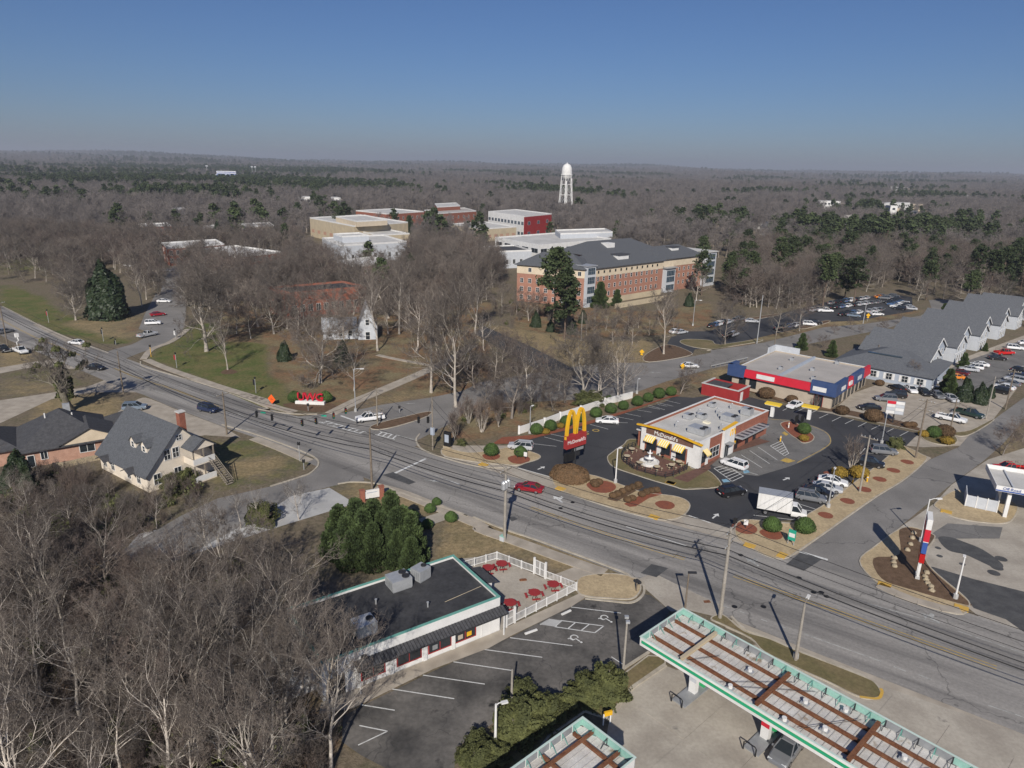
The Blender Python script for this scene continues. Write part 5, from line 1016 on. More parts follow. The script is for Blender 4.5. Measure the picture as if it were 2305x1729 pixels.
# ================================================================== vehicles
def wheel_proto(r):
    ty = MB(); prof = [(r*.62, -.1), (r*.95, -.11), (r, -.07), (r, .07), (r*.95, .11), (r*.62, .1)]
    ty.lathe(prof, 14, caps=True); me = ty.mesh('tyre', 'tyre', True); ri = MB().lathe([(r*.6, -.105), (r*.2, -.085), (r*.2, .085), (r*.6, .105)], 10, caps=True).mesh('rim', 'rim')
    for m in (me, ri):
        m.transform(Matrix.Rotation(R(90), 4, 'X'))
    return me, ri
WH = wheel_proto(.34); WHB = wheel_proto(.4)
def loft(stations, hw):                        # body shell: (x, z_low, z_top, width factor)
    m = MB(); secs = []
    for x, z0, z1, k in stations:
        w = hw*k; h = z1 - z0; half = [(w*.86, z0), (w*.99, z0 + h*.22), (w, z0 + h*.6), (w*.955, z1 - h*.1), (w*.84, z1)]
        secs.append([(x, y, z) for y, z in half] + [(x, -y, z) for y, z in half[::-1]])
    n = 10; vs = [p for s in secs for p in s]; fs = []
    for i in range(len(secs)-1): fs += [(i*n+k, (i+1)*n+k, (i+1)*n+(k+1) % n, i*n+(k+1) % n) for k in range(n)]
    fs += [tuple(range(n)), tuple(range(len(vs)-1, len(vs)-n-1, -1))]
    return m.add(vs, fs)
def cabin(t, bx0, bx1, rx0, rx1, zb, zr, bw, rw, split=(.5,), prefix=''):
    g = MB(); a, c = bw, rw
    vs = [(bx0,-a,zb),(bx1,-a,zb),(bx1,a,zb),(bx0,a,zb),(rx0,-c,zr),(rx1,-c,zr),(rx1,c,zr),(rx0,c,zr)]
    def face(name, idx, mat='glass'):
        f = MB().add([vs[i] for i in idx], [tuple(range(len(idx)))]); f.build(name, mat, t)
    face('windscreen', (1,2,6,5)); face('rear_window', (3,0,4,7)); face('side_window', (0,1,5,4)); face('side_window', (2,3,7,6))
    rf = MB(); e = .03; rf.add([(rx0-e,-c-e,zr-.03),(rx1+e,-c-e,zr-.03),(rx1+e,c+e,zr-.03),(rx0-e,c+e,zr-.03),(rx0+.06,-c+.08,zr+.05),(rx1-.06,-c+.08,zr+.05),(rx1-.06,c-.08,zr+.05),(rx0+.06,c-.08,zr+.05)], [(0,3,2,1),(4,5,6,7),(0,1,5,4),(1,2,6,5),(2,3,7,6),(3,0,4,7)])
    rf.build('roof', 'car_paint', t)
    for i, j in ((0,4),(1,5),(2,6),(3,7)): MB().bar(vs[i], vs[j], .09, .07).build('pillar', 'car_paint', t)
    for s in split:
        for sg in (-1, 1): MB().bar((bx0+(bx1-bx0)*s, sg*(a+.005), zb), (rx0+(rx1-rx0)*s, sg*(c+.005), zr), .09, .05).build('pillar', 'car_paint', t)
def wheels(t, xs, y, wh, r):
    for x in xs:
        for s in (-1, 1):
            w = put('wheel', None, t, (x, s*y, r)); put('tyre', wh[0], w); put('rim', wh[1], w)
def lamps_(t, xf, xr, y, zf, zr_):
    for s in (-1, 1):
        MB().box(xf-.12, xf+.02, s*y-.2, s*y+.2, zf-.08, zf+.08).build('headlight', 'headlamp', t); MB().box(xr-.02, xr+.1, s*y-.17, s*y+.17, zr_-.1, zr_+.1).build('taillight', 'lamp_red', t)
def trim(t, xf, xr, z, hw):
    MB().box(xf-.06, xf+.06, -.42, .42, z-.12, z+.12).build('grille', 'black', t); MB().box(xr-.03, xr+.05, -.26, .26, z-.04, z+.12).build('number_plate', 'white_paint', t)
    for s in (-1, 1): MB().box(-.95, .95, min(s*(hw-.03), s*(hw+.015)), max(s*(hw-.03), s*(hw+.015)), .2, .36).build('sill', 'dark_metal', t); MB().box(.85, 1.02, min(s*(hw+.01), s*(hw+.17)), max(s*(hw+.01), s*(hw+.17)), .95, 1.1).build('mirror', 'car_paint', t)
def bodyobj(t, m, smooth=True):
    o = m.build('body', 'car_paint', t, smooth=False); return o
def sedan_():
    t = thing('sedan', '', 'car'); bodyobj(t, loft([(-2.36,.42,.84,.84),(-2.26,.26,.98,.94),(-1.7,.2,1.0,1),(-.2,.18,.97,1),(1.0,.18,.95,1),(1.9,.2,.84,.97),(2.28,.26,.72,.88),(2.38,.34,.6,.76)], .91))
    cabin(t, -1.85, 1.15, -1.05, .2, .96, 1.43, .8, .6); wheels(t, (-1.4, 1.42), .8, WH, .34); lamps_(t, 2.27, -2.33, .62, .66, .84); trim(t, 2.3, -2.34, .5, .88); return t
def suv_():
    t = thing('suv', '', 'car'); bodyobj(t, loft([(-2.34,.45,.95,.86),(-2.28,.3,1.06,.95),(-1.6,.24,1.08,1),(-.2,.22,1.06,1),(1.1,.22,1.04,1),(1.95,.26,.96,.97),(2.25,.32,.86,.9),(2.34,.42,.7,.8)], .95))
    cabin(t, -2.24, 1.25, -2.0, .4, 1.05, 1.66, .85, .68, (.36, .68)); wheels(t, (-1.4, 1.4), .83, WH, .36); lamps_(t, 2.24, -2.31, .68, .8, .95); trim(t, 2.28, -2.33, .6, .92)
    for s in (-1, 1): MB().bar((-1.8, s*.6, 1.75), (.2, s*.6, 1.75), .05, .05).build('roof_rail', 'dark_metal', t)
    return t
def pickup_():
    t = thing('pickup_truck', '', 'truck'); bodyobj(t, loft([(-.55,.34,1.12,1),(.8,.34,1.12,1),(1.5,.34,1.1,1),(2.4,.36,1.05,.98),(2.75,.4,.98,.93),(2.85,.5,.8,.85)], .98))
    MB().box(-2.85, -.553, -.95, .95, .42, .72).build('bed_floor', 'car_paint', t)
    for s in (-1, 1): MB().box(-2.85, -.553, min(s*.88, s*.97), max(s*.88, s*.97), .722, 1.16).build('bed_side', 'car_paint', t)
    MB().box(-2.85, -2.77, -.877, .877, .722, 1.12).build('tailgate', 'car_paint', t); MB().box(-2.76, -.6, -.86, .86, .73, .76).build('bed_liner', 'black', t)
    cabin(t, -.55, 1.55, -.35, .75, 1.1, 1.8, .86, .7, (.52,)); wheels(t, (-1.75, 1.85), .86, WHB, .4); lamps_(t, 2.8, -2.84, .75, .9, .95); MB().box(-3.0, -2.86, -.9, .9, .45, .6).build('bumper', 'galv', t); MB().box(2.84, 2.95, -.85, .85, .42, .6).build('bumper', 'galv', t)
    return t
CP = dict(sedan=sedan_(), suv=suv_(), pickup=pickup_()); USED = set()
COL = dict(white=(.72,.72,.72), silver=(.42,.43,.45), grey=(.16,.165,.175), black=(.014,.014,.016), navy=(.02,.03,.07), blue=(.06,.12,.24), red=(.26,.012,.02), bright=(.5,.015,.015), green=(.02,.04,.035), orange=(.62,.2,.02), maroon=(.1,.015,.02), steel=(.16,.2,.25), tan=(.3,.26,.2))
def car(kind, color, k, xr, yr, xf, yf, label, group=None, sc_=1.0, z=.05):
    a, b = P(k, xr, yr), P(k, xf, yf); d = b - a
    return car_at(kind, color, (a+b)/2, math.atan2(d.y, d.x), label, group, sc_, z)
def car_at(kind, color, c, rz, label, group=None, sc_=1.0, z=.05):
    o = place(CP[kind], kind not in USED, (c.x, c.y, z), rz, label, group, sc_); USED.add(kind)
    def paint_(x):
        x.color = (*COL[color], 1)
        for ch in x.children: paint_(ch)
    paint_(o); return o
C_ = car
C_('sedan','red','B3',795,772,612,742,'dark red sedan driving on the main road past the front bed',None)
C_('suv','navy','A5',1665,1190,1800,1218,'dark SUV on the main road left of the traffic lights')
C_('suv','steel','A5',1018,1195,1225,1183,'blue-grey wagon parked on the concrete by the brown lawn')
o = C_('pickup','white','B2',1335,345,1118,372,'white crew pickup with ladder rack waiting at the crossing')
m = MB()
for x in (-2.4, -1.0, .4): m.box(x-.03, x+.03, -.8, .8, 1.95, 2.0).box(x-.03, x+.03, -.85, -.8, 1.1, 2.0).box(x-.03, x+.03, .8, .85, 1.1, 2.0)
m.box(-2.8,1.2,-.55,-.45,2.0,2.06).box(-2.8,1.2,.35,.45,2.0,2.06).build('ladder_rack', 'weathered_wood', o)
C_('pickup','silver','A5',1178,592,1270,572,'silver pickup turning into the campus drive')
C_('sedan','black','A5',735,850,860,862,'black sedan on the main road behind the mossy oak',None)
C_('sedan','white','A5',700,655,575,640,'white sedan on the main road beyond the mossy oak')
o = C_('pickup','white','A5',110,690,240,745,'white bucket truck parked at the left roadside')
m = MB().tube([(-1.6,0,.8),(-1.6,0,2.6),(-.6,.2,3.2),(-1.4,.2,4.4)], .12, 6).build('boom', 'white_paint', o); MB().box(-1.8,-1.0,-.2,.6,4.0,5.0).build('bucket', 'white_paint', o)
C_('pickup','black','A5',-20,690,70,720,'black truck at the left edge beside the bucket truck'); C_('sedan','grey','A5',10,560,80,545,'grey car at the far left edge of the road')
C_('suv','white','A5',1200,485,1345,480,'white SUV in the first bay of the campus drive'); C_('sedan','red','A5',1262,415,1360,405,'red car parked next to the white SUV on campus'); C_('sedan','white','A5',1295,300,1430,300,'white coupe parked under the big bare oak')
C_('sedan','silver','A5',1355,40,1425,45,'silver sedan farther up the campus drive'); C_('suv','white','A1',890,688,962,690,'white SUV in the upper campus car park'); C_('sedan','silver','A1',840,662,915,665,'silver sedan behind the white SUV, upper campus'); C_('sedan','grey','A1',640,682,705,690,'grey sedan at the left end of upper campus parking'); C_('sedan','white','A1',765,745,825,750,'white sedan half hidden by branches on campus'); C_('sedan','blue','A1',975,720,1010,735,'bluish car on the upper campus drive'); C_('sedan','silver','A1',1015,775,1070,780,'pale sedan at the bend of the campus drive')
# burger lot
C_('sedan','white','B3',1440,200,1262,190,'white sedan in the stall row by the round hedge bushes'); C_('suv','silver','B3',725,420,540,402,'silver SUV parked behind the corner bed'); C_('suv','white','B4',478,438,358,398,'white SUV next to the hatched bay at the burger restaurant')
C_('suv','black','B4',345,600,460,580,'black SUV driving through the burger lot'); C_('suv','grey','B4',812,610,972,638,'grey SUV in the stall next to the box truck'); C_('sedan','black','B4',865,570,1010,605,'black sedan between two silver cars by the verge'); C_('sedan','silver','B4',900,545,1085,580,'silver-grey sedan parked beside the black one'); C_('sedan','white','B4',945,508,1108,538,'white sedan farthest back by the golden shrubs')
C_('suv','black','B4',1195,398,1322,422,'black SUV beyond the golden shrubs'); C_('suv','grey','B4',1270,328,1412,342,'glossy dark hatchback at the end of the verge row'); C_('sedan','white','A8',625,825,552,853,'white sedan in the back row by the shops')
# box truck
a, b = P('B4', 590, 692), P('B4', 832, 735); d = b - a; t = thing('box_truck', 'white box truck parked across stalls at the verge', 'truck', ((a.x+b.x)/2, (a.y+b.y)/2, .05), math.atan2(d.y, d.x))
bx = MB().box(-3.6, 1.25, -1.15, 1.15, .95, 3.45).build('cargo_box', 'white_paint', t)
for x in np.arange(-3.2, 1.2, .62): MB().box(x-.015, x+.015, -1.165, -1.152, 1.0, 3.4).build('side_rib', 'roof_white', bx)
MB().box(-3.62, 1.27, -1.17, 1.17, 3.452, 3.5).build('box_roof', 'galv', bx)
m = loft([(1.3,.45,1.35,1),(2.3,.45,1.3,1),(3.0,.48,1.2,.95),(3.5,.55,1.05,.88)], 1.0); m.build('cab', 'white_paint', t)
cabin(t, 1.3, 2.75, 1.35, 2.05, 1.3, 2.15, .93, .8, ()); wheels(t, (-2.3, 2.55), .9, WHB, .4); MB().box(-3.5, 1.2, -.5, .5, .5, .93).build('chassis', 'dark_metal', t)
for s in (-1, 1): MB().box(3.4, 3.52, s*.65-.18, s*.65+.18, .75, .92).build('headlight', 'headlamp', t)
for x in t.children: x.color = (*COL['white'], 1)
# retail lot
for kd, c, xr, yr, xf, yf, l in (('suv','grey',1322,800,1142,786,'grey wagon parked along the shop front'),('suv','black',1370,775,1240,758,'black SUV behind the grey wagon'),('sedan','black',1345,732,1275,700,'black sedan nearest the shop windows'),('sedan','white',1385,705,1440,750,'white sedan facing out in the middle of the shop lot'),('sedan','black',1470,725,1535,768,'black sedan right of the white one in the shop lot'),('sedan','grey',1565,745,1628,788,'grey sedan third in the shop lot row'),('sedan','silver',1660,772,1722,808,'silver-blue sedan at the row end by the hedge'),('sedan','black',1195,862,1038,850,'black low car behind the round brown shrub'),('pickup','white',1605,915,1785,955,'white pickup by the street corner of the shop lot'),('pickup','green',1740,880,1900,920,'dark green pickup behind the white pickup'),('sedan','silver',1470,705,1595,708,'silver car under the bare tree by the office'),('sedan','silver',1530,675,1612,672,'second silver car under the bare tree'),('suv','navy',1235,640,1270,600,'dark blue SUV at the office wall')): C_(kd, c, 'A8', xr, yr, xf, yf, l)
# townhouse lot
for kd, c, xr, yr, xf, yf, l in (('sedan','orange',1748,640,1682,636,'orange car by the tall evergreen hedge'),('sedan','maroon',1780,612,1722,600,'maroon car behind the orange car'),('sedan','silver',1880,590,1765,575,'silver sedan nearest in the townhouse row'),('suv','white',1908,575,1795,562,'white SUV second in the townhouse row'),('sedan','white',1950,555,1835,545,'white sedan third in the townhouse row'),('sedan','black',1955,498,2088,508,'black sedan in front of the middle townhouses'),('pickup','bright',2025,468,2115,466,'bright red pickup by the townhouses'),('suv','white',2092,425,2200,435,'white SUV near the far townhouses'),('sedan','black',2130,590,2212,580,'black sedan on the far right by the bare tree'),('sedan','white',2190,395,2260,398,'white sedan beyond the last visible townhouse')): C_(kd, c, 'A8', xr, yr, xf, yf, l)
o = C_('pickup','bright','A8',2210,1305,2010,1290,'big bright red pickup at the east station edge')
C_('sedan','grey','B8',790,1160,690,1300,'grey sedan at the pump under the long canopy')
ORD = ['first','second','third','fourth','fifth','sixth','seventh','eighth','ninth','tenth','eleventh','twelfth']
# residence hall lot: rows of small cars that look alike
ci = 0; cols = ['black','grey','silver','navy','white','black','grey','maroon','silver','black','blue','white']; kinds = ['sedan','suv','sedan','suv','sedan']
def row(k, x0, y0, x1, y1, n, ang, label, skip=()):
    global ci
    for i in range(n):
        ci += 1
        if i in skip: continue
        kd_, cl_ = kinds[(ci*7) % 5], cols[(ci*5 + ci//3) % 12]
        f = i/max(1, n-1); p = P(k, x0 + (x1-x0)*f, y0 + (y1-y0)*f)
        car_at(kd_, cl_, p, ang + R(random.uniform(-3, 3)), '%s %s, %s from the left in the %s' % (cl_, kd_, ORD[i], label), 'cars in the residence hall car park')

row('A8', 10,272, 205,225, 8, R(50), 'near row of the hall lot', (5,)); row('A8', 480,292, 600,268, 4, R(50), 'short row of the hall lot'); row('A8', 120,345, 160,335, 2, R(50), 'kerb pair of the hall lot')
row('A8', 720,160, 1180,105, 12, R(48), 'long row under the pines'); row('A8', 930,190, 1200,160, 8, R(48), 'front row of the pine car park', (4,)); row('A8', 850,110, 1100,75, 8, R(48), 'back row under the pines')
row('A8', 1270,62, 1410,150, 9, R(150), 'outer far row of the pine car park'); row('A8', 1200,60, 1330,150, 7, R(150), 'inner far row of the pine car park', (2,)); 
for i, (kd, c) in enumerate((('suv','black'),('sedan','white'),('sedan','grey'),('suv','silver'),('sedan','navy'),('pickup','black'),('sedan','silver'))):
    car_at(kd, c, P('A8', 2030 + i*38, 735 - i*26), R(130), '%s %s, %s from the hedge along the right side of the townhouse lot' % (c, kd, ORD[i]), 'right townhouse cars')
C_('pickup','white','A8',750,165,860,168,'white pickup under the pines at the residence hall lot'); C_('sedan','silver','A8',245,238,330,242,'silver sedan alone at the left of the residence hall lot'); C_('suv','white','A8',655,258,738,264,'white SUV beside the straw bed near the residence hall'); C_('suv','black','A8',700,248,770,254,'black SUV next to the white SUV by the straw bed')
C_('sedan','steel','A8',955,195,1060,205,'pale blue car at the edge of the pine car park'); C_('sedan','white','A8',1140,190,1205,190,'white car in the front row of the pine car park'); C_('sedan','white','A7',1985,840,2085,842,'white sedan on the campus entry road'); C_('sedan','orange','A4',1300,945,1330,945,'yellow car in the far row under the trees')
for i, (x, y) in enumerate(((30,580),(75,575))): C_('sedan', ('white','silver')[i], 'A7', 1850 + x, 560 - y + 580, 1930 + x, 548 - y + 580, ('white','silver')[i] + ' car half hidden at the lot entrance by the pale trees')
# ================================================================== poles, wires, signals, signs
def height_for(b, pix):                        # height of a vertical post whose top shows at pixel (source) y
    lo, hi = 0.1, 60
    for _ in range(40):
        mid = (lo+hi)/2
        if proj((b.x, b.y, mid))[1] > pix: lo = mid
        else: hi = mid
    return mid
def spix(k, x, y): a, b, s = ZM[k]; return a + x*s, b + y*s
def pole(k, bx, by, ty, label, mat='wood_pole', r=.16, arms=0, ang=0, name='utility_pole', group='utility poles', trans=0, h=None):
    p = P(k, bx, by); h = h or height_for(p, spix(k, 0, ty)[1]); t = thing(name, label, 'pole', (p.x, p.y, 0), ang, group)
    MB().tube([(0,0,-.3),(0,0,h*.5),(0,0,h)], [r*1.15, r, r*.75], 8).build('shaft', mat, t)
    for i in range(arms):
        z = h - .5 - i*1.7; a = MB().bar((0,-1.3,z), (0,1.3,z), .12, .14).build('crossarm', 'weathered_wood', t)
        for y in (-1.2, -.7, .7, 1.2): MB().lathe([(.05,0),(.08,.08),(.05,.2)], 6, (0, y, z+.07)).build('insulator', 'galv', a)
    for i in range(trans):
        y = (-.55, .55, 0)[i]; tr = MB().lathe([(.3,0),(.34,.1),(.34,1.0),(.25,1.15),(.06,1.3)], 10, (.05, y, h-3.1)).build('transformer', 'galv', t)
    return t, Vector((p.x, p.y, h))
LA = R(-34.5)
p1, T1 = pole('B4', 330, 1352, 790, 'grey utility pole with two crossarms beside the near fuel canopy', 'pale_pole', .2, 2, LA)
p2, T2 = pole('B3', 500, 1172, 560, 'pale utility pole with three transformers opposite the front bed', 'pale_pole', .2, 1, LA, trans=3)
p3, T3 = pole('B2', 1245, 932, 420, 'tall thin utility pole beside the brick-pillared sign', 'wood_pole', .17, 0, LA)
p4, T4 = pole('B2', 40, 472, 120, 'brown utility pole at the corner of the cream house lawn', 'wood_pole', .16, 1, LA)
p5, T5 = pole('A5', 1025, 1055, 705, 'dark utility pole between the oak shadow and the road', 'wood_pole', .15, 0, LA)
p6, T6 = pole('A5', 65, 665, 290, 'dark leaning utility pole at the left edge', 'wood_pole', .16, 1, LA)
p7, T7 = pole('B8', 798, 652, 300, 'mossy roadside pole behind the long fuel canopy with a street lamp', 'pale_pole', .16, 0, LA)
T8 = Vector((62, 42.5, 11.0)); t = thing('utility_pole', 'utility pole just outside the right edge', 'pole', (62, 42.5, 0), LA, 'utility poles'); MB().tube([(0,0,-.3),(0,0,11.2)], [.2, .14], 8).build('shaft', 'pale_pole', t)
q1, S1 = pole('B2', 1290, 402, 85, 'signal pole on the median tip by the white pickup', 'weathered_wood', .13, 0, LA)
q2, S2 = pole('B2', 1748, 602, 160, 'signal pole with blue cabinet at the corner bed', 'weathered_wood', .13, 0, LA); MB().box(-.35, .35, -.2, .2, 3.0, 4.4).build('cabinet', 'siding_blue', q2)
e1, E1 = pole('B4', 1540, 362, -60, 'dark pole on the verge near the shop lot entrance', 'wood_pole', .16, 2, R(45), h=11.5)
e2, E2 = pole('B4', 1195, 572, 220, 'pale leaning pole on the verge among the red mulch rings', 'pale_pole', .15, 1, R(45))
e3, E3 = pole('A8', 1690, 1002, 780, 'dark pole beside the white pickup in the shop lot', 'wood_pole', .14, 0, R(45))
e4, E4 = pole('A8', 1942, 922, 620, 'slim pole at the kerb corner of the shop lot', 'pale_pole', .12, 0, R(45))
e5, E5 = pole('A8', 2080, 852, 570, 'dark pole with crossarm near the right edge', 'wood_pole', .15, 1, R(45))
e6, E6 = pole('A8', 1160, 560, 395, 'pole with a transformer behind the shop block', 'wood_pole', .15, 0, R(45), trans=1)
e7, E7 = pole('A8', 325, 387, 45, 'tall pale lamp mast at the residence hall lot', 'galv', .14, 0, name='lamp_mast', group='tall lamp masts')
e8, E8 = pole('A8', 1075, 247, 110, 'lamp mast by the yellow crossing sign', 'galv', .13, 0, name='lamp_mast', group='tall lamp masts')
e9, E9 = pole('A7', 1135, 620, 380, 'thin mast on the leaf-covered slope below the pines', 'pale_pole', .12, 0, name='lamp_mast', group='tall lamp masts')
e10, E10 = pole('A8', 445, 440, 310, 'dark pole at the kerb left of the shop block', 'wood_pole', .13, 0)
b1, B1_ = pole('B7', 1108, 872, 350, 'thin floodlight pole by the olive shrubs of the near lot', 'pale_pole', .12, 0, name='floodlight_pole', group='lot lights')
for y in (-.4, .4): MB().box(-.2, .2, y-.15, y+.15, B1_.z-.1, B1_.z+.15).build('floodlight', 'galv', b1)
b2, B2_ = pole('B6', 1385, 1092, 850, 'bare grey lot pole rising behind the olive hedge', 'pale_pole', .12, 0, name='lot_pole', group='lot lights')
b3, B3_ = pole('B8', 115, 335, 105, 'brown lot pole at the far corner of the long canopy', 'wood_pole', .11, 0, name='lot_pole', group='lot lights'); MB().box(-.1, .9, -.15, .15, B3_.z-.12, B3_.z+.05).build('lamp_head', 'dark_metal', b3)
def lamp(k, bx, by, ty, label, arm=1.2, ang=0, mat='galv', r=.11, head='white_paint', arms=1):
    p = P(k, bx, by); h = height_for(p, spix(k, 0, ty)[1]); t = thing('street_lamp', label, 'lamp', (p.x, p.y, 0), ang, 'lamp posts')
    MB().lathe([(.3,0),(.3,.7),(.12,.72)], 8).build('footing', 'pale_concrete', t); MB().tube([(0,0,.6),(0,0,h)], [r, r*.7], 8).build('post', mat, t)
    for i in range(arms):
        s = 1 - 2*i; MB().tube([(0,0,h-.1),(s*arm*.5,0,h+.05),(s*arm,0,h)], .05, 5).build('arm', mat, t); MB().box(min(s*arm*.8, s*(arm+.5)), max(s*arm*.8, s*(arm+.5)), -.16, .16, h-.08, h+.06).build('lamp_head', head, t)
    return t
lamp('B3', 1420, 692, 405, 'white lamp post beside the burger restaurant drive', .5, R(40), 'white_paint', .13)
lamp('B4', 1785, 1232, 980, 'short white lamp post at the tip of the sign bed', .4, R(60), 'white_paint', .12); lamp('B4', 1572, 880, 615, 'white lamp post with bent arm behind the tall station sign', 1.4, R(10), 'white_paint', .11)
lamp('B4', 1000, 668, 430, 'slim lamp post by the box truck on the verge', .4, R(60)); lamp('B4', 1330, 272, 90, 'tall white lamp post at the verge end', .4, R(60)); lamp('B6', 1285, 1335, 1065, 'white lamp post with bulky head in the olive hedge', .6, R(20), 'white_paint', .14)
lamp('A6', 1108, 1205, 850, 'pale street lamp at the corner of the campus walk', 1.6, R(10)); lamp('A7', 2062, 492, 280, 'pale curved street lamp on the bank beside the residence hall', 1.8, R(5)); lamp('A7', 710, 1385, 1160, 'lamp post among the round hedge bushes', .4, R(50)); lamp('A7', 1598, 1055, 935, 'short lamp post behind the hedge', .4, R(50))
lamp('B8', 798, 640, 300, 'street lamp arm behind the fuel canopy', 1.5, R(55), 'weathered_wood', .1); lamp('A8', 480, 690, 600, 'white flagpole-like lamp at the shop front', .3, R(50), 'white_paint', .08)
def wire(a, b, sag, r, label, group='overhead wires', n=14):
    t = thing('overhead_wire', label, 'wire', (0, 0, 0), 0, group)
    pts = [a.lerp(b, i/n) - Vector((0, 0, sag*4*(i/n)*(1-i/n))) for i in range(n+1)]; MB().tube(pts, r, 4).build('cable', 'black', t)
line = [(T6,'left edge'), (T5,'oak shadow'), (T4,'cream house'), (T3,'brick sign'), (T2,'transformer pole'), (T1,'canopy pole'), (T8,'right edge')]
N2 = Vector((math.sin(RD), math.cos(RD), 0))
for (a, na), (b, nb) in zip(line, line[1:]):
    for dz, dn, r, s in ((-.2, -1.0, .035, 'outer conductor'), (-.2, 1.0, .035, 'inner conductor'), (-2.8, .0, .06, 'thick telephone cable'), (-3.6, .1, .075, 'lowest bundled cable'), (-1.6, .0, .03, 'neutral wire')):
        o = N2*dn + Vector((0, 0, dz)); wire(a + o, b + o, .7 if (b-a).length > 30 else .4, r, s + ' from the ' + na + ' to the ' + nb)
for a, b, s in ((E2, E1, 'verge poles'), (E1, E5, 'shop lot entrance and right edge'), (T1, E2, 'canopy pole and verge'), (E5, E4, 'kerb corner poles'), (T2, S2, 'transformer pole and signal corner')):
    for dz in (-.3, -1.6): wire(a + Vector((0,0,dz)), b + Vector((0,0,dz)), .6, .03, ('upper' if dz > -1 else 'lower') + ' wire between the ' + s)
# ------------------------------------------------------------------ traffic signals on a span wire
SGA = MB().box(-.18, .18, -.16, .16, -1.15, 0).mesh('housing', 'black')
def signal(p, ang, label, n=3):
    t = thing('traffic_signal', label, 'signal', p, ang, 'traffic signals on the span wire'); put('housing', SGA, t, (0, 0, -.25))
    MB().tube([(0,0,-.26),(0,0,.02)], .03, 4).build('hanger', 'black', t)
    for i, c in enumerate(('lamp_red', 'amber', 'sig_green')):
        z = -.45 - i*.36; MB().lathe([(.13,0),(.13,.02)], 8).build('lens', c, t, (0, -.17, z)).rotation_euler = (R(90), 0, 0); MB().box(-.15, .15, -.34, -.163, z+.12, z+.15).build('visor', 'black', t)
sg = [P('B2', x, y, 5.0) + Vector((0, 0, .8)) for x, y in ((285,300),(413,330),(665,375),(780,360),(925,315),(1025,275))]
for i, (a, b) in enumerate(zip([T4 - Vector((0,0,.6))] + sg, sg + [S1 - Vector((0,0,.4))])): wire(a, b, .08, .03, 'signal span wire piece, ' + ORD[i] + ' from the cream house pole', 'signal span wires')
wire(T3 - Vector((0,0,1.2)), sg[2], .3, .03, 'tether wire from the brick sign pole to the signals', 'signal span wires')
for p, a, s in zip(sg, (130, 130, -50, -50, 30, 30), ('leftmost of six over the junction','second from the left over the junction','third from the left over the junction','fourth from the left over the junction','fifth from the left over the junction','nearest the median pole')): signal(p, R(a), 'black traffic signal, ' + s)
sg2 = [P('B2', x, y, 5.0) + Vector((0, 0, .8)) for x, y in ((1630,350),(1708,350))]
for i, (a, b) in enumerate(((S1 - Vector((0,0,.8)), sg2[0]), (sg2[0], sg2[1]), (sg2[1], S2 - Vector((0,0,.4))))): wire(a, b, .1, .03, 'short span wire at the corner bed, ' + ORD[i] + ' piece', 'signal span wires')
for p, a, s in zip(sg2, (130, 130), ('left of the two at the corner bed','right of the two at the corner bed')): signal(p, R(a), 'black traffic signal, ' + s)
for i in (0, 3):
    p = sg[i].lerp(sg[i+1], .45); t = thing('street_sign', 'small green street name plate hanging ' + ('left' if i == 0 else 'right') + ' over the junction', 'sign', p, R(-10), 'hanging name plates'); MB().box(-.5, .5, -.02, .02, -.42, -.12).build('plate', 'sig_green', t); MB().box(-.03, .03, -.02, .02, -.12, .02).build('hanger', 'black', t)
for k, x, y, ty, l in (('B2',645,692,535,'pedestrian signal post at the near left kerb'), ('B2',1472,290,235,'pedestrian signal post on the median'), ('B2',715,278,215,'pedestrian signal post before the campus letters'), ('A5',1255,750,650,'yellow pedestrian post at the campus drive corner'), ('B2',680,765,680,'short post at the corner of the south street')):
    p = P(k, x, y); h = height_for(p, spix(k, 0, ty)[1]); t = thing('signal_post', l, 'signal', (p.x, p.y, 0), 0, 'pedestrian signal posts'); MB().tube([(0,0,-.1),(0,0,h)], .07, 6).build('post', 'galv' if 'yellow' not in l else 'yellow', t); MB().box(-.22, .22, -.15, .15, h-.55, h-.02).build('signal_box', 'black', t)
# ------------------------------------------------------------------ the golden arches sign
def arch_sign():
    p = P('B3', 1075, 557); t = thing('restaurant_sign', "tall double-arch sign with red name board above the brown hedge", 'sign', (p.x, p.y, 0), R(40))
    MB().tube([(0,0,0),(0,0,4.2)], .3, 8).build('post', 'dark_metal', t); b = MB().box(-2.35, 2.35, -.38, .38, 3.9, 6.3).build('name_board', 'red_panel', t)
    ptxt("McDonald's", .92, .02, 'white_paint', t, (0, -.4, 4.75))
    for c in (-1.12, 1.12):
        m = MB(); pts = [(c + 1.02*math.cos(s), 0, 5.6 + 5.0*math.sin(s)) for s in np.linspace(.0, math.pi, 19)]
        w = .3
        for a, q in zip(pts, pts[1:]): m.bar(a, q, .5, .44)
        m.build('arch', 'yellow', t)
    MB().box(-.6, 2.3, -.22, .22, 2.9, 3.75).build('reader_board', 'black', t); MB().box(-.3, 1.9, -.24, -.221, 3.1, 3.6).build('reader_panel', 'grey_metal', t); MB().box(-2.3, -.2, -.3, .3, 1.5, 3.0).build('lower_box', 'black', t); MB().box(-.5, 1.2, -.1, .1, 2.0, 2.9).build('bracket', 'dark_metal', t)
arch_sign()
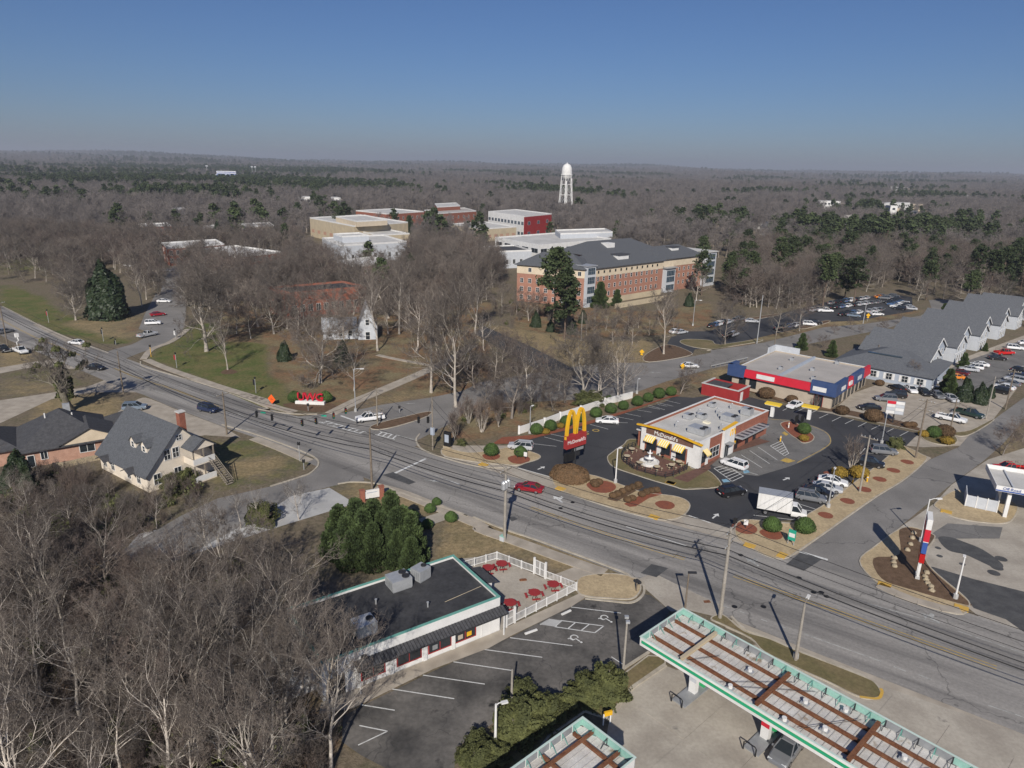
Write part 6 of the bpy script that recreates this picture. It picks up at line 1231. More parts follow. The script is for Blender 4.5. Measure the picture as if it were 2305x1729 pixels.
# campus letters
p = P('A6', 735, 1140); t = thing('campus_letters', 'big red letters U W G on a white plinth at the lawn corner', 'sign', (p.x, p.y, 0), R(-4))
MB().box(-3.2, 3.2, -.6, .6, 0, .75).build('plinth', 'white_paint', t)
for ch, x in (('U', -2.05), ('W', 0), ('G', 2.05)): ptxt(ch, 2.5, .3, 'red_paint', t, (x, 0, .76))
p = P('A6', 415, 1150); t = thing('work_sign', 'orange diamond roadworks sign on the main road sidewalk', 'sign', (p.x, p.y, 0), R(-25)); o = MB().box(-.75, .75, -.02, .02, -.75, .75).build('panel', 'orange', t, (0, 0, 1.35)); o.rotation_euler = (0, R(45), 0)
for s in (-.5, .5): MB().tube([(s,-.3*s,0),(0,0,.6)], .03, 4).build('leg', 'dark_metal', t)
MB().box(-.35, .35, -.03, -.021, 1.25, 1.32).build('legend', 'black', t); MB().box(-.25, .25, -.03, -.021, 1.4, 1.46).build('legend', 'black', t)
p = P('B2', 1245, 1015); t = thing('pillar_sign', 'white sign board between two red brick pillars at the south street corner', 'sign', (p.x, p.y, 0), R(25))
for s in (-1, 1): MB().box(s*1.5-.35, s*1.5+.35, -.35, .35, 0, 1.8 if s < 0 else 2.0).build('pillar', 'brick', t); MB().box(s*1.5-.42, s*1.5+.42, -.42, .42, 1.8 if s < 0 else 2.0, 1.95 if s < 0 else 2.15).build('pillar_cap', 'brick', t)
MB().box(-1.147, 1.147, -.12, .12, .4, 1.75).build('board', 'white_paint', t); MB().box(-.8, .8, -.14, -.121, 1.3, 1.42).build('board_line', 'siding_blue', t)
p = P('B2', 1870, 585); t = thing('dark_sign', 'dark monument sign at the corner bed under crape myrtles', 'sign', (p.x, p.y, 0), R(-30)); MB().box(-.7, .7, -.25, .25, .4, 3.2).build('panel', 'black', t); MB().box(-.8, .8, -.3, .3, 0, .4).build('base', 'rock', t); MB().box(-.45, .45, -.27, -.251, 1.2, 2.7).build('emblem', 'siding_blue', t)
p = P('A8', 1282, 948); t = thing('tenant_sign', 'white shop directory board on a dark post by the lot', 'sign', (p.x, p.y, 0), R(-22)); MB().box(-.14, .14, -.14, .14, 0, 2.2).build('post', 'dark_metal', t); MB().box(-1.7, 1.7, -.2, .2, 2.0, 4.9).build('board', 'grey_metal', t)
for r in range(4):
    for c in range(2): MB().box(-1.6 + c*1.62, -.03 + c*1.62, -.23, -.201, 2.1 + r*.7, 2.73 + r*.7).build('name_panel', ('white_paint','siding_pale')[(r+c) % 2] if r < 3 or c else 'red_paint', t)
p = P('B4', 1550, 1097); t = thing('station_sign', 'tall red and white filling station pylon on twin white posts', 'sign', (p.x, p.y, .1), R(62))
for s in (-.55, .55): MB().box(s-.14, s+.14, -.14, .14, 0, 4.2).build('post', 'white_paint', t); MB().box(s-.25, s+.25, -.25, .25, 0, .35).build('footing', 'pale_concrete', t)
MB().box(-1.3, 1.3, -.28, .28, 4.0, 5.6).build('price_panel', 'sign_blue', t); MB().box(-1.35, 1.35, -.3, .3, 5.603, 8.8).build('brand_panel', 'white_paint', t); MB().add([(-1.36,-.32,5.7),(1.36,-.32,6.6),(1.36,-.32,8.3),(-1.36,-.32,7.4),(-1.36,.32,5.7),(1.36,.32,6.6),(1.36,.32,8.3),(-1.36,.32,7.4)], [(0,1,2,3),(7,6,5,4),(0,3,7,4),(1,5,6,2),(3,2,6,7),(0,4,5,1)]).build('red_band', 'red_paint', t); MB().box(-1.2, 1.2, -.3, .3, 2.6, 3.8).build('lower_panel', 'lamp_red', t)
p = P('B4', 768, 900); t = thing('bus_sign', 'small green and white sign on the verge corner', 'sign', (p.x, p.y, .1), R(-40)); MB().box(-.5, .5, -.06, .06, .7, 2.3).build('panel', 'sig_green', t); MB().box(-.4, .4, -.08, -.061, 1.2, 1.8).build('face', 'white_paint', t)
for s in (-.4, .4): MB().box(s-.04, s+.04, -.04, .04, 0, .7).build('post', 'galv', t)
for k, x, y, l in (('B3',640,490,'two small drive signs at the corner bed'), ('B4',455,790,'drive signs at the second lot entrance')):
    p = P(k, x, y); t = thing('drive_sign', 'black and white ' + l, 'sign', (p.x, p.y, .1), R(-20))
    for s in (-.75, .75): MB().box(s-.3, s+.3, -.05, .05, .5, 1.3).build('panel', 'white_paint' if s > 0 else 'black', t); MB().box(s-.05, s+.05, -.05, .05, 0, .5).build('post', 'dark_metal', t)
for k, x, y, ty, l in (('A7',1638,745,690,'left of the crossing'), ('A7',1978,850,805,'right of the crossing'), ('A8',1105,230,175,'by the pine car park')):
    p = P(k, x, y); h = height_for(p, spix(k, 0, ty)[1]); t = thing('crossing_sign', 'yellow-green diamond crossing sign ' + l, 'sign', (p.x, p.y, 0), R(-20), 'crossing signs'); MB().tube([(0,0,0),(0,0,h)], .05, 5).build('post', 'galv', t)
    o = MB().box(-.5, .5, -.02, .02, -.5, .5).build('panel', 'yellow', t, (0, -.06, h-.6)); o.rotation_euler = (0, R(45), 0); MB().box(-.35, .35, -.08, -.04, h-1.6, h-1.25).build('plaque', 'yellow', t)
for k, x, y, ty, bc, l in (('A5',405,465,355,'red_panel','by the far left road'), ('A5',860,622,505,'black','before the campus drive'), ('A5',1468,842,712,'red_panel','with a pink banner on the green lawn'), ('A5',2125,1052,915,'black','right of the pale sapling'), ('A5',1460,600,515,'white_paint','behind the campus drive corner'), ('A5',962,650,595,'black','at the far kerb left of the drive')):
    p = P(k, x, y); h = height_for(p, spix(k, 0, ty)[1]); t = thing('banner_lamp', 'black campus lamp post with banner, ' + l, 'lamp', (p.x, p.y, 0), R(-30), 'campus banner lamps'); MB().tube([(0,0,0),(0,0,h-.5)], .07, 6).build('post', 'galv', t); MB().lathe([(.1,h-.5),(.24,h-.3),(.2,h-.1),(.02,h)], 8).build('lantern', 'black', t); MB().box(-.75, -.1, -.02, .02, h-2.0, h-.75).build('banner', bc, t); MB().box(-.78, -.05, -.015, .015, h-.74, h-.7).build('banner_arm', 'black', t)
# mailboxes, hydrants, bollards, bins, boxes
p = P('B7', 1225, 118); t = thing('mailbox', 'dark mailbox on a post at the lot corner grass', 'mailbox', (p.x, p.y, .11), R(30)); MB().box(-.06, .06, -.06, .06, 0, 1.1).build('post', 'wood_pole', t); MB().lathe([(.22,-.35),(.22,.35)], 10).build('box', 'dark_metal', t, (.2, 0, 1.28)).rotation_euler = (R(90), 0, 0)
p = P('B7', 985, 1215); t = thing('yellow_barrier', 'yellow and black barrier arm behind the small canopy', 'barrier', (p.x, p.y, 0), R(20)); MB().box(-.4, .4, -.1, .1, 1.0, 1.45).build('board', 'yellow', t); MB().box(.2, .32, -.05, .05, 0, 1.0).box(-.5, -.4, -.05, .05, 0, 1.2).build('post', 'white_paint', t)
p = P('B3', 485, 1168); t = thing('utility_box', 'small pale green utility box at the transformer pole', 'utility box', (p.x, p.y, 0), LA); MB().box(-.35, .35, -.3, .3, 0, .7).build('cabinet', 'siding_pale', t); MB().box(-.38, .38, -.33, .33, .7, .76).build('lid', 'teal_pale', t)
for i, (k, x, y, l) in enumerate((('A8',490,1080,'at the walk end'), ('A8',548,985,'on the drive-through bed'), ('B4',1240,510,'yellow on the verge by the mulch rings'), ('B4',1150,520,'grey by the row end'))):
    p = P(k, x, y); t = thing('bollard', 'bollard ' + l + ' of the burger lot', 'bollard', (p.x, p.y, .05), 0, 'lot bollards'); MB().lathe([(.13,0),(.13,1.05),(.08,1.15),(.01,1.18)], 8).build('shaft', 'yellow' if i != 1 else 'white_paint', t); MB().lathe([(.14,.8),(.14,.95)], 8).build('band', 'white_paint' if i != 1 else 'yellow', t)
for k, x, y, l, c in (('A8',690,925,'menu board island','yellow'), ('A8',430,905,'building corner','yellow')):   # drive-through canopies
    p = P(k, x, y); t = thing('order_canopy', 'yellow-roofed drive-through order canopy at the ' + l, 'canopy', (p.x, p.y, .1), R(-35)); MB().box(-.35, .35, -.35, .35, 0, 2.7).build('column', 'white_paint', t); MB().box(-1.6, 1.6, -.9, .9, 2.7, 2.95).build('roof', 'awning_yellow', t); MB().box(-1.5, 1.5, -.8, .8, 2.55, 2.697).build('soffit', 'awning_white', t)
for x, l in ((600,'left menu board'), (640,'right menu board')):
    p = P('A8', x, 965); t = thing('menu_board', 'dark drive-through ' + l, 'menu board', (p.x, p.y, .1), R(50), 'drive-through menu boards'); MB().box(-.7, .7, -.12, .12, .6, 2.1).build('panel', 'black', t); MB().box(-.1, .1, -.1, .1, 0, .6).build('post', 'dark_metal', t)
for i, f in enumerate(((1698,485,1755,512),(1470,605,1545,632))):   # wheel stops
    a, b = P('B6', f[0], f[3]), P('B6', f[2], f[1]); d = b-a; t = thing('wheel_stop', 'white concrete wheel stop at the ' + ('far' if i == 0 else 'near') + ' accessible bay', 'wheel stop', (a.x, a.y, .03), math.atan2(d.y, d.x), 'wheel stops'); MB().box(0, d.length, -.12, .12, 0, .14).build('block', 'white_paint', t); MB().box(.1, d.length-.1, -.08, .08, .14, .17).build('block_top', 'white_paint', t)
# white hedge wall behind the burger lot
t = thing('lot_wall', 'low white wall behind the round hedge bushes', 'wall'); wp = G('A7', 620,1390, 830,1320, 960,1270, 1130,1215, 1330,1150, 1560,1090)
for a, b in zip(wp, wp[1:]):
    d = b - a; MB().box(0.02, d.length-.02, -.12, .12, 0, 1.5).build('wall_panel', 'white_paint', t, (a.x, a.y, 0), math.atan2(d.y, d.x)); MB().box(-.2, .2, -.2, .2, 0, 1.7).build('pier', 'white_paint', t, (a.x, a.y, 0))
# guard rail by the entry road
t = thing('guard_rail', 'steel guard rail along the entry road left of the shops', 'guard rail'); ga, gb = P('A8', 0, 560), P('A8', 260, 500)
for i in range(9): q = ga.lerp(gb, i/8); MB().box(-.07, .07, -.07, .07, 0, .75).build('post', 'weathered_wood', t, (q.x, q.y, 0))
MB().bar((ga.x, ga.y-.1, .6), (gb.x, gb.y-.1, .6), .06, .32).build('rail', 'galv', t)
t = thing('slope_fence', 'black railing stepping down the straw-covered slope', 'fence'); wp = G('A7', 880,595, 920,640, 1000,660, 1050,700)
for a, b in zip(wp, wp[1:]):
    MB().bar((a.x,a.y,1.0), (b.x,b.y,1.0), .08, .08).build('rail', 'black', t); MB().box(-.06, .06, -.06, .06, 0, 1.05).build('post', 'black', t, (a.x, a.y, 0))
# ================================================================== vegetation
def unit(v): return v / np.maximum(np.linalg.norm(v, axis=-1, keepdims=True), 1e-9)
def tubes(pts, rad, n):                        # pts (N,K,3), rad (N,K) -> verts, quads
    N_, K = pts.shape[:2]; d = unit(pts[:, -1] - pts[:, 0]); up = np.where(np.abs(d[:, 2:3]) < .9, np.array([[0, 0, 1.]]), np.array([[1., 0, 0]]))
    a = unit(np.cross(d, up)); b = np.cross(d, a); th = np.arange(n) * 2*np.pi/n
    ring = a[:, None, :] * np.cos(th)[None, :, None] + b[:, None, :] * np.sin(th)[None, :, None]
    V = pts[:, :, None, :] + ring[:, None, :, :] * rad[:, :, None, None]
    i = (np.arange(N_)[:, None, None]*K + np.arange(K-1)[None, :, None])*n; k = np.arange(n)[None, None, :]; k2 = (k+1) % n
    Fq = np.stack([i+k, i+k2, i+n+k2, i+n+k], -1).reshape(-1, 4); return V.reshape(-1, 3), Fq
def merge(parts):
    Vs, Fs, o = [], [], 0
    for v, f in parts: Vs.append(v); Fs.append(f + o); o += len(v)
    return np.concatenate(Vs), np.concatenate(Fs)
def grow(seed, H, r0, tf=.35, counts=(8, 6, 6, 5, 3), ratio=(.62, .52, .5, .5, .55), ang=(50, 45, 42, 40, 40), wander=.18, trop=.12, trunk_levels=3, stems=1, lean=(0, 0), tmin=(.5, .3, .25, .2, .15), minr=.011, nseg=(7, 6, 4, 3, 2, 1)):
    g = np.random.default_rng(seed); L = np.full(stems, H*.72); P0 = np.zeros((stems, 3)); D = np.tile(np.array([[lean[0], lean[1], 1.]]), (stems, 1))
    if stems > 1: D[:, :2] += g.normal(0, .28, (stems, 2)); P0[:, :2] += g.normal(0, .15, (stems, 2)); L *= g.uniform(.8, 1.1, stems)
    D = unit(D); Rr = np.full(stems, r0); wood, twig = [], []
    for lv in range(len(counts) + 1):
        ns = nseg[lv]; N_ = len(P0); pts = np.zeros((N_, ns+1, 3)); pts[:, 0] = P0; d = D.copy()
        for s in range(ns):
            w = wander * (.45 if lv == 0 else 1.0)
            d = unit(d + g.normal(0, w, (N_, 3)) + np.array([0, 0, trop if lv < 4 else trop*.4])); pts[:, s+1] = pts[:, s] + d * (L/ns)[:, None]
        t = np.linspace(0, 1, ns+1)[None]; end = .3 if lv else .32; rad = Rr[:, None] * (1 - t*(1-end))
        if lv == 0: rad[:, 0] *= 1.35
        rad = np.maximum(rad, minr*.5)
        (wood if lv < trunk_levels else twig).append(tubes(pts, rad, (8, 6, 4, 3, 3, 3)[lv]))
        if lv == len(counts): break
        c = counts[lv]; M = N_*c; tt = tmin[lv] + (1-tmin[lv])*((np.arange(c)[None]+g.uniform(0, 1, (N_, c)))/c); tt[:, -1] = 1 if lv else .98
        if lv == 0: tt = tf + (1-tf)*((np.arange(c)[None] + g.uniform(0, .9, (N_, c)))/c)
        f = tt*ns; i0 = np.minimum(f.astype(int), ns-1); fr = (f - i0)[..., None]; rows = np.arange(N_)[:, None]
        p = pts[rows, i0]*(1-fr) + pts[rows, i0+1]*fr; dd = unit(pts[rows, i0+1] - pts[rows, i0])
        az = g.uniform(0, 2*np.pi, (N_, c)) + np.arange(c)[None]*2.4; up = np.where(np.abs(dd[..., 2:3]) < .9, np.array([0, 0, 1.]), np.array([1., 0, 0])); a = unit(np.cross(dd, up)); b = np.cross(dd, a)
        an = np.radians(ang[lv]) * g.uniform(.65, 1.3, (N_, c))
        if lv == 0: an = an * (1.15 - .55*((tt - tf)/(1-tf)))
        nd = dd*np.cos(an)[..., None] + (a*np.cos(az)[..., None] + b*np.sin(az)[..., None])*np.sin(an)[..., None]
        rl = Rr[:, None]*(1 - tt*(1-end)); nr = rl*g.uniform(*((.3, .52) if lv == 0 else (.42, .66)), (N_, c)); nl = L[:, None]*ratio[lv]*g.uniform(.65, 1.2, (N_, c))*(1.0 if lv == 0 else (1.15 - .5*tt))
        P0 = p.reshape(-1, 3); D = nd.reshape(-1, 3); L = nl.ravel(); Rr = np.maximum(nr.ravel(), minr)
    return merge(wood), merge(twig)
def quads(c, nrm, size, g, aspect=1.0):       # leaf quads round centres c
    n = len(c); r = unit(g.normal(0, 1, (n, 3))); a = unit(np.cross(nrm, r)); b = np.cross(nrm, a); s = (size*g.uniform(.6, 1.35, n))[:, None]
    V = np.stack([c - a*s - b*s*aspect, c + a*s - b*s*aspect*.6, c + a*s*.7 + b*s*aspect, c - a*s*.8 + b*s*aspect*.8], 1); return V.reshape(-1, 3), np.arange(n*4).reshape(-1, 4)
def leaf_blob(seed, n, size, rx=1., rz=1., bumps=.12, shell=.25, up=.0, cone=0, core=True, ball=False):
    g = np.random.default_rng(seed); u = unit(g.normal(0, 1, (n, 3))); u[:, 2] = np.abs(u[:, 2])*1.0 - .25*g.uniform(0, 1, n)**3*(g.uniform(0, 1, n) < .4); u = unit(u)
    lob = 1 + bumps*np.sin(u[:, 0]*7 + seed)*np.sin(u[:, 1]*6 + 2*seed) + bumps*np.sin(u[:, 2]*9 + u[:, 0]*4)
    rr = lob*(1 - shell*g.uniform(0, 1, n)**2); zz = u[:, 2]
    k = (1 - cone*np.clip(zz, 0, 1)) if cone else 1.0
    c = np.stack([u[:, 0]*rx*rr*k, u[:, 1]*rx*rr*k, np.maximum(.05, zz*rz*rr + rz*.12)], -1)
    if ball: w = unit(g.normal(0, 1, (n, 3))); u = w; c = np.stack([w[:, 0]*rx*rr, w[:, 1]*rx*rr, rz*.5*(1 + w[:, 2]*rr*.98)], -1)*np.stack([1 - cone*np.clip(w[:, 2], -.3, 1), 1 - cone*np.clip(w[:, 2], -.3, 1), np.ones(n)], -1)
    V, Fq = quads(c, unit(u + g.normal(0, .45, (n, 3)) + np.array([0, 0, up])), size, g); parts = [(V, Fq)]
    if core:
        th, ph = np.meshgrid(np.linspace(0, 2*np.pi, 15)[:-1], np.linspace(.02, np.pi/2 if not ball else np.pi-.05, 7)); kk = (1 - cone*np.cos(ph)) if cone else 1.0
        cv = np.stack([rx*.8*np.sin(ph)*np.cos(th)*kk, rx*.8*np.sin(ph)*np.sin(th)*kk, rz*.85*np.cos(ph) + .02 if not ball else rz*.5*(1 + .84*np.cos(ph))], -1).reshape(-1, 3)
        i = np.arange(6)[:, None]*14 + np.arange(14)[None]; j = np.arange(6)[:, None]*14 + (np.arange(14)[None]+1) % 14; parts.append((cv, np.stack([i, i+14, j+14, j], -1).reshape(-1, 4)))
    return merge(parts)
def pine_mesh(seed, H, n_br, tuft, qn, size, bare=.5, spread=4.2):
    g = np.random.default_rng(seed); K = 8; tr = np.zeros((1, K, 3)); tr[0, :, 2] = np.linspace(-.2, H*.97, K); tr[0, 1:, :2] = np.cumsum(g.normal(0, .12, (K-1, 2)), 0)
    wood = [tubes(tr, np.linspace(H*.017, H*.004, K)[None], 8)]
    t = np.sort(g.uniform(0, 1, n_br)); z = H*(bare + (1-bare)*t*.97); az = g.uniform(0, 6.28, n_br) ; prof = np.sin(np.pi*np.clip(t*.8 + .2, 0, 1))**.8
    Lb = spread*prof*g.uniform(.55, 1.15, n_br) + .5; el = g.uniform(-.1, .5, n_br) + t*.5
    d = np.stack([np.cos(az)*np.cos(el), np.sin(az)*np.cos(el), np.sin(el)], -1); base = np.stack([np.interp(z, tr[0, :, 2], tr[0, :, 0]), np.interp(z, tr[0, :, 2], tr[0, :, 1]), z], -1)
    bp = np.stack([base + d*(Lb*f)[:, None] + np.array([0, 0, .35])*f*f for f in (0, .4, .75, 1)], 1); wood.append(tubes(bp, np.stack([np.full(n_br, r) for r in (.1, .07, .05, .02)], 1), 4))
    k = tuft; fr = g.uniform(.45, 1.05, (n_br, k)); c = base[:, None] + d[:, None]*(Lb[:, None]*fr)[..., None] + g.normal(0, .45, (n_br, k, 3)) + np.array([0, 0, .3])
    c = c.reshape(-1, 3); c2 = np.repeat(c, qn, 0) + g.normal(0, .42, (len(c)*qn, 3))*np.array([1, 1, .6]); nr = unit(g.normal(0, 1, c2.shape) + np.array([0, -.2, .9]))
    return merge(wood), quads(c2, nr, size, g, .75)
def tree_proto(name, wood, leaf, bark, lm, leafname='crown', cat='tree'):
    t = thing(name, '', cat); put('trunk', npmesh('trunk', *wood, bark, True), t); put(leafname, npmesh(leafname, *leaf, lm), t); return t
TP = {}
TP['oakA'] = (tree_proto('bare_oak', *grow(3, 17, .5, .2, (15,8,7,6,3), (.86,.62,.54,.5,.5), (70,50,45,45,45), .26, .08, minr=.026), 'bark_pale', 'twig'), 17)
TP['oakB'] = (tree_proto('bare_oak', *grow(11, 18, .46, .22, (15,8,7,6,3), (.8,.6,.54,.5,.5), (66,50,45,42,42), .24, .09, minr=.026), 'bark_pale', 'twig'), 18)
TP['mossy'] = (tree_proto('bare_oak', *grow(8, 11, .75, .34, (9,7,6,5,4), (.7,.6,.52,.5,.5), (52,50,45,45,45), .26, .12, minr=.018), 'bark_moss', 'twig'), 12)
TP['upA'] = (tree_proto('bare_hardwood', *grow(21, 22, .36, .26, (16,8,7,6,3), (.72,.56,.52,.5,.5), (54,44,42,40,40), .17, .16, minr=.024), 'bark_pale', 'twig'), 22)
TP['upB'] = (tree_proto('bare_hardwood', *grow(29, 20, .27, .36, (12,7,6,6,3), (.48,.52,.5,.5,.5), (44,42,42,40,40), .16, .18, minr=.018), 'bark_pale', 'twig'), 20)
TP['woodA'] = (tree_proto('bare_hardwood', *grow(37, 18, .27, .36, (12,7,5,5,3), (.62,.56,.52,.5,.5), (48,44,42,40,40), .2, .14, minr=.013), 'bark_ash', 'twig'), 18)
TP['woodB'] = (tree_proto('bare_hardwood', *grow(43, 16, .24, .26, (12,7,5,5,3), (.64,.54,.52,.5,.5), (54,46,42,40,40), .22, .12, lean=(.15, .1), minr=.013), 'bark_ash', 'twig'), 16)
TP['vase'] = (tree_proto('crape_myrtle', *grow(51, 6, .09, .25, (8,6,6,4), (.6,.55,.5,.5), (30,32,35,35), .14, .22, stems=5, nseg=(5,4,3,2,1)), 'bark_pale', 'twig_red'), 6)
TP['young'] = (tree_proto('young_tree', *grow(57, 9, .12, .22, (14,6,5,4), (.5,.5,.5,.5), (36,36,36,36), .12, .25, nseg=(6,4,3,2,1)), 'bark_pale', 'twig'), 9)
TP['thicket'] = (tree_proto('dense_bare_tree', *grow(63, 9, .18, .12, (14,8,6,5,3), (.7,.5,.5,.5,.5), (58,48,45,45,45), .22, .08), 'bark', 'twig_red'), 9)
def midw(i): return grow(71+i, 17, .26, (.12,.18,.24)[i], (13,7,6,5,2), (.66,.58,.52,.55,.6), (60,48,42,42,42), .22, .1, minr=.022, nseg=(5,4,3,2,1,1))
for i in range(3): TP['mid%d' % i] = (tree_proto('bare_hardwood', *midw(i), 'bark_pale' if i else 'bark', ('twig','twig','twig_red')[i]), 17)
for i in range(3): TP['pine%d' % i] = (tree_proto('pine_tree', *pine_mesh(81+i, 22, 60, 7, 8, .34, (.42, .5, .3)[i], (4.6, 4.0, 5.0)[i]), 'pine_bark', 'pine', 'needles'), 22)
mw = (np.array([[-.2,-.2,0],[.2,-.2,0],[.2,.2,0],[-.2,.2,0],[-.1,-.1,3],[.1,-.1,3],[.1,.1,3],[-.1,.1,3]], float), np.array([[0,1,5,4],[1,2,6,5],[2,3,7,6],[3,0,4,7]]))
TP['magnolia'] = (tree_proto('evergreen_tree', mw, leaf_blob(91, 9000, .34, 6.3, 14, .1, .3, .1, .45), 'pine_bark', 'magnolia', 'foliage'), 14)
def cypress(seed, H, rad):
    g = np.random.default_rng(seed); n = 3600; t = g.uniform(0, 1, n)**.8; r = rad*(1-t)**.75*(1 + .25*np.sin(t*23)) + .1; az = g.uniform(0, 6.28, n); c = np.stack([np.cos(az)*r, np.sin(az)*r, t*H*.96+.2], -1)
    out = np.stack([np.cos(az), np.sin(az), np.full(n, .9)], -1); c2 = np.repeat(c, 5, 0); o2 = np.repeat(unit(out), 5, 0); f = g.uniform(-.5, .6, (len(c2), 1)); c2 = c2 + o2*f + g.normal(0, .1, c2.shape)
    return quads(c2, unit(np.cross(o2, g.normal(0, 1, c2.shape)) + .3*g.normal(0, 1, c2.shape)), .11, g, 2.2)
TP['cypress'] = (tree_proto('cypress_tree', mw, cypress(95, 9, 2.5), 'pine_bark', 'cedar', 'foliage'), 9)
TP = {k: (t, max(v.co.z for c in t.children for v in c.data.vertices)) for k, (t, h) in TP.items()}
TUSED = set(); TREES = []
def zone(x, y, x0, y0, x1, y1):                # where in its wood a tree stands
    b = proj((x, y, 0)); return ('far', 'middle', 'near')[int(np.clip((b[1]-y0)/(y1-y0)*3, 0, 2))] + ' ' + ('left', 'left of centre', 'right of centre', 'right')[int(np.clip((b[0]-x0)/(x1-x0)*4, 0, 3))]
def tree(kind, p, H, label, group=None, rz=None):
    t, h0 = TP[kind]; o = place(t, kind not in TUSED, (p.x, p.y, -.05), random.uniform(0, 6.28) if rz is None else rz, label, group, H/h0); TUSED.add(kind); TREES.append((p.x, p.y, H)); return o
def tb(kind, k, bx, by, ty, label, group=None, rz=None, hmax=34):   # by base pixel and crown-top pixel
    p = P(k, bx, by); return tree(kind, p, min(hmax, height_for(p, spix(k, 0, ty)[1])), label, group, rz)
def tt_(kind, k, x, y, H, label, group=None, rz=None): p = P(k, x, y, H*.96); return tree(kind, Vector((p.x, p.y, 0)), H, label, group, rz)
# ------------------------------------------------------------------ single trees one can point at
moss = tb('mossy', 'A5', 570, 1195, 560, 'old mossy oak with huge forked trunk beside the road, left', None, 1.0, 17)
put('ivy', npmesh('ivy', *leaf_blob(5, 900, .22, 1.2, 3.6, .2, .5, 0, .1, False), 'shrub_olive'), moss, (0, 0, 2.0)); 
MIS = npmesh('mistletoe', *leaf_blob(30, 200, .13, .55, .55, .2, .7, 0, 0, False), 'shrub_olive')
for i in range(11): a = i*2.1; put('mistletoe', MIS, moss, (4.6*math.cos(a)*(.4+.06*i), 4.6*math.sin(a)*(.4+.06*i), 8.5 + 2.5*math.sin(i*1.7)))
tb('oakB', 'A5', 1715, 705, -420, 'largest bare oak with pale limbs on the campus lawn, left', None, .4, 25)
tb('young', 'A5', 1890, 857, 360, 'slim pale young tree in its own leaf circle on the lawn')
tb('oakA', 'A6', 815, 968, -60, 'leaning oak with drooping pale limbs behind the campus letters', None, 2.6, 23)
tb('woodA', 'A6', 1095, 1032, 560, 'small bare tree beside the street lamp near the campus walk')
tb('upB', 'A6', 1735, 1047, 100, 'straight grey-trunked tree right of the campus walk')
tb('upA', 'A6', 1940, 1165, -180, 'tallest pale bare tree in the middle of the picture', None, 1.2, 31)
tb('woodA', 'A6', 1290, 700, -60, 'bare tree beside the white chapel'); tb('upB', 'A6', 1470, 560, -120, 'bare tree on the slope right of the chapel'); tb('woodB', 'A6', 1615, 700, 80, 'bare tree behind the end of the narrow path'); tb('oakB', 'A6', 300, 500, 60, 'bare oak left of the red lecture hall'); tb('oakA', 'A6', 1380, 430, -160, 'broad bare oak above the leafy slope'); tb('upA', 'A6', 2100, 560, -260, 'broad pale-crowned bare tree behind the tallest one', None, .2, 28)
tb('oakB', 'A7', 1160, 1127, 480, 'fan-crowned bare tree behind the hedge of the burger lot', None, .9); tb('woodA', 'A7', 1300, 1105, 520, 'thin bare tree second in the row behind the hedge'); tb('woodB', 'A7', 1440, 1090, 540, 'thin bare tree third in the row behind the hedge'); tb('woodA', 'A7', 1490, 1090, 500, 'thin bare tree last in the row behind the hedge'); tb('woodB', 'A7', 1265, 1095, 560, 'dark slender bare tree in the row behind the hedge')
tb('upB', 'A7', 1820, 728, 130, 'upright bare tree by the lot entrance below the residence hall'); tb('thicket', 'A7', 560, 1262, 600, 'dense dark bare tree left of the golden sign', None, 0, 17); tb('thicket', 'A7', 900, 1200, 880, 'low dark thicket tree behind the hedge'); tb('thicket', 'A7', 330, 1150, 780, 'dark spreading bare tree beside the entry road')
tb('vase', 'A7', 80, 1445, 1130, 'left crape myrtle by the dark monument sign'); tb('vase', 'A7', 310, 1372, 1060, 'right crape myrtle in the corner bed'); tb('vase', 'A7', 200, 1300, 1020, 'crape myrtle behind the two in the corner bed'); tb('vase', 'A7', 450, 1330, 1150, 'crape myrtle nearest the hedge end'); tb('thicket', 'A7', 1960, 1055, 750, 'oval bare tree beside the bin enclosure')
tb('pine1', 'A7', 900, 525, -280, 'tall pine with bare trunk in front of the residence hall', None, .5, 27); tb('pine2', 'A7', 995, 600, -60, 'shorter pine right of the tall one before the residence hall', None, 2, 22); tb('pine2', 'A7', 1010, 520, 130, 'low dark pine at the foot of the tall pine')
tb('pine0', 'A3', 1800, 1140, 780, 'large pine covering the right end of the residence hall', None, 1, 24); tb('pine2', 'A3', 2000, 1130, 830, 'second pine beside the right end of the residence hall')
for x, y, ty, l in ((1020,1235,1030,'bright green cone shrub tree at the residence hall wall'), (1150,1220,1090,'dark narrow cone at the residence hall wall')): tb('cypress', 'A3', x, y, ty, l)
tb('upB', 'A3', 1530, 1360, 1060, 'fan-shaped bare tree below the residence hall entrance'); tb('mid0', 'A3', 1950, 1360, 1130, 'pale rounded bare tree at the residence hall car park'); tb('woodB', 'A3', 1760, 1180, 900, 'dark bare tree against the brick right wing')
tb('magnolia', 'A5', 900, 425, -130, 'huge dark evergreen cone beside the campus road', None, 0, 19); tb('oakB', 'A5', 630, 445, 50, 'brown-leaved bare tree left of the dark evergreen cone'); tb('woodA', 'A5', 1180, 330, -80, 'pale bare tree right of the dark evergreen cone'); 
for i, (x, y, H) in enumerate(((60,700,13),(330,800,12),(400,760,13),(100,600,14),(440,900,11),(520,760,12))): tree('mid%d' % (i % 3), P('A1', x, y), H, 'bare tree round the upper left lawn, ' + zone(*P('A1', x, y)[:2], 0, 540, 200, 660), 'upper left lawn trees')
tb('thicket', 'A1', 150, 845, 690, 'small round bare tree on the upper left lawn'); tb('oakA', 'A1', 250, 770, 300, 'bare oak at the upper left lawn edge', None, 0, 17); tb('oakB', 'A1', 45, 640, 250, 'bare oak at the left picture edge', None, 0, 15)
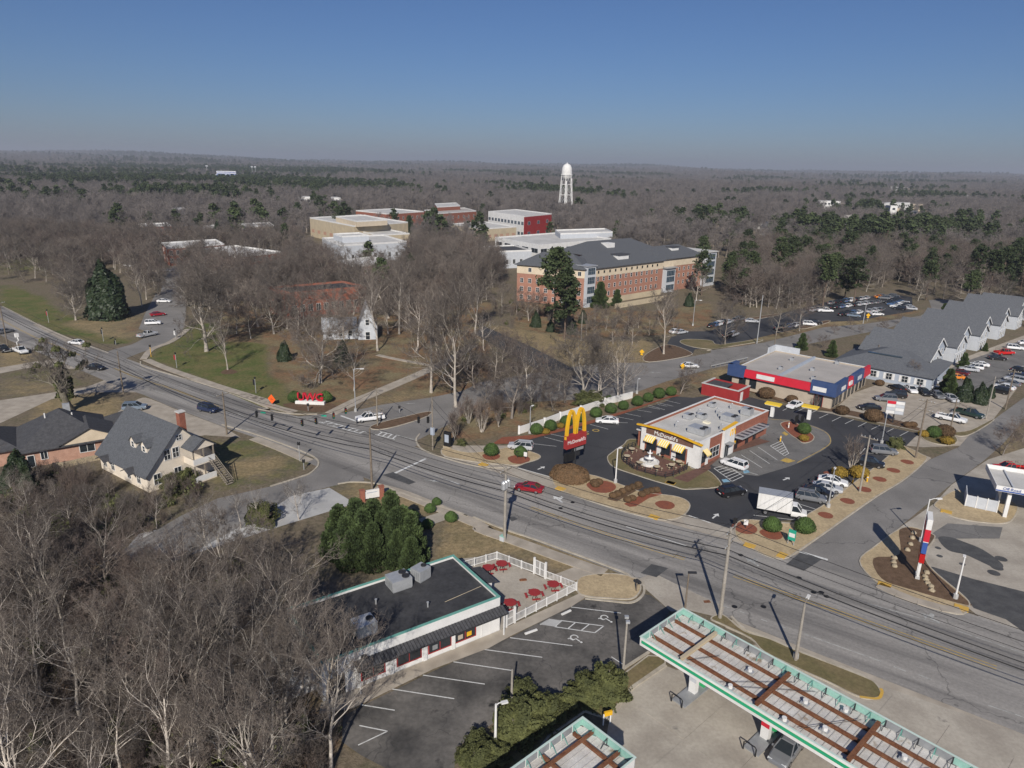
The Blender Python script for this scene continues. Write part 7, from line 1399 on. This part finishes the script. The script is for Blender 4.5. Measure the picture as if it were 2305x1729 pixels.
tb('pine0', 'A2', 455, 560, 360, 'lone pine in front of the tan library', None, 0, 24); tb('cypress', 'A2', 890, 540, 425, 'brown-green cone tree right of the library'); tb('cypress', 'A2', 1010, 535, 418, 'second cone tree right of the library'); tb('pine1', 'A2', 1345, 470, 350, 'dark pine left of the white science wing'); tb('magnolia', 'A1', 1365, 620, 450, 'dark cedar among the middle campus halls', None, 0, 15)
tb('vase', 'A8', 740, 840, 740, 'small multi-stem shrub tree at the shop corner'); tb('thicket', 'A8', 1440, 670, 480, 'twiggy bare tree before the low office'); tb('thicket', 'A8', 1290, 640, 520, 'twiggy bare tree at the low office corner'); tb('thicket', 'A8', 2060, 1180, 900, 'bare tree by the street near the red pickup'); tb('thicket', 'A8', 2200, 1080, 860, 'bare tree cut by the right edge'); tb('vase', 'B4', 1145, 420, 200, 'thin leafless tree on the golden shrub island')
for i, (k, bx, by, ty) in enumerate((('A8',100,395,30),('A8',460,330,60),('A8',625,300,20),('A8',870,320,230),('A8',1050,310,250),('A8',1230,330,200),('A8',1330,250,160),('A8',990,285,190),('A8',690,400,310),('A8',780,420,300))):
    tb('mid%d' % (i % 3) if i < 3 else 'thicket', k, bx, by, ty, 'bare tree along the entry road, ' + ('at the lot entrance','second along the lot edge','third along the lot edge','small one before the straw bed','small one right of the straw bed','near the townhouse corner','close to the bend','at the verge middle','left of the shop evergreens','right of the shop evergreens')[i])
for i, (x, y, ty) in enumerate(((640,430,310),(850,480,360),(1640,190,100))): tb('cypress', 'A8', x, y, ty, 'evergreen tree ' + ('left behind the shop block','right behind the shop block','beside the townhouse roofs')[i])
for i, (x, y, ty) in enumerate(((1665,740,560),(1680,770,610),(1785,790,620),(1895,810,655),(1965,770,670),(1780,560,450),(1935,440,380),(1640,600,520))): tb('cypress' if i in (0,1,5,6,7) else 'magnolia', 'A8', x, y, ty, 'evergreen ' + ('tall column in the hedge between lots','second column in the hedge between lots','round one left in the hedge','big round one in the hedge middle','last round one of the hedge','column at the second townhouse','column at the fourth townhouse','column by the first townhouse')[i])
for i, (x, y, H) in enumerate(((1180,570,9),(1250,500,8),(1340,530,9),(1430,480,8),(1530,560,10),(1610,510,8),(1700,570,9),(1060,470,9),(700,450,11),(600,400,12),(480,390,12),(780,420,10),(1240,640,9),(1400,640,9),(1560,650,10),(1900,520,8))):
    tree('mid%d' % (i % 3), P('A7', x, y), H, 'bare tree on the leafy bank below the residence hall, ' + zone(*P('A7', x, y)[:2], 1130, 690, 1500, 780), 'bank trees')
for i, (x, y, H) in enumerate(((250,1010,13),(420,960,12),(690,1010,11),(640,860,11),(820,1080,8),(950,1030,9),(480,800,12),(190,860,12),(730,1180,8),(60,1020,12),(1000,1130,8),(330,700,13),(880,900,9))):
    tree(('thicket','mid1','woodB')[i % 3], P('A7', x, y), H, 'bare tree crowding the campus entry road, ' + zone(*P('A7', x, y)[:2], 1000, 780, 1280, 930), 'entry road trees')
for i, (x, y, r) in enumerate(((1060,560,3.2),(1150,470,3),(760,500,3.4),(880,540,2.6),(2030,330,3.5))): tree('magnolia', P('A7', x, y), r*1.6, 'dark evergreen bush on the bank before the residence hall, ' + ORD[i] + ' from the left' if i < 4 else 'bright green bush by the curved street lamp', 'bank evergreens')
for i, (x, y, H) in enumerate(((430,560,15),(620,610,14),(240,600,14),(880,400,14),(1010,640,13),(560,420,16),(760,330,16),(1090,400,15),(1380,560,13),(330,420,15),(120,560,14),(1560,480,15),(1750,560,14),(460,400,15),(680,430,15),(840,560,13),(540,520,14),(960,520,14))):
    tree(('oakB','mid1','mid2','oakA')[i % 4], P('A6', x, y), H, 'bare spreading tree round the lecture hall and chapel, ' + zone(*P('A6', x, y)[:2], 500, 680, 980, 780), 'trees round the chapel')
tree('magnolia', P('A6', 1000, 790), 6, 'dark evergreen clump under the leaning oak, right', 'lawn evergreens'); tree('magnolia', P('A6', 520, 780), 5.5, 'dark evergreen clump under the leaning oak, left', 'lawn evergreens')
for i, (x, y, ty) in enumerate(((660,885,580),(960,995,640),(1090,965,690),(1150,985,670),(1010,905,650),(890,885,690),(735,875,600),(1990,935,520),(1900,885,560),(2120,860,520),(2060,905,570),(2190,900,540),(1960,700,520))):
    tb('pine%d' % (i % 3), 'A4', x, y, ty, 'large broad pine ' + ('left end of the car park pines','over the middle of the car park','right of the car park middle','at the right of the car park pines','behind the car park pines','second behind the car park pines','beside the left end of the car park','at the bend, tallest on the right','left of the tall right-hand pine','near the right edge, tall','right of the bend pine','cut by the right edge','far behind the right-hand pines')[i], 'car park pines', None, 21)
# cypress clump behind the near restaurant
for i, (x, y, H) in enumerate(((1250,1040,7.5),(1110,1085,7),(1400,1070,7),(960,1085,6.5),(1500,1140,6.5),(1570,1215,5.5),(1320,1130,6.5),(1170,1160,6.5),(1440,1190,6),(1030,1170,6),(1450,1310,4.6),(1250,1290,5),(1060,1290,5),(1570,1370,4.5))):
    p = P('B2', x, y, H*.97); tree('cypress', Vector((p.x, p.y, 0)), H, 'bright green cypress behind the near restaurant, ' + ('tallest middle one','left of the tallest','right of the tallest','leftmost','upper right','right shoulder','inside the clump','left inside the clump','front right','front left','low one by the roof, right','low one by the roof, middle','low one by the roof, left','lowest right corner','inside front middle')[i], 'cypress clump').scale = (H/9*(1.0 + .25*(i % 2)), H/9*1.1, H/9*(1.0 + .12*(i % 3)))
# holly and evergreens near the left houses
for i, (x, y, H) in enumerate(((110,590,6.5),(60,700,5),(190,720,5))): p = P('B1', x, y, H); o = tree('magnolia', Vector((p.x, p.y, 0)), H, 'glossy evergreen holly at the ranch house, ' + ('tallest','left','right')[i], 'hollies')
# ------------------------------------------------------------------ woods beside the near restaurant
WP = [P('S', x, y) for x, y in ((-60,1290),(250,1320),(480,1390),(620,1410),(690,1450),(690,1560),(760,1660),(740,1760),(640,1950),(-150,1950))]
g = np.random.default_rng(5); n = 0; tries = 0; spots = []
while n < 52 and tries < 4000:
    tries += 1; x = g.uniform(-75, -5); y = g.uniform(24, 95)
    if not inpoly(np.array([x]), np.array([y]), WP)[0] or any((x-a)**2 + (y-b)**2 < 3.9**2 for a, b in spots): continue
    sx, sy = proj((x, y, 0))
    if sx > 640 and sy < 1500 and g.uniform() < .3: continue
    spots.append((x, y)); H = g.uniform(11.5, 18) * (.72 if y > 78 else 1)
    tree(('woodA','woodB','woodA','upB','thicket')[n % 5], Vector((x, y, 0)), H * (.75 if n % 5 == 4 else 1), 'bare tree in the dense near woods, ' + zone(x, y, 0, 1260, 720, 1800) + ' part', 'woods beside the near restaurant'); n += 1
for i, (x, y, H) in enumerate(((640,1480,16),(560,1610,17),(450,1690,17),(690,1540,15),(640,1720,14),(380,1560,15),(250,1640,15))):
    p = P('S', x, y); tree('woodA' if i % 2 else 'upB', p, H, 'tall pale-trunked bare tree at the wooded end, ' + ('touching the near restaurant roof','with a forked trunk','in the bottom middle','leaning on the white wall','beside the lot kerb','deep in the woods','lower left in the woods')[i], 'tall trees at the restaurant end')
for i, (k, x, y, H) in enumerate((('B1',600,1300,8),('B1',1150,1120,5),('B1',900,1000,4),('B1',1450,980,5),('B1',1300,1250,8),('B1',1700,1330,8),('B1',2000,1250,8),('B2',640,1180,8),('B2',300,1220,8),('B1',250,1150,8),('B1',480,1080,6),('B1',120,1010,6),('B1',780,1180,7))):
    p = P(k, x, y); tree(('woodA','woodB')[i % 2], p, H*.9, 'bare thicket tree by the cream house and south street, ' + zone(p.x, p.y, 0, 1100, 900, 1230), 'thicket by the south street')
# ------------------------------------------------------------------ campus and mid-distance woods
AVOID = [[(v.co.x, v.co.y) for v in o.data.vertices] for o in (main_road, campus_drive, entry_road, dorm_lot, mcd_lot, retail_lot, townhouse_lot, hill_road, south_street, forelot)]
CLEAR = [(800,462,1080,486,.85),(1010,500,1165,535,.8),(725,528,915,565,.8),(762,583,880,612,.6),(365,540,640,605,.5),(1140,548,1640,700,.97),(1110,505,1375,560,.9),(690,460,925,545,.9),(1090,465,1250,525,.95),(1090,735,1470,850,.95),(1500,700,2070,800,.75),(1240,365,1305,462,1.0),(0,640,140,720,.9),(320,760,620,930,1.0),(780,690,860,770,.6),(1880,640,2305,800,.9),(1500,800,2305,900,1.0),(1010,850,1130,900,.8),(570,880,760,930,1.0),(200,600,330,720,.8)]
def blocked(x, y, H, gg):
    b, t = proj((x, y, 0)), proj((x, y, H)); w = H*.3*FPX/np.hypot(x, y)
    for x0, y0, x1, y1, pr in CLEAR:
        if b[0]+w > x0 and b[0]-w < x1 and t[1] < y1-6 and b[1] > y0 and gg.uniform() < pr: return True
    return False
def footprint_hits(x, y):
    for nm, o in FOOT:
        l = o @ Vector((x, y, 0))
        if nm[0]-3 < l.x < nm[1]+3 and nm[2]-3 < l.y < nm[3]+3: return True
    return False
bpy.context.view_layer.update(); FOOT = []
for o in list(col.objects):
    if o.parent is None and o.get('category') in ('building', 'house', 'shop', 'restaurant', 'chapel', 'stadium'):
        xs, ys = [], []
        for ch in o.children_recursive:
            if ch.type == 'MESH' and ch.name.split('.')[0] in ('wall', 'roof', 'side_wing', 'end_bay', 'press_box', 'seating'):
                for c in ch.bound_box: q = o.matrix_world.inverted() @ (ch.matrix_world @ Vector(c)); xs.append(q.x); ys.append(q.y)
        if xs: FOOT.append(((min(xs), max(xs), min(ys), max(ys)), o.matrix_world.inverted()))
PINES_PX = [(1850,560,120,60),(1640,640,60,60),(1930,700,60,50),(1560,560,70,50),(2080,620,70,60),(2200,700,90,80),(1420,480,60,40),(1960,500,150,40),(700,540,30,30),(2260,640,60,80),(1750,650,60,50),(1880,640,80,50)]
lab = {0: 'bare grey hardwood standing among the campus buildings', 1: 'bare hardwood in the middle distance right of the residence hall', 2: 'bare hardwood in the upper left campus woods'}
nb = npn = 0; g = np.random.default_rng(17); placed = [(a, b) for a, b, c in TREES]
cand = []
for _ in range(9000):
    y = math.sqrt(g.uniform(150**2, 430**2)); x = g.uniform(-.8, .8)*y; cand.append((x, y))
for x, y in cand:
    if nb >= 205 and npn >= 62: break
    b = proj((x, y, 0)); 
    if not (-80 < b[0] < 2385) or b[1] > 800: continue
    if b[1] > 690 and not (b[0] < 250 and b[1] < 720) and not (b[0] > 2080 and b[1] < 760): continue
    isp = any(((b[0]-a)/rx)**2 + ((b[1]-c)/ry)**2 < 1 for a, c, rx, ry in PINES_PX) or g.uniform() < .04
    H = g.uniform(14, 20) if isp else g.uniform(10, 17.5)
    if any((x-a)**2 + (y-c)**2 < (6.0 if b[0] < 1500 else 7.0)**2 for a, c in placed) or blocked(x, y, H, g) or footprint_hits(x, y): continue
    if any(inpoly(np.array([x]), np.array([y]), q)[0] for q in AVOID): continue
    placed.append((x, y)); p = Vector((x, y, 0))
    if isp:
        if npn < 62: tree('pine%d' % (npn % 3), p, H, 'dark green pine in the middle-distance woods, ' + zone(x, y, 1400, 480, 2305, 700) + ' part', 'middle-distance pines'); npn += 1
    elif nb < 205: tree('mid%d' % (nb % 3), p, H, lab[1 if b[0] > 1400 else 2 if b[0] < 500 and b[1] < 620 else 0] + ', ' + (zone(x, y, 1400, 470, 2305, 700) if b[0] > 1400 else zone(x, y, 0, 470, 500, 620) if b[0] < 500 and b[1] < 620 else zone(x, y, 250, 470, 1400, 700)), ('campus bare trees','right-hand bare trees','upper left bare trees')[1 if b[0] > 1400 else 2 if b[0] < 500 and b[1] < 620 else 0]); nb += 1
# ------------------------------------------------------------------ far woodland to the horizon: one mass
wc = bpy.data.collections.new('woodland_kinds')
def far_proto(name, wood, leaf, bark, lm):
    me = npmesh(name, *merge([wood, leaf]), bark); me.materials.append(MATS[lm]); n0 = len(wood[1]); mi = np.zeros(len(me.polygons), np.int32); mi[n0:] = 1; me.polygons.foreach_set('material_index', mi); o = bpy.data.objects.new(name, me); wc.objects.link(o)
for i in range(3): far_proto('a_far_hardwood_%d' % i, *grow(101+i, 14, .25, .25, (10,6,5,4), (.62,.55,.6,.7), (52,46,45,45), .2, .15, minr=.045, nseg=(3,3,2,1,1), trunk_levels=2), 'bark', 'far_twig')
for i in range(2): far_proto('b_far_pine_%d' % i, *pine_mesh(111+i, 17, 26, 5, 5, .62, .3, 4.0), 'pine_bark', 'pine')
for i in range(3): far_proto('c_mid_hardwood_%d' % i, *midw(i), 'bark_pale' if i else 'bark', ('twig','twig','twig_red')[i])
pts, scs, rot, idx_ = [], [], [], []
g = np.random.default_rng(23)
def fnoise(x, y, s): return np.sin(x/s + 1.3*np.sin(y/s*.7)) * np.sin(y/s*1.1 + 2*np.sin(x/s*.6)) + .5*np.sin(x/s*2.3 + 1)*np.sin(y/s*2.7)
for d0, d1, sp, h0 in ((150, 430, 5.6, .75), (425, 1500, 8.5, 1.0), (1500, 4000, 19, 1.25), (4000, 10500, 48, 1.9)):
    A = 1.02*(d1**2 - d0**2); n = int(A/sp**2); yy = np.sqrt(g.uniform(d0**2, d1**2, n)); xx = g.uniform(-1.02, 1.02, n)*yy
    pv = fnoise(xx, yy, 95 if d0 < 1000 else 210 if d0 < 3000 else 500) + g.normal(0, .35, n)
    for x, y, q in zip(xx, yy, pv):
        z = float(hill(np.float64(x), np.float64(y))); sca = h0*g.uniform(.7, 1.2); b = proj((x, y, z)); tp = proj((x, y, z+15*sca))
        if d0 < 300:
            if b[1] > (585 if b[0] < 140 else 640 if b[0] < 340 else 705 if b[0] < 1060 else 650 if b[0] < 1150 else 560 if b[0] < 1650 else 700) or blocked(x, y, 15*sca, g) or any(inpoly(np.array([x]), np.array([y]), q)[0] for q in AVOID): continue
        if d0 < 3000:
            if 1236 < b[0] < 1306 and y < 800 and tp[1] < 455: continue
            if d0 < 1000 and footprint_hits(x, y): continue
            skip = False
            for x0, y0, x1, y1, pr in ((795,458,1085,484,.85),(475,378,545,402,1),(430,388,480,402,.7),(1840,450,1925,470,.8),(1985,455,2090,482,.9),(2000,412,2065,432,.8),(690,445,925,545,.9),(1090,455,1250,520,.95),(1120,505,1375,545,.9),(1610,500,1640,520,.7),(1680,500,1720,525,.7),(1895,492,1925,512,.7)):
                if x0-4 < b[0] < x1+4 and tp[1] < y1-4 and b[1] > y1-2 and g.uniform() < pr: skip = True; break
            if skip: continue
        lft = (b[0] < 760 and 385 < b[1] < 455)
        pine = q > (.3 if lft else .78) and (d0 > 300 or q > 1.1)
        pts.append((x, y, z - .2)); scs.append(sca*(1.1 if pine else 1)); rot.append(g.uniform(0, 6.28)); idx_.append(3 + int(g.integers(2)) if pine else int(g.integers(3)) + (5 if d0 < 300 else 0))
wm = bpy.data.meshes.new('woodland'); wm.vertices.add(len(pts)); wm.vertices.foreach_set('co', np.array(pts, np.float32).ravel())
for nm, ty, arr in (('tree_scale', 'FLOAT', scs), ('turn', 'FLOAT', rot), ('kind_index', 'INT', idx_)): a = wm.attributes.new(nm, ty, 'POINT'); a.data.foreach_set('value', np.array(arr, np.int32 if ty == 'INT' else np.float32))
def scatter(o, coll, name):
    ng = bpy.data.node_groups.new(name, 'GeometryNodeTree'); ng.interface.new_socket('Geometry', in_out='INPUT', socket_type='NodeSocketGeometry'); ng.interface.new_socket('Geometry', in_out='OUTPUT', socket_type='NodeSocketGeometry')
    N = ng.nodes; L = ng.links; gi = N.new('NodeGroupInput'); go = N.new('NodeGroupOutput'); ip = N.new('GeometryNodeInstanceOnPoints'); ci_ = N.new('GeometryNodeCollectionInfo'); ci_.inputs['Collection'].default_value = coll; ci_.inputs['Separate Children'].default_value = True; ci_.inputs['Reset Children'].default_value = True
    def na(n, t): x = N.new('GeometryNodeInputNamedAttribute'); x.data_type = t; x.inputs['Name'].default_value = n; return x.outputs['Attribute']
    mp = N.new('GeometryNodeMeshToPoints'); L.new(gi.outputs[0], mp.inputs['Mesh']); L.new(mp.outputs[0], ip.inputs['Points']); L.new(ci_.outputs[0], ip.inputs['Instance']); ip.inputs['Pick Instance'].default_value = True; L.new(na('kind_index', 'INT'), ip.inputs['Instance Index'])
    cx = N.new('ShaderNodeCombineXYZ'); L.new(na('turn', 'FLOAT'), cx.inputs['Z']); L.new(cx.outputs[0], ip.inputs['Rotation']); L.new(na('tree_scale', 'FLOAT'), ip.inputs['Scale']); L.new(ip.outputs[0], go.inputs[0])
    md = o.modifiers.new(name, 'NODES'); md.node_group = ng
wood_o = struct(put('woodland', wm), 'stuff'); wood_o['label'] = 'mixed bare and pine woodland running to the horizon'; scatter(wood_o, wc, 'woodland_scatter')
# undergrowth: leafless brush in the near woods and along the slopes
bc = bpy.data.collections.new('brush_kinds')
for i in range(2):
    w_, t_ = grow(121+i, 2.4, .03, .05, (7,6,4), (.6,.55,.5), (40,40,40), .2, .15, stems=6, nseg=(3,3,2,1), trunk_levels=1, minr=.008); me = npmesh('brush', *merge([w_, t_]), ('twig_red','twig')[i]); bc.objects.link(bpy.data.objects.new('brush_%d' % i, me))
bl = npmesh('brush_leaf', *leaf_blob(131, 260, .12, 1.0, 1.3, .3, .6, 0, 0, False), 'shrub_olive'); bc.objects.link(bpy.data.objects.new('brush_9', bl))
BP = [WP, [P('S', x, y) for x, y in ((0,1080),(240,1060),(420,1105),(540,1130),(480,1180),(300,1210),(560,1260),(620,1330),(0,1270))], [P('S', x, y) for x, y in ((1080,660),(1280,690),(1280,720),(1120,735))], [P('S', x, y) for x, y in ((1160,880),(1250,860),(1290,880),(1200,930),(1020,960),(1020,930))]]
bpts = []; g = np.random.default_rng(31)
for poly, n in zip(BP, (900, 300, 60, 50)):
    xs = [p.x for p in poly]; ys = [p.y for p in poly]; k = 0
    while k < n:
        x, y = g.uniform(min(xs), max(xs)), g.uniform(min(ys), max(ys))
        if y < 20: k += 1; continue
        if inpoly(np.array([x]), np.array([y]), poly)[0]:
            k += 1
            if footprint_hits(x, y) or any(inpoly(np.array([x]), np.array([y]), q)[0] for q in AVOID): continue
            bpts.append((x, y, 0))
bm_ = bpy.data.meshes.new('undergrowth'); bm_.vertices.add(len(bpts)); bm_.vertices.foreach_set('co', np.array(bpts, np.float32).ravel()); n = len(bpts)
for nm, ty, arr in (('tree_scale', 'FLOAT', g.uniform(.5, 1.5, n)), ('turn', 'FLOAT', g.uniform(0, 6, n)), ('kind_index', 'INT', np.where(g.uniform(0, 1, n) < .13, 2, g.integers(0, 2, n)))): a = bm_.attributes.new(nm, ty, 'POINT'); a.data.foreach_set('value', np.asarray(arr, np.int32 if ty == 'INT' else np.float32))
und = struct(put('undergrowth', bm_), 'stuff'); und['label'] = 'tangled leafless brush under the near trees'; scatter(und, bc, 'brush_scatter')
# ------------------------------------------------------------------ shrubs
SH = {}
def shrub_proto(key, name, seed, n, size, rx, rz, mat, cone=0, bumps=.08):
    t = thing(name, '', 'shrub'); put('foliage', npmesh('foliage', *leaf_blob(seed, n, size, rx, rz, bumps, .18 if key != 'olive' else .6, 0, cone, key != 'olive', key in ('ball', 'egg', 'brown', 'gold')), mat), t)
    if key == 'olive': w_, t_ = grow(seed, .8, .03, .05, (8,6,5), (.7,.55,.5), (50,45,45), .2, .1, stems=5, nseg=(3,3,2,1), trunk_levels=2, minr=.008); put('branches', npmesh('branches', *merge([w_, t_]), 'bark_pale'), t)
    SH[key] = (t, rx); put('stem', npmesh('stem', mw[0]*np.array([.5*rx, .5*rx, .12*rz]), mw[1], 'pine_bark'), t)
shrub_proto('ball', 'round_shrub', 141, 6000, .05, 1.0, 1.75, 'box_green', .12); shrub_proto('brown', 'brown_shrub', 143, 6000, .05, 1.0, 1.35, 'shrub_brown'); shrub_proto('gold', 'golden_shrub', 145, 1600, .09, 1.0, 1.2, 'shrub_gold'); shrub_proto('egg', 'egg_shrub', 147, 6000, .05, 1.0, 1.7, 'box_green', .28); shrub_proto('olive', 'olive_shrub', 149, 9000, .05, 1.0, 1.05, 'shrub_olive', 0, .3); shrub_proto('mound', 'clipped_hedge_mound', 151, 12000, .03, 1.0, .62, 'shrub_brown', 0, .04)
SUSED = set()
def shrub(key, k, x, y, r, label, group=None, z=.1, sx=None, rz=0):
    p = P(k, x, y); t, rx = SH[key]; o = place(t, key not in SUSED, (p.x, p.y, z), rz if sx else random.uniform(0, 6), label, group, r); SUSED.add(key)
    if sx: o.scale = (r*sx, r, r)
    return o
for i, (x, y, r) in enumerate(((765,1392,1.22),(880,1362,1.22),(1010,1325,1.22),(1135,1290,0.95),(1258,1252,1.22),(1383,1216,1.22),(1485,1187,1.10),(1602,1155,1.22),(1690,1122,1.14),(1780,1092,1.33),(1880,1072,1.18),(1365,1125,0.84))): shrub('ball', 'A7', x, y, r, 'round clipped green shrub, ' + ORD[i] + ' from the left behind the burger lot', 'round hedge shrubs')
for x, y, r, l in ((1170,1150,2.2,'loose green bush behind the white wall, left'), (1260,1140,2.0,'loose green bush behind the white wall, right')): shrub('olive', 'A7', x, y, r, l)
for x, y, r, l in ((390,462,1.3,'egg-shaped green shrub on red mulch, left corner bed'), (632,470,1.1,'small green shrub behind the drive signs')): shrub('egg', 'B3', x, y, r, l)
for x, y, r, l in ((650,812,1.25,'egg-shaped green shrub left on the verge corner'), (852,822,1.35,'egg-shaped green shrub by the verge corner, right')): shrub('egg', 'B4', x, y, r, l)
shrub('mound', 'B3', 1040, 650, 3.0, 'broad clipped brown hedge mound round the golden sign', None, .1, 1.15, R(-30))
shrub('ball', 'A8', 655, 1025, 1.25, 'dark green shrub on the drive-through bed'); shrub('gold', 'A8', 655, 1075, .9, 'pale shrub at the tip of the drive-through bed')
for i, (x, y, r) in enumerate(((208,735,1.52),(390,772,1.76),(570,805,1.20),(925,888,1.36),(1145,935,1.80),(1190,685,1.04),(1385,978,0.80),(1425,978,0.80))): shrub('brown', 'A8', x, y, r, 'brown rounded shrub ' + ('at the left shop corner','in the middle of the shop front','smaller one on the shop front','right of the shop corner','largest one by the directory board','at the far shop end','low pair by the lot edge, left','low pair by the lot edge, right')[i], 'brown shop shrubs')
for i, (k, x, y, r) in enumerate((('B4',1070,475,1.3),('B4',1188,478,1.5),('A8',1500,1045,1.0),('A8',1665,1098,1.2),('A7',840,1390,.8),('A7',965,1340,.8))): shrub('gold', k, x, y, r, 'golden shrub ' + ('left on the row island','right on the row island','left on the corner planter','right on the corner planter','between hedge balls, left','between hedge balls, right')[i], 'golden shrubs')
shrub('ball', 'A8', 1568, 1050, 1.3, 'green shrub in the corner planter'); shrub('brown', 'A8', 1648, 1045, 1.7, 'brown twiggy shrub in the corner planter'); shrub('olive', 'A8', 1300, 1120, 1.3, 'green shrub at the verge tip')
for i, (x, y) in enumerate(((1400,815),(1440,800),(1480,780),(1525,760),(1565,745),(1610,725),(1520,850),(1560,838),(1640,805),(1680,785),(1720,775),(1760,770))): shrub('brown', 'B3', x, y, .62, 'small dark shrub in the front bed path row, ' + ORD[i], 'front bed path shrubs')
for i, (x, y) in enumerate(((1245,710),(1280,705),(1255,725))): shrub('brown', 'B3', x, y, .7, 'flat dark shrub on the front bed mulch ring, ' + ORD[i], 'mulch ring shrubs')
for i, (k, x, y, r) in enumerate((('B6',1420,1230,2.06),('B6',1530,1180,1.89),('B6',1630,1140,1.38),('B6',1740,1080,1.03),('B6',1340,1330,1.03),('B6',1980,1010,2.06),('B6',1860,1030,1.72),('B6',1170,1330,1.03),('B6',1200,1440,1.34),('B6',1290,1420,1.19),('B6',1450,1040,1.38),('B6',1100,1420,0.83))): shrub('olive', k, x, y, r, 'olive-green hedge shrub of the near lot, ' + ('large one behind the lamp','second behind the lamp','third toward the road','thin one before the big road-end shrub','low one by the white lamp','big one at the road end','twiggy one left of the road-end shrub','dark one at the lot edge','bottom one at the picture edge','bottom right one','upright one at the bare pole','leftmost at the bottom')[i], 'near lot hedge')
for i, (x, y) in enumerate(((605,1125),(860,1125))): shrub('egg', 'A6', x, y, 1.4, 'clipped green shrub ' + ('left','right') [i] + ' of the campus letters')
for i, (k, x, y, r) in enumerate((('B2',1580,1180,.9),('B2',1725,1120,.8),('B2',1900,1195,.9),('B2',1610,1270,.9),('B2',1705,1250,.8),('B2',1780,1060,.7))): shrub('egg', k, x, y, r, 'upright dark green garden shrub, ' + ('left of the garden walk','by the kerb','right of the garden walk','at the walk foot, left','at the walk foot, right','beside the road sign')[i], 'garden walk shrubs')
for i, (k, x, y, r) in enumerate((('B1',1560,870,1.5),('B1',1400,900,1.3),('B2',330,1200,2.0),('B2',1990,560,.8),('B1',1380,870,2.1))): shrub('olive', k, x, y, r, 'loose green bush ' + ('under the house porch','at the cream house gable','beside the concrete lot','at the corner bed edge','tall one before the cream gable')[i])
# red mulch rings on the beds
def ring(k, x, y, r, z=.125, mat='red_mulch', asp=1): p = P(k, x, y); struct(flat('mulch_ring', smooth_poly([(p.x + r*math.cos(t)*asp*(1+.08*math.sin(3*t)), p.y + r*math.sin(t)) for t in np.arange(0, 6.28, .7)], 2), z, mat))
for x, y in ((985,718),(1120,630),(1225,558),(1320,495),(1405,440),(1490,388)): ring('B4', x, y, 1.1)
ring('B4', 485, 798, 1.8); ring('B4', 650, 835, 1.6); ring('B4', 1010, 460, 1.0); ring('B3', 390, 475, 1.6); ring('B3', 620, 500, 2.0); ring('B3', 1305, 725, 2.4); ring('B3', 1833, 878, 1.5)
struct(flat('hedge_mulch', G('A7', 480,1420, 760,1400, 1150,1300, 1500,1200, 1850,1085, 1900,1060, 1960,1075, 1830,1100, 1500,1220, 1240,1300, 980,1370, 700,1440, 560,1475, 400,1475), .1, 'red_mulch'))
struct(flat('path_bed', G('B3', 1350,830, 1390,790, 1600,705, 1660,725, 1430,850), .122, 'mulch')); struct(flat('path_bed', G('B3', 1490,870, 1620,800, 1790,765, 1810,790, 1700,820, 1590,890, 1540,895), .124, 'red_mulch'))
struct(flat('lawn_circle', smooth_poly(G('A5', 1830,880, 1890,850, 1970,870, 1940,890, 1870,895)), .02, 'mulch')); struct(flat('letters_bed', smooth_poly(G('A6', 500,1150, 620,1130, 860,1130, 990,1180, 800,1210, 620,1190)), .06, 'mulch'))  # flat mulch beds under the young tree and round the campus letters
# rocks along the sign bed
for i, (x, y) in enumerate(((1530,830),(1520,860),(1510,900),(1490,935),(1410,985),(1405,1010),(1410,1035),(1610,1075),(1600,1100),(1605,1120),(1615,1140),(1635,1160),(1640,1185))):
    p = P('B4', x, y); g = np.random.default_rng(i); t = thing('rock', 'tan boulder in the sign bed, ' + ORD[i % 12] + (' of the far line' if i < 7 else ' of the near line'), 'rock', (p.x, p.y, .1), i, 'sign bed rocks'); V, Fq = leaf_blob(200+i, 4, .01, .45, .4); V = V[16:] * g.uniform(.8, 1.25, (len(V)-16, 3)); put('stone', npmesh('stone', V, Fq[4:] - 16, 'rock'), t)

# ------------------------------------------------------------------ the air
hz = struct(MB().box(-17000, 17000, -17000, 17000, -60, 190).build('haze', None), 'stuff'); hm = bpy.data.materials.new('haze'); hm.use_nodes = True; hm.node_tree.nodes.clear()
pv = hm.node_tree.nodes.new('ShaderNodeVolumePrincipled'); pv.inputs['Color'].default_value = (.88, .92, 1, 1); pv.inputs['Density'].default_value = .00014; pv.inputs['Anisotropy'].default_value = .2
ho = hm.node_tree.nodes.new('ShaderNodeOutputMaterial'); hm.node_tree.links.new(pv.outputs[0], ho.inputs['Volume']); hz.data.materials.append(hm)
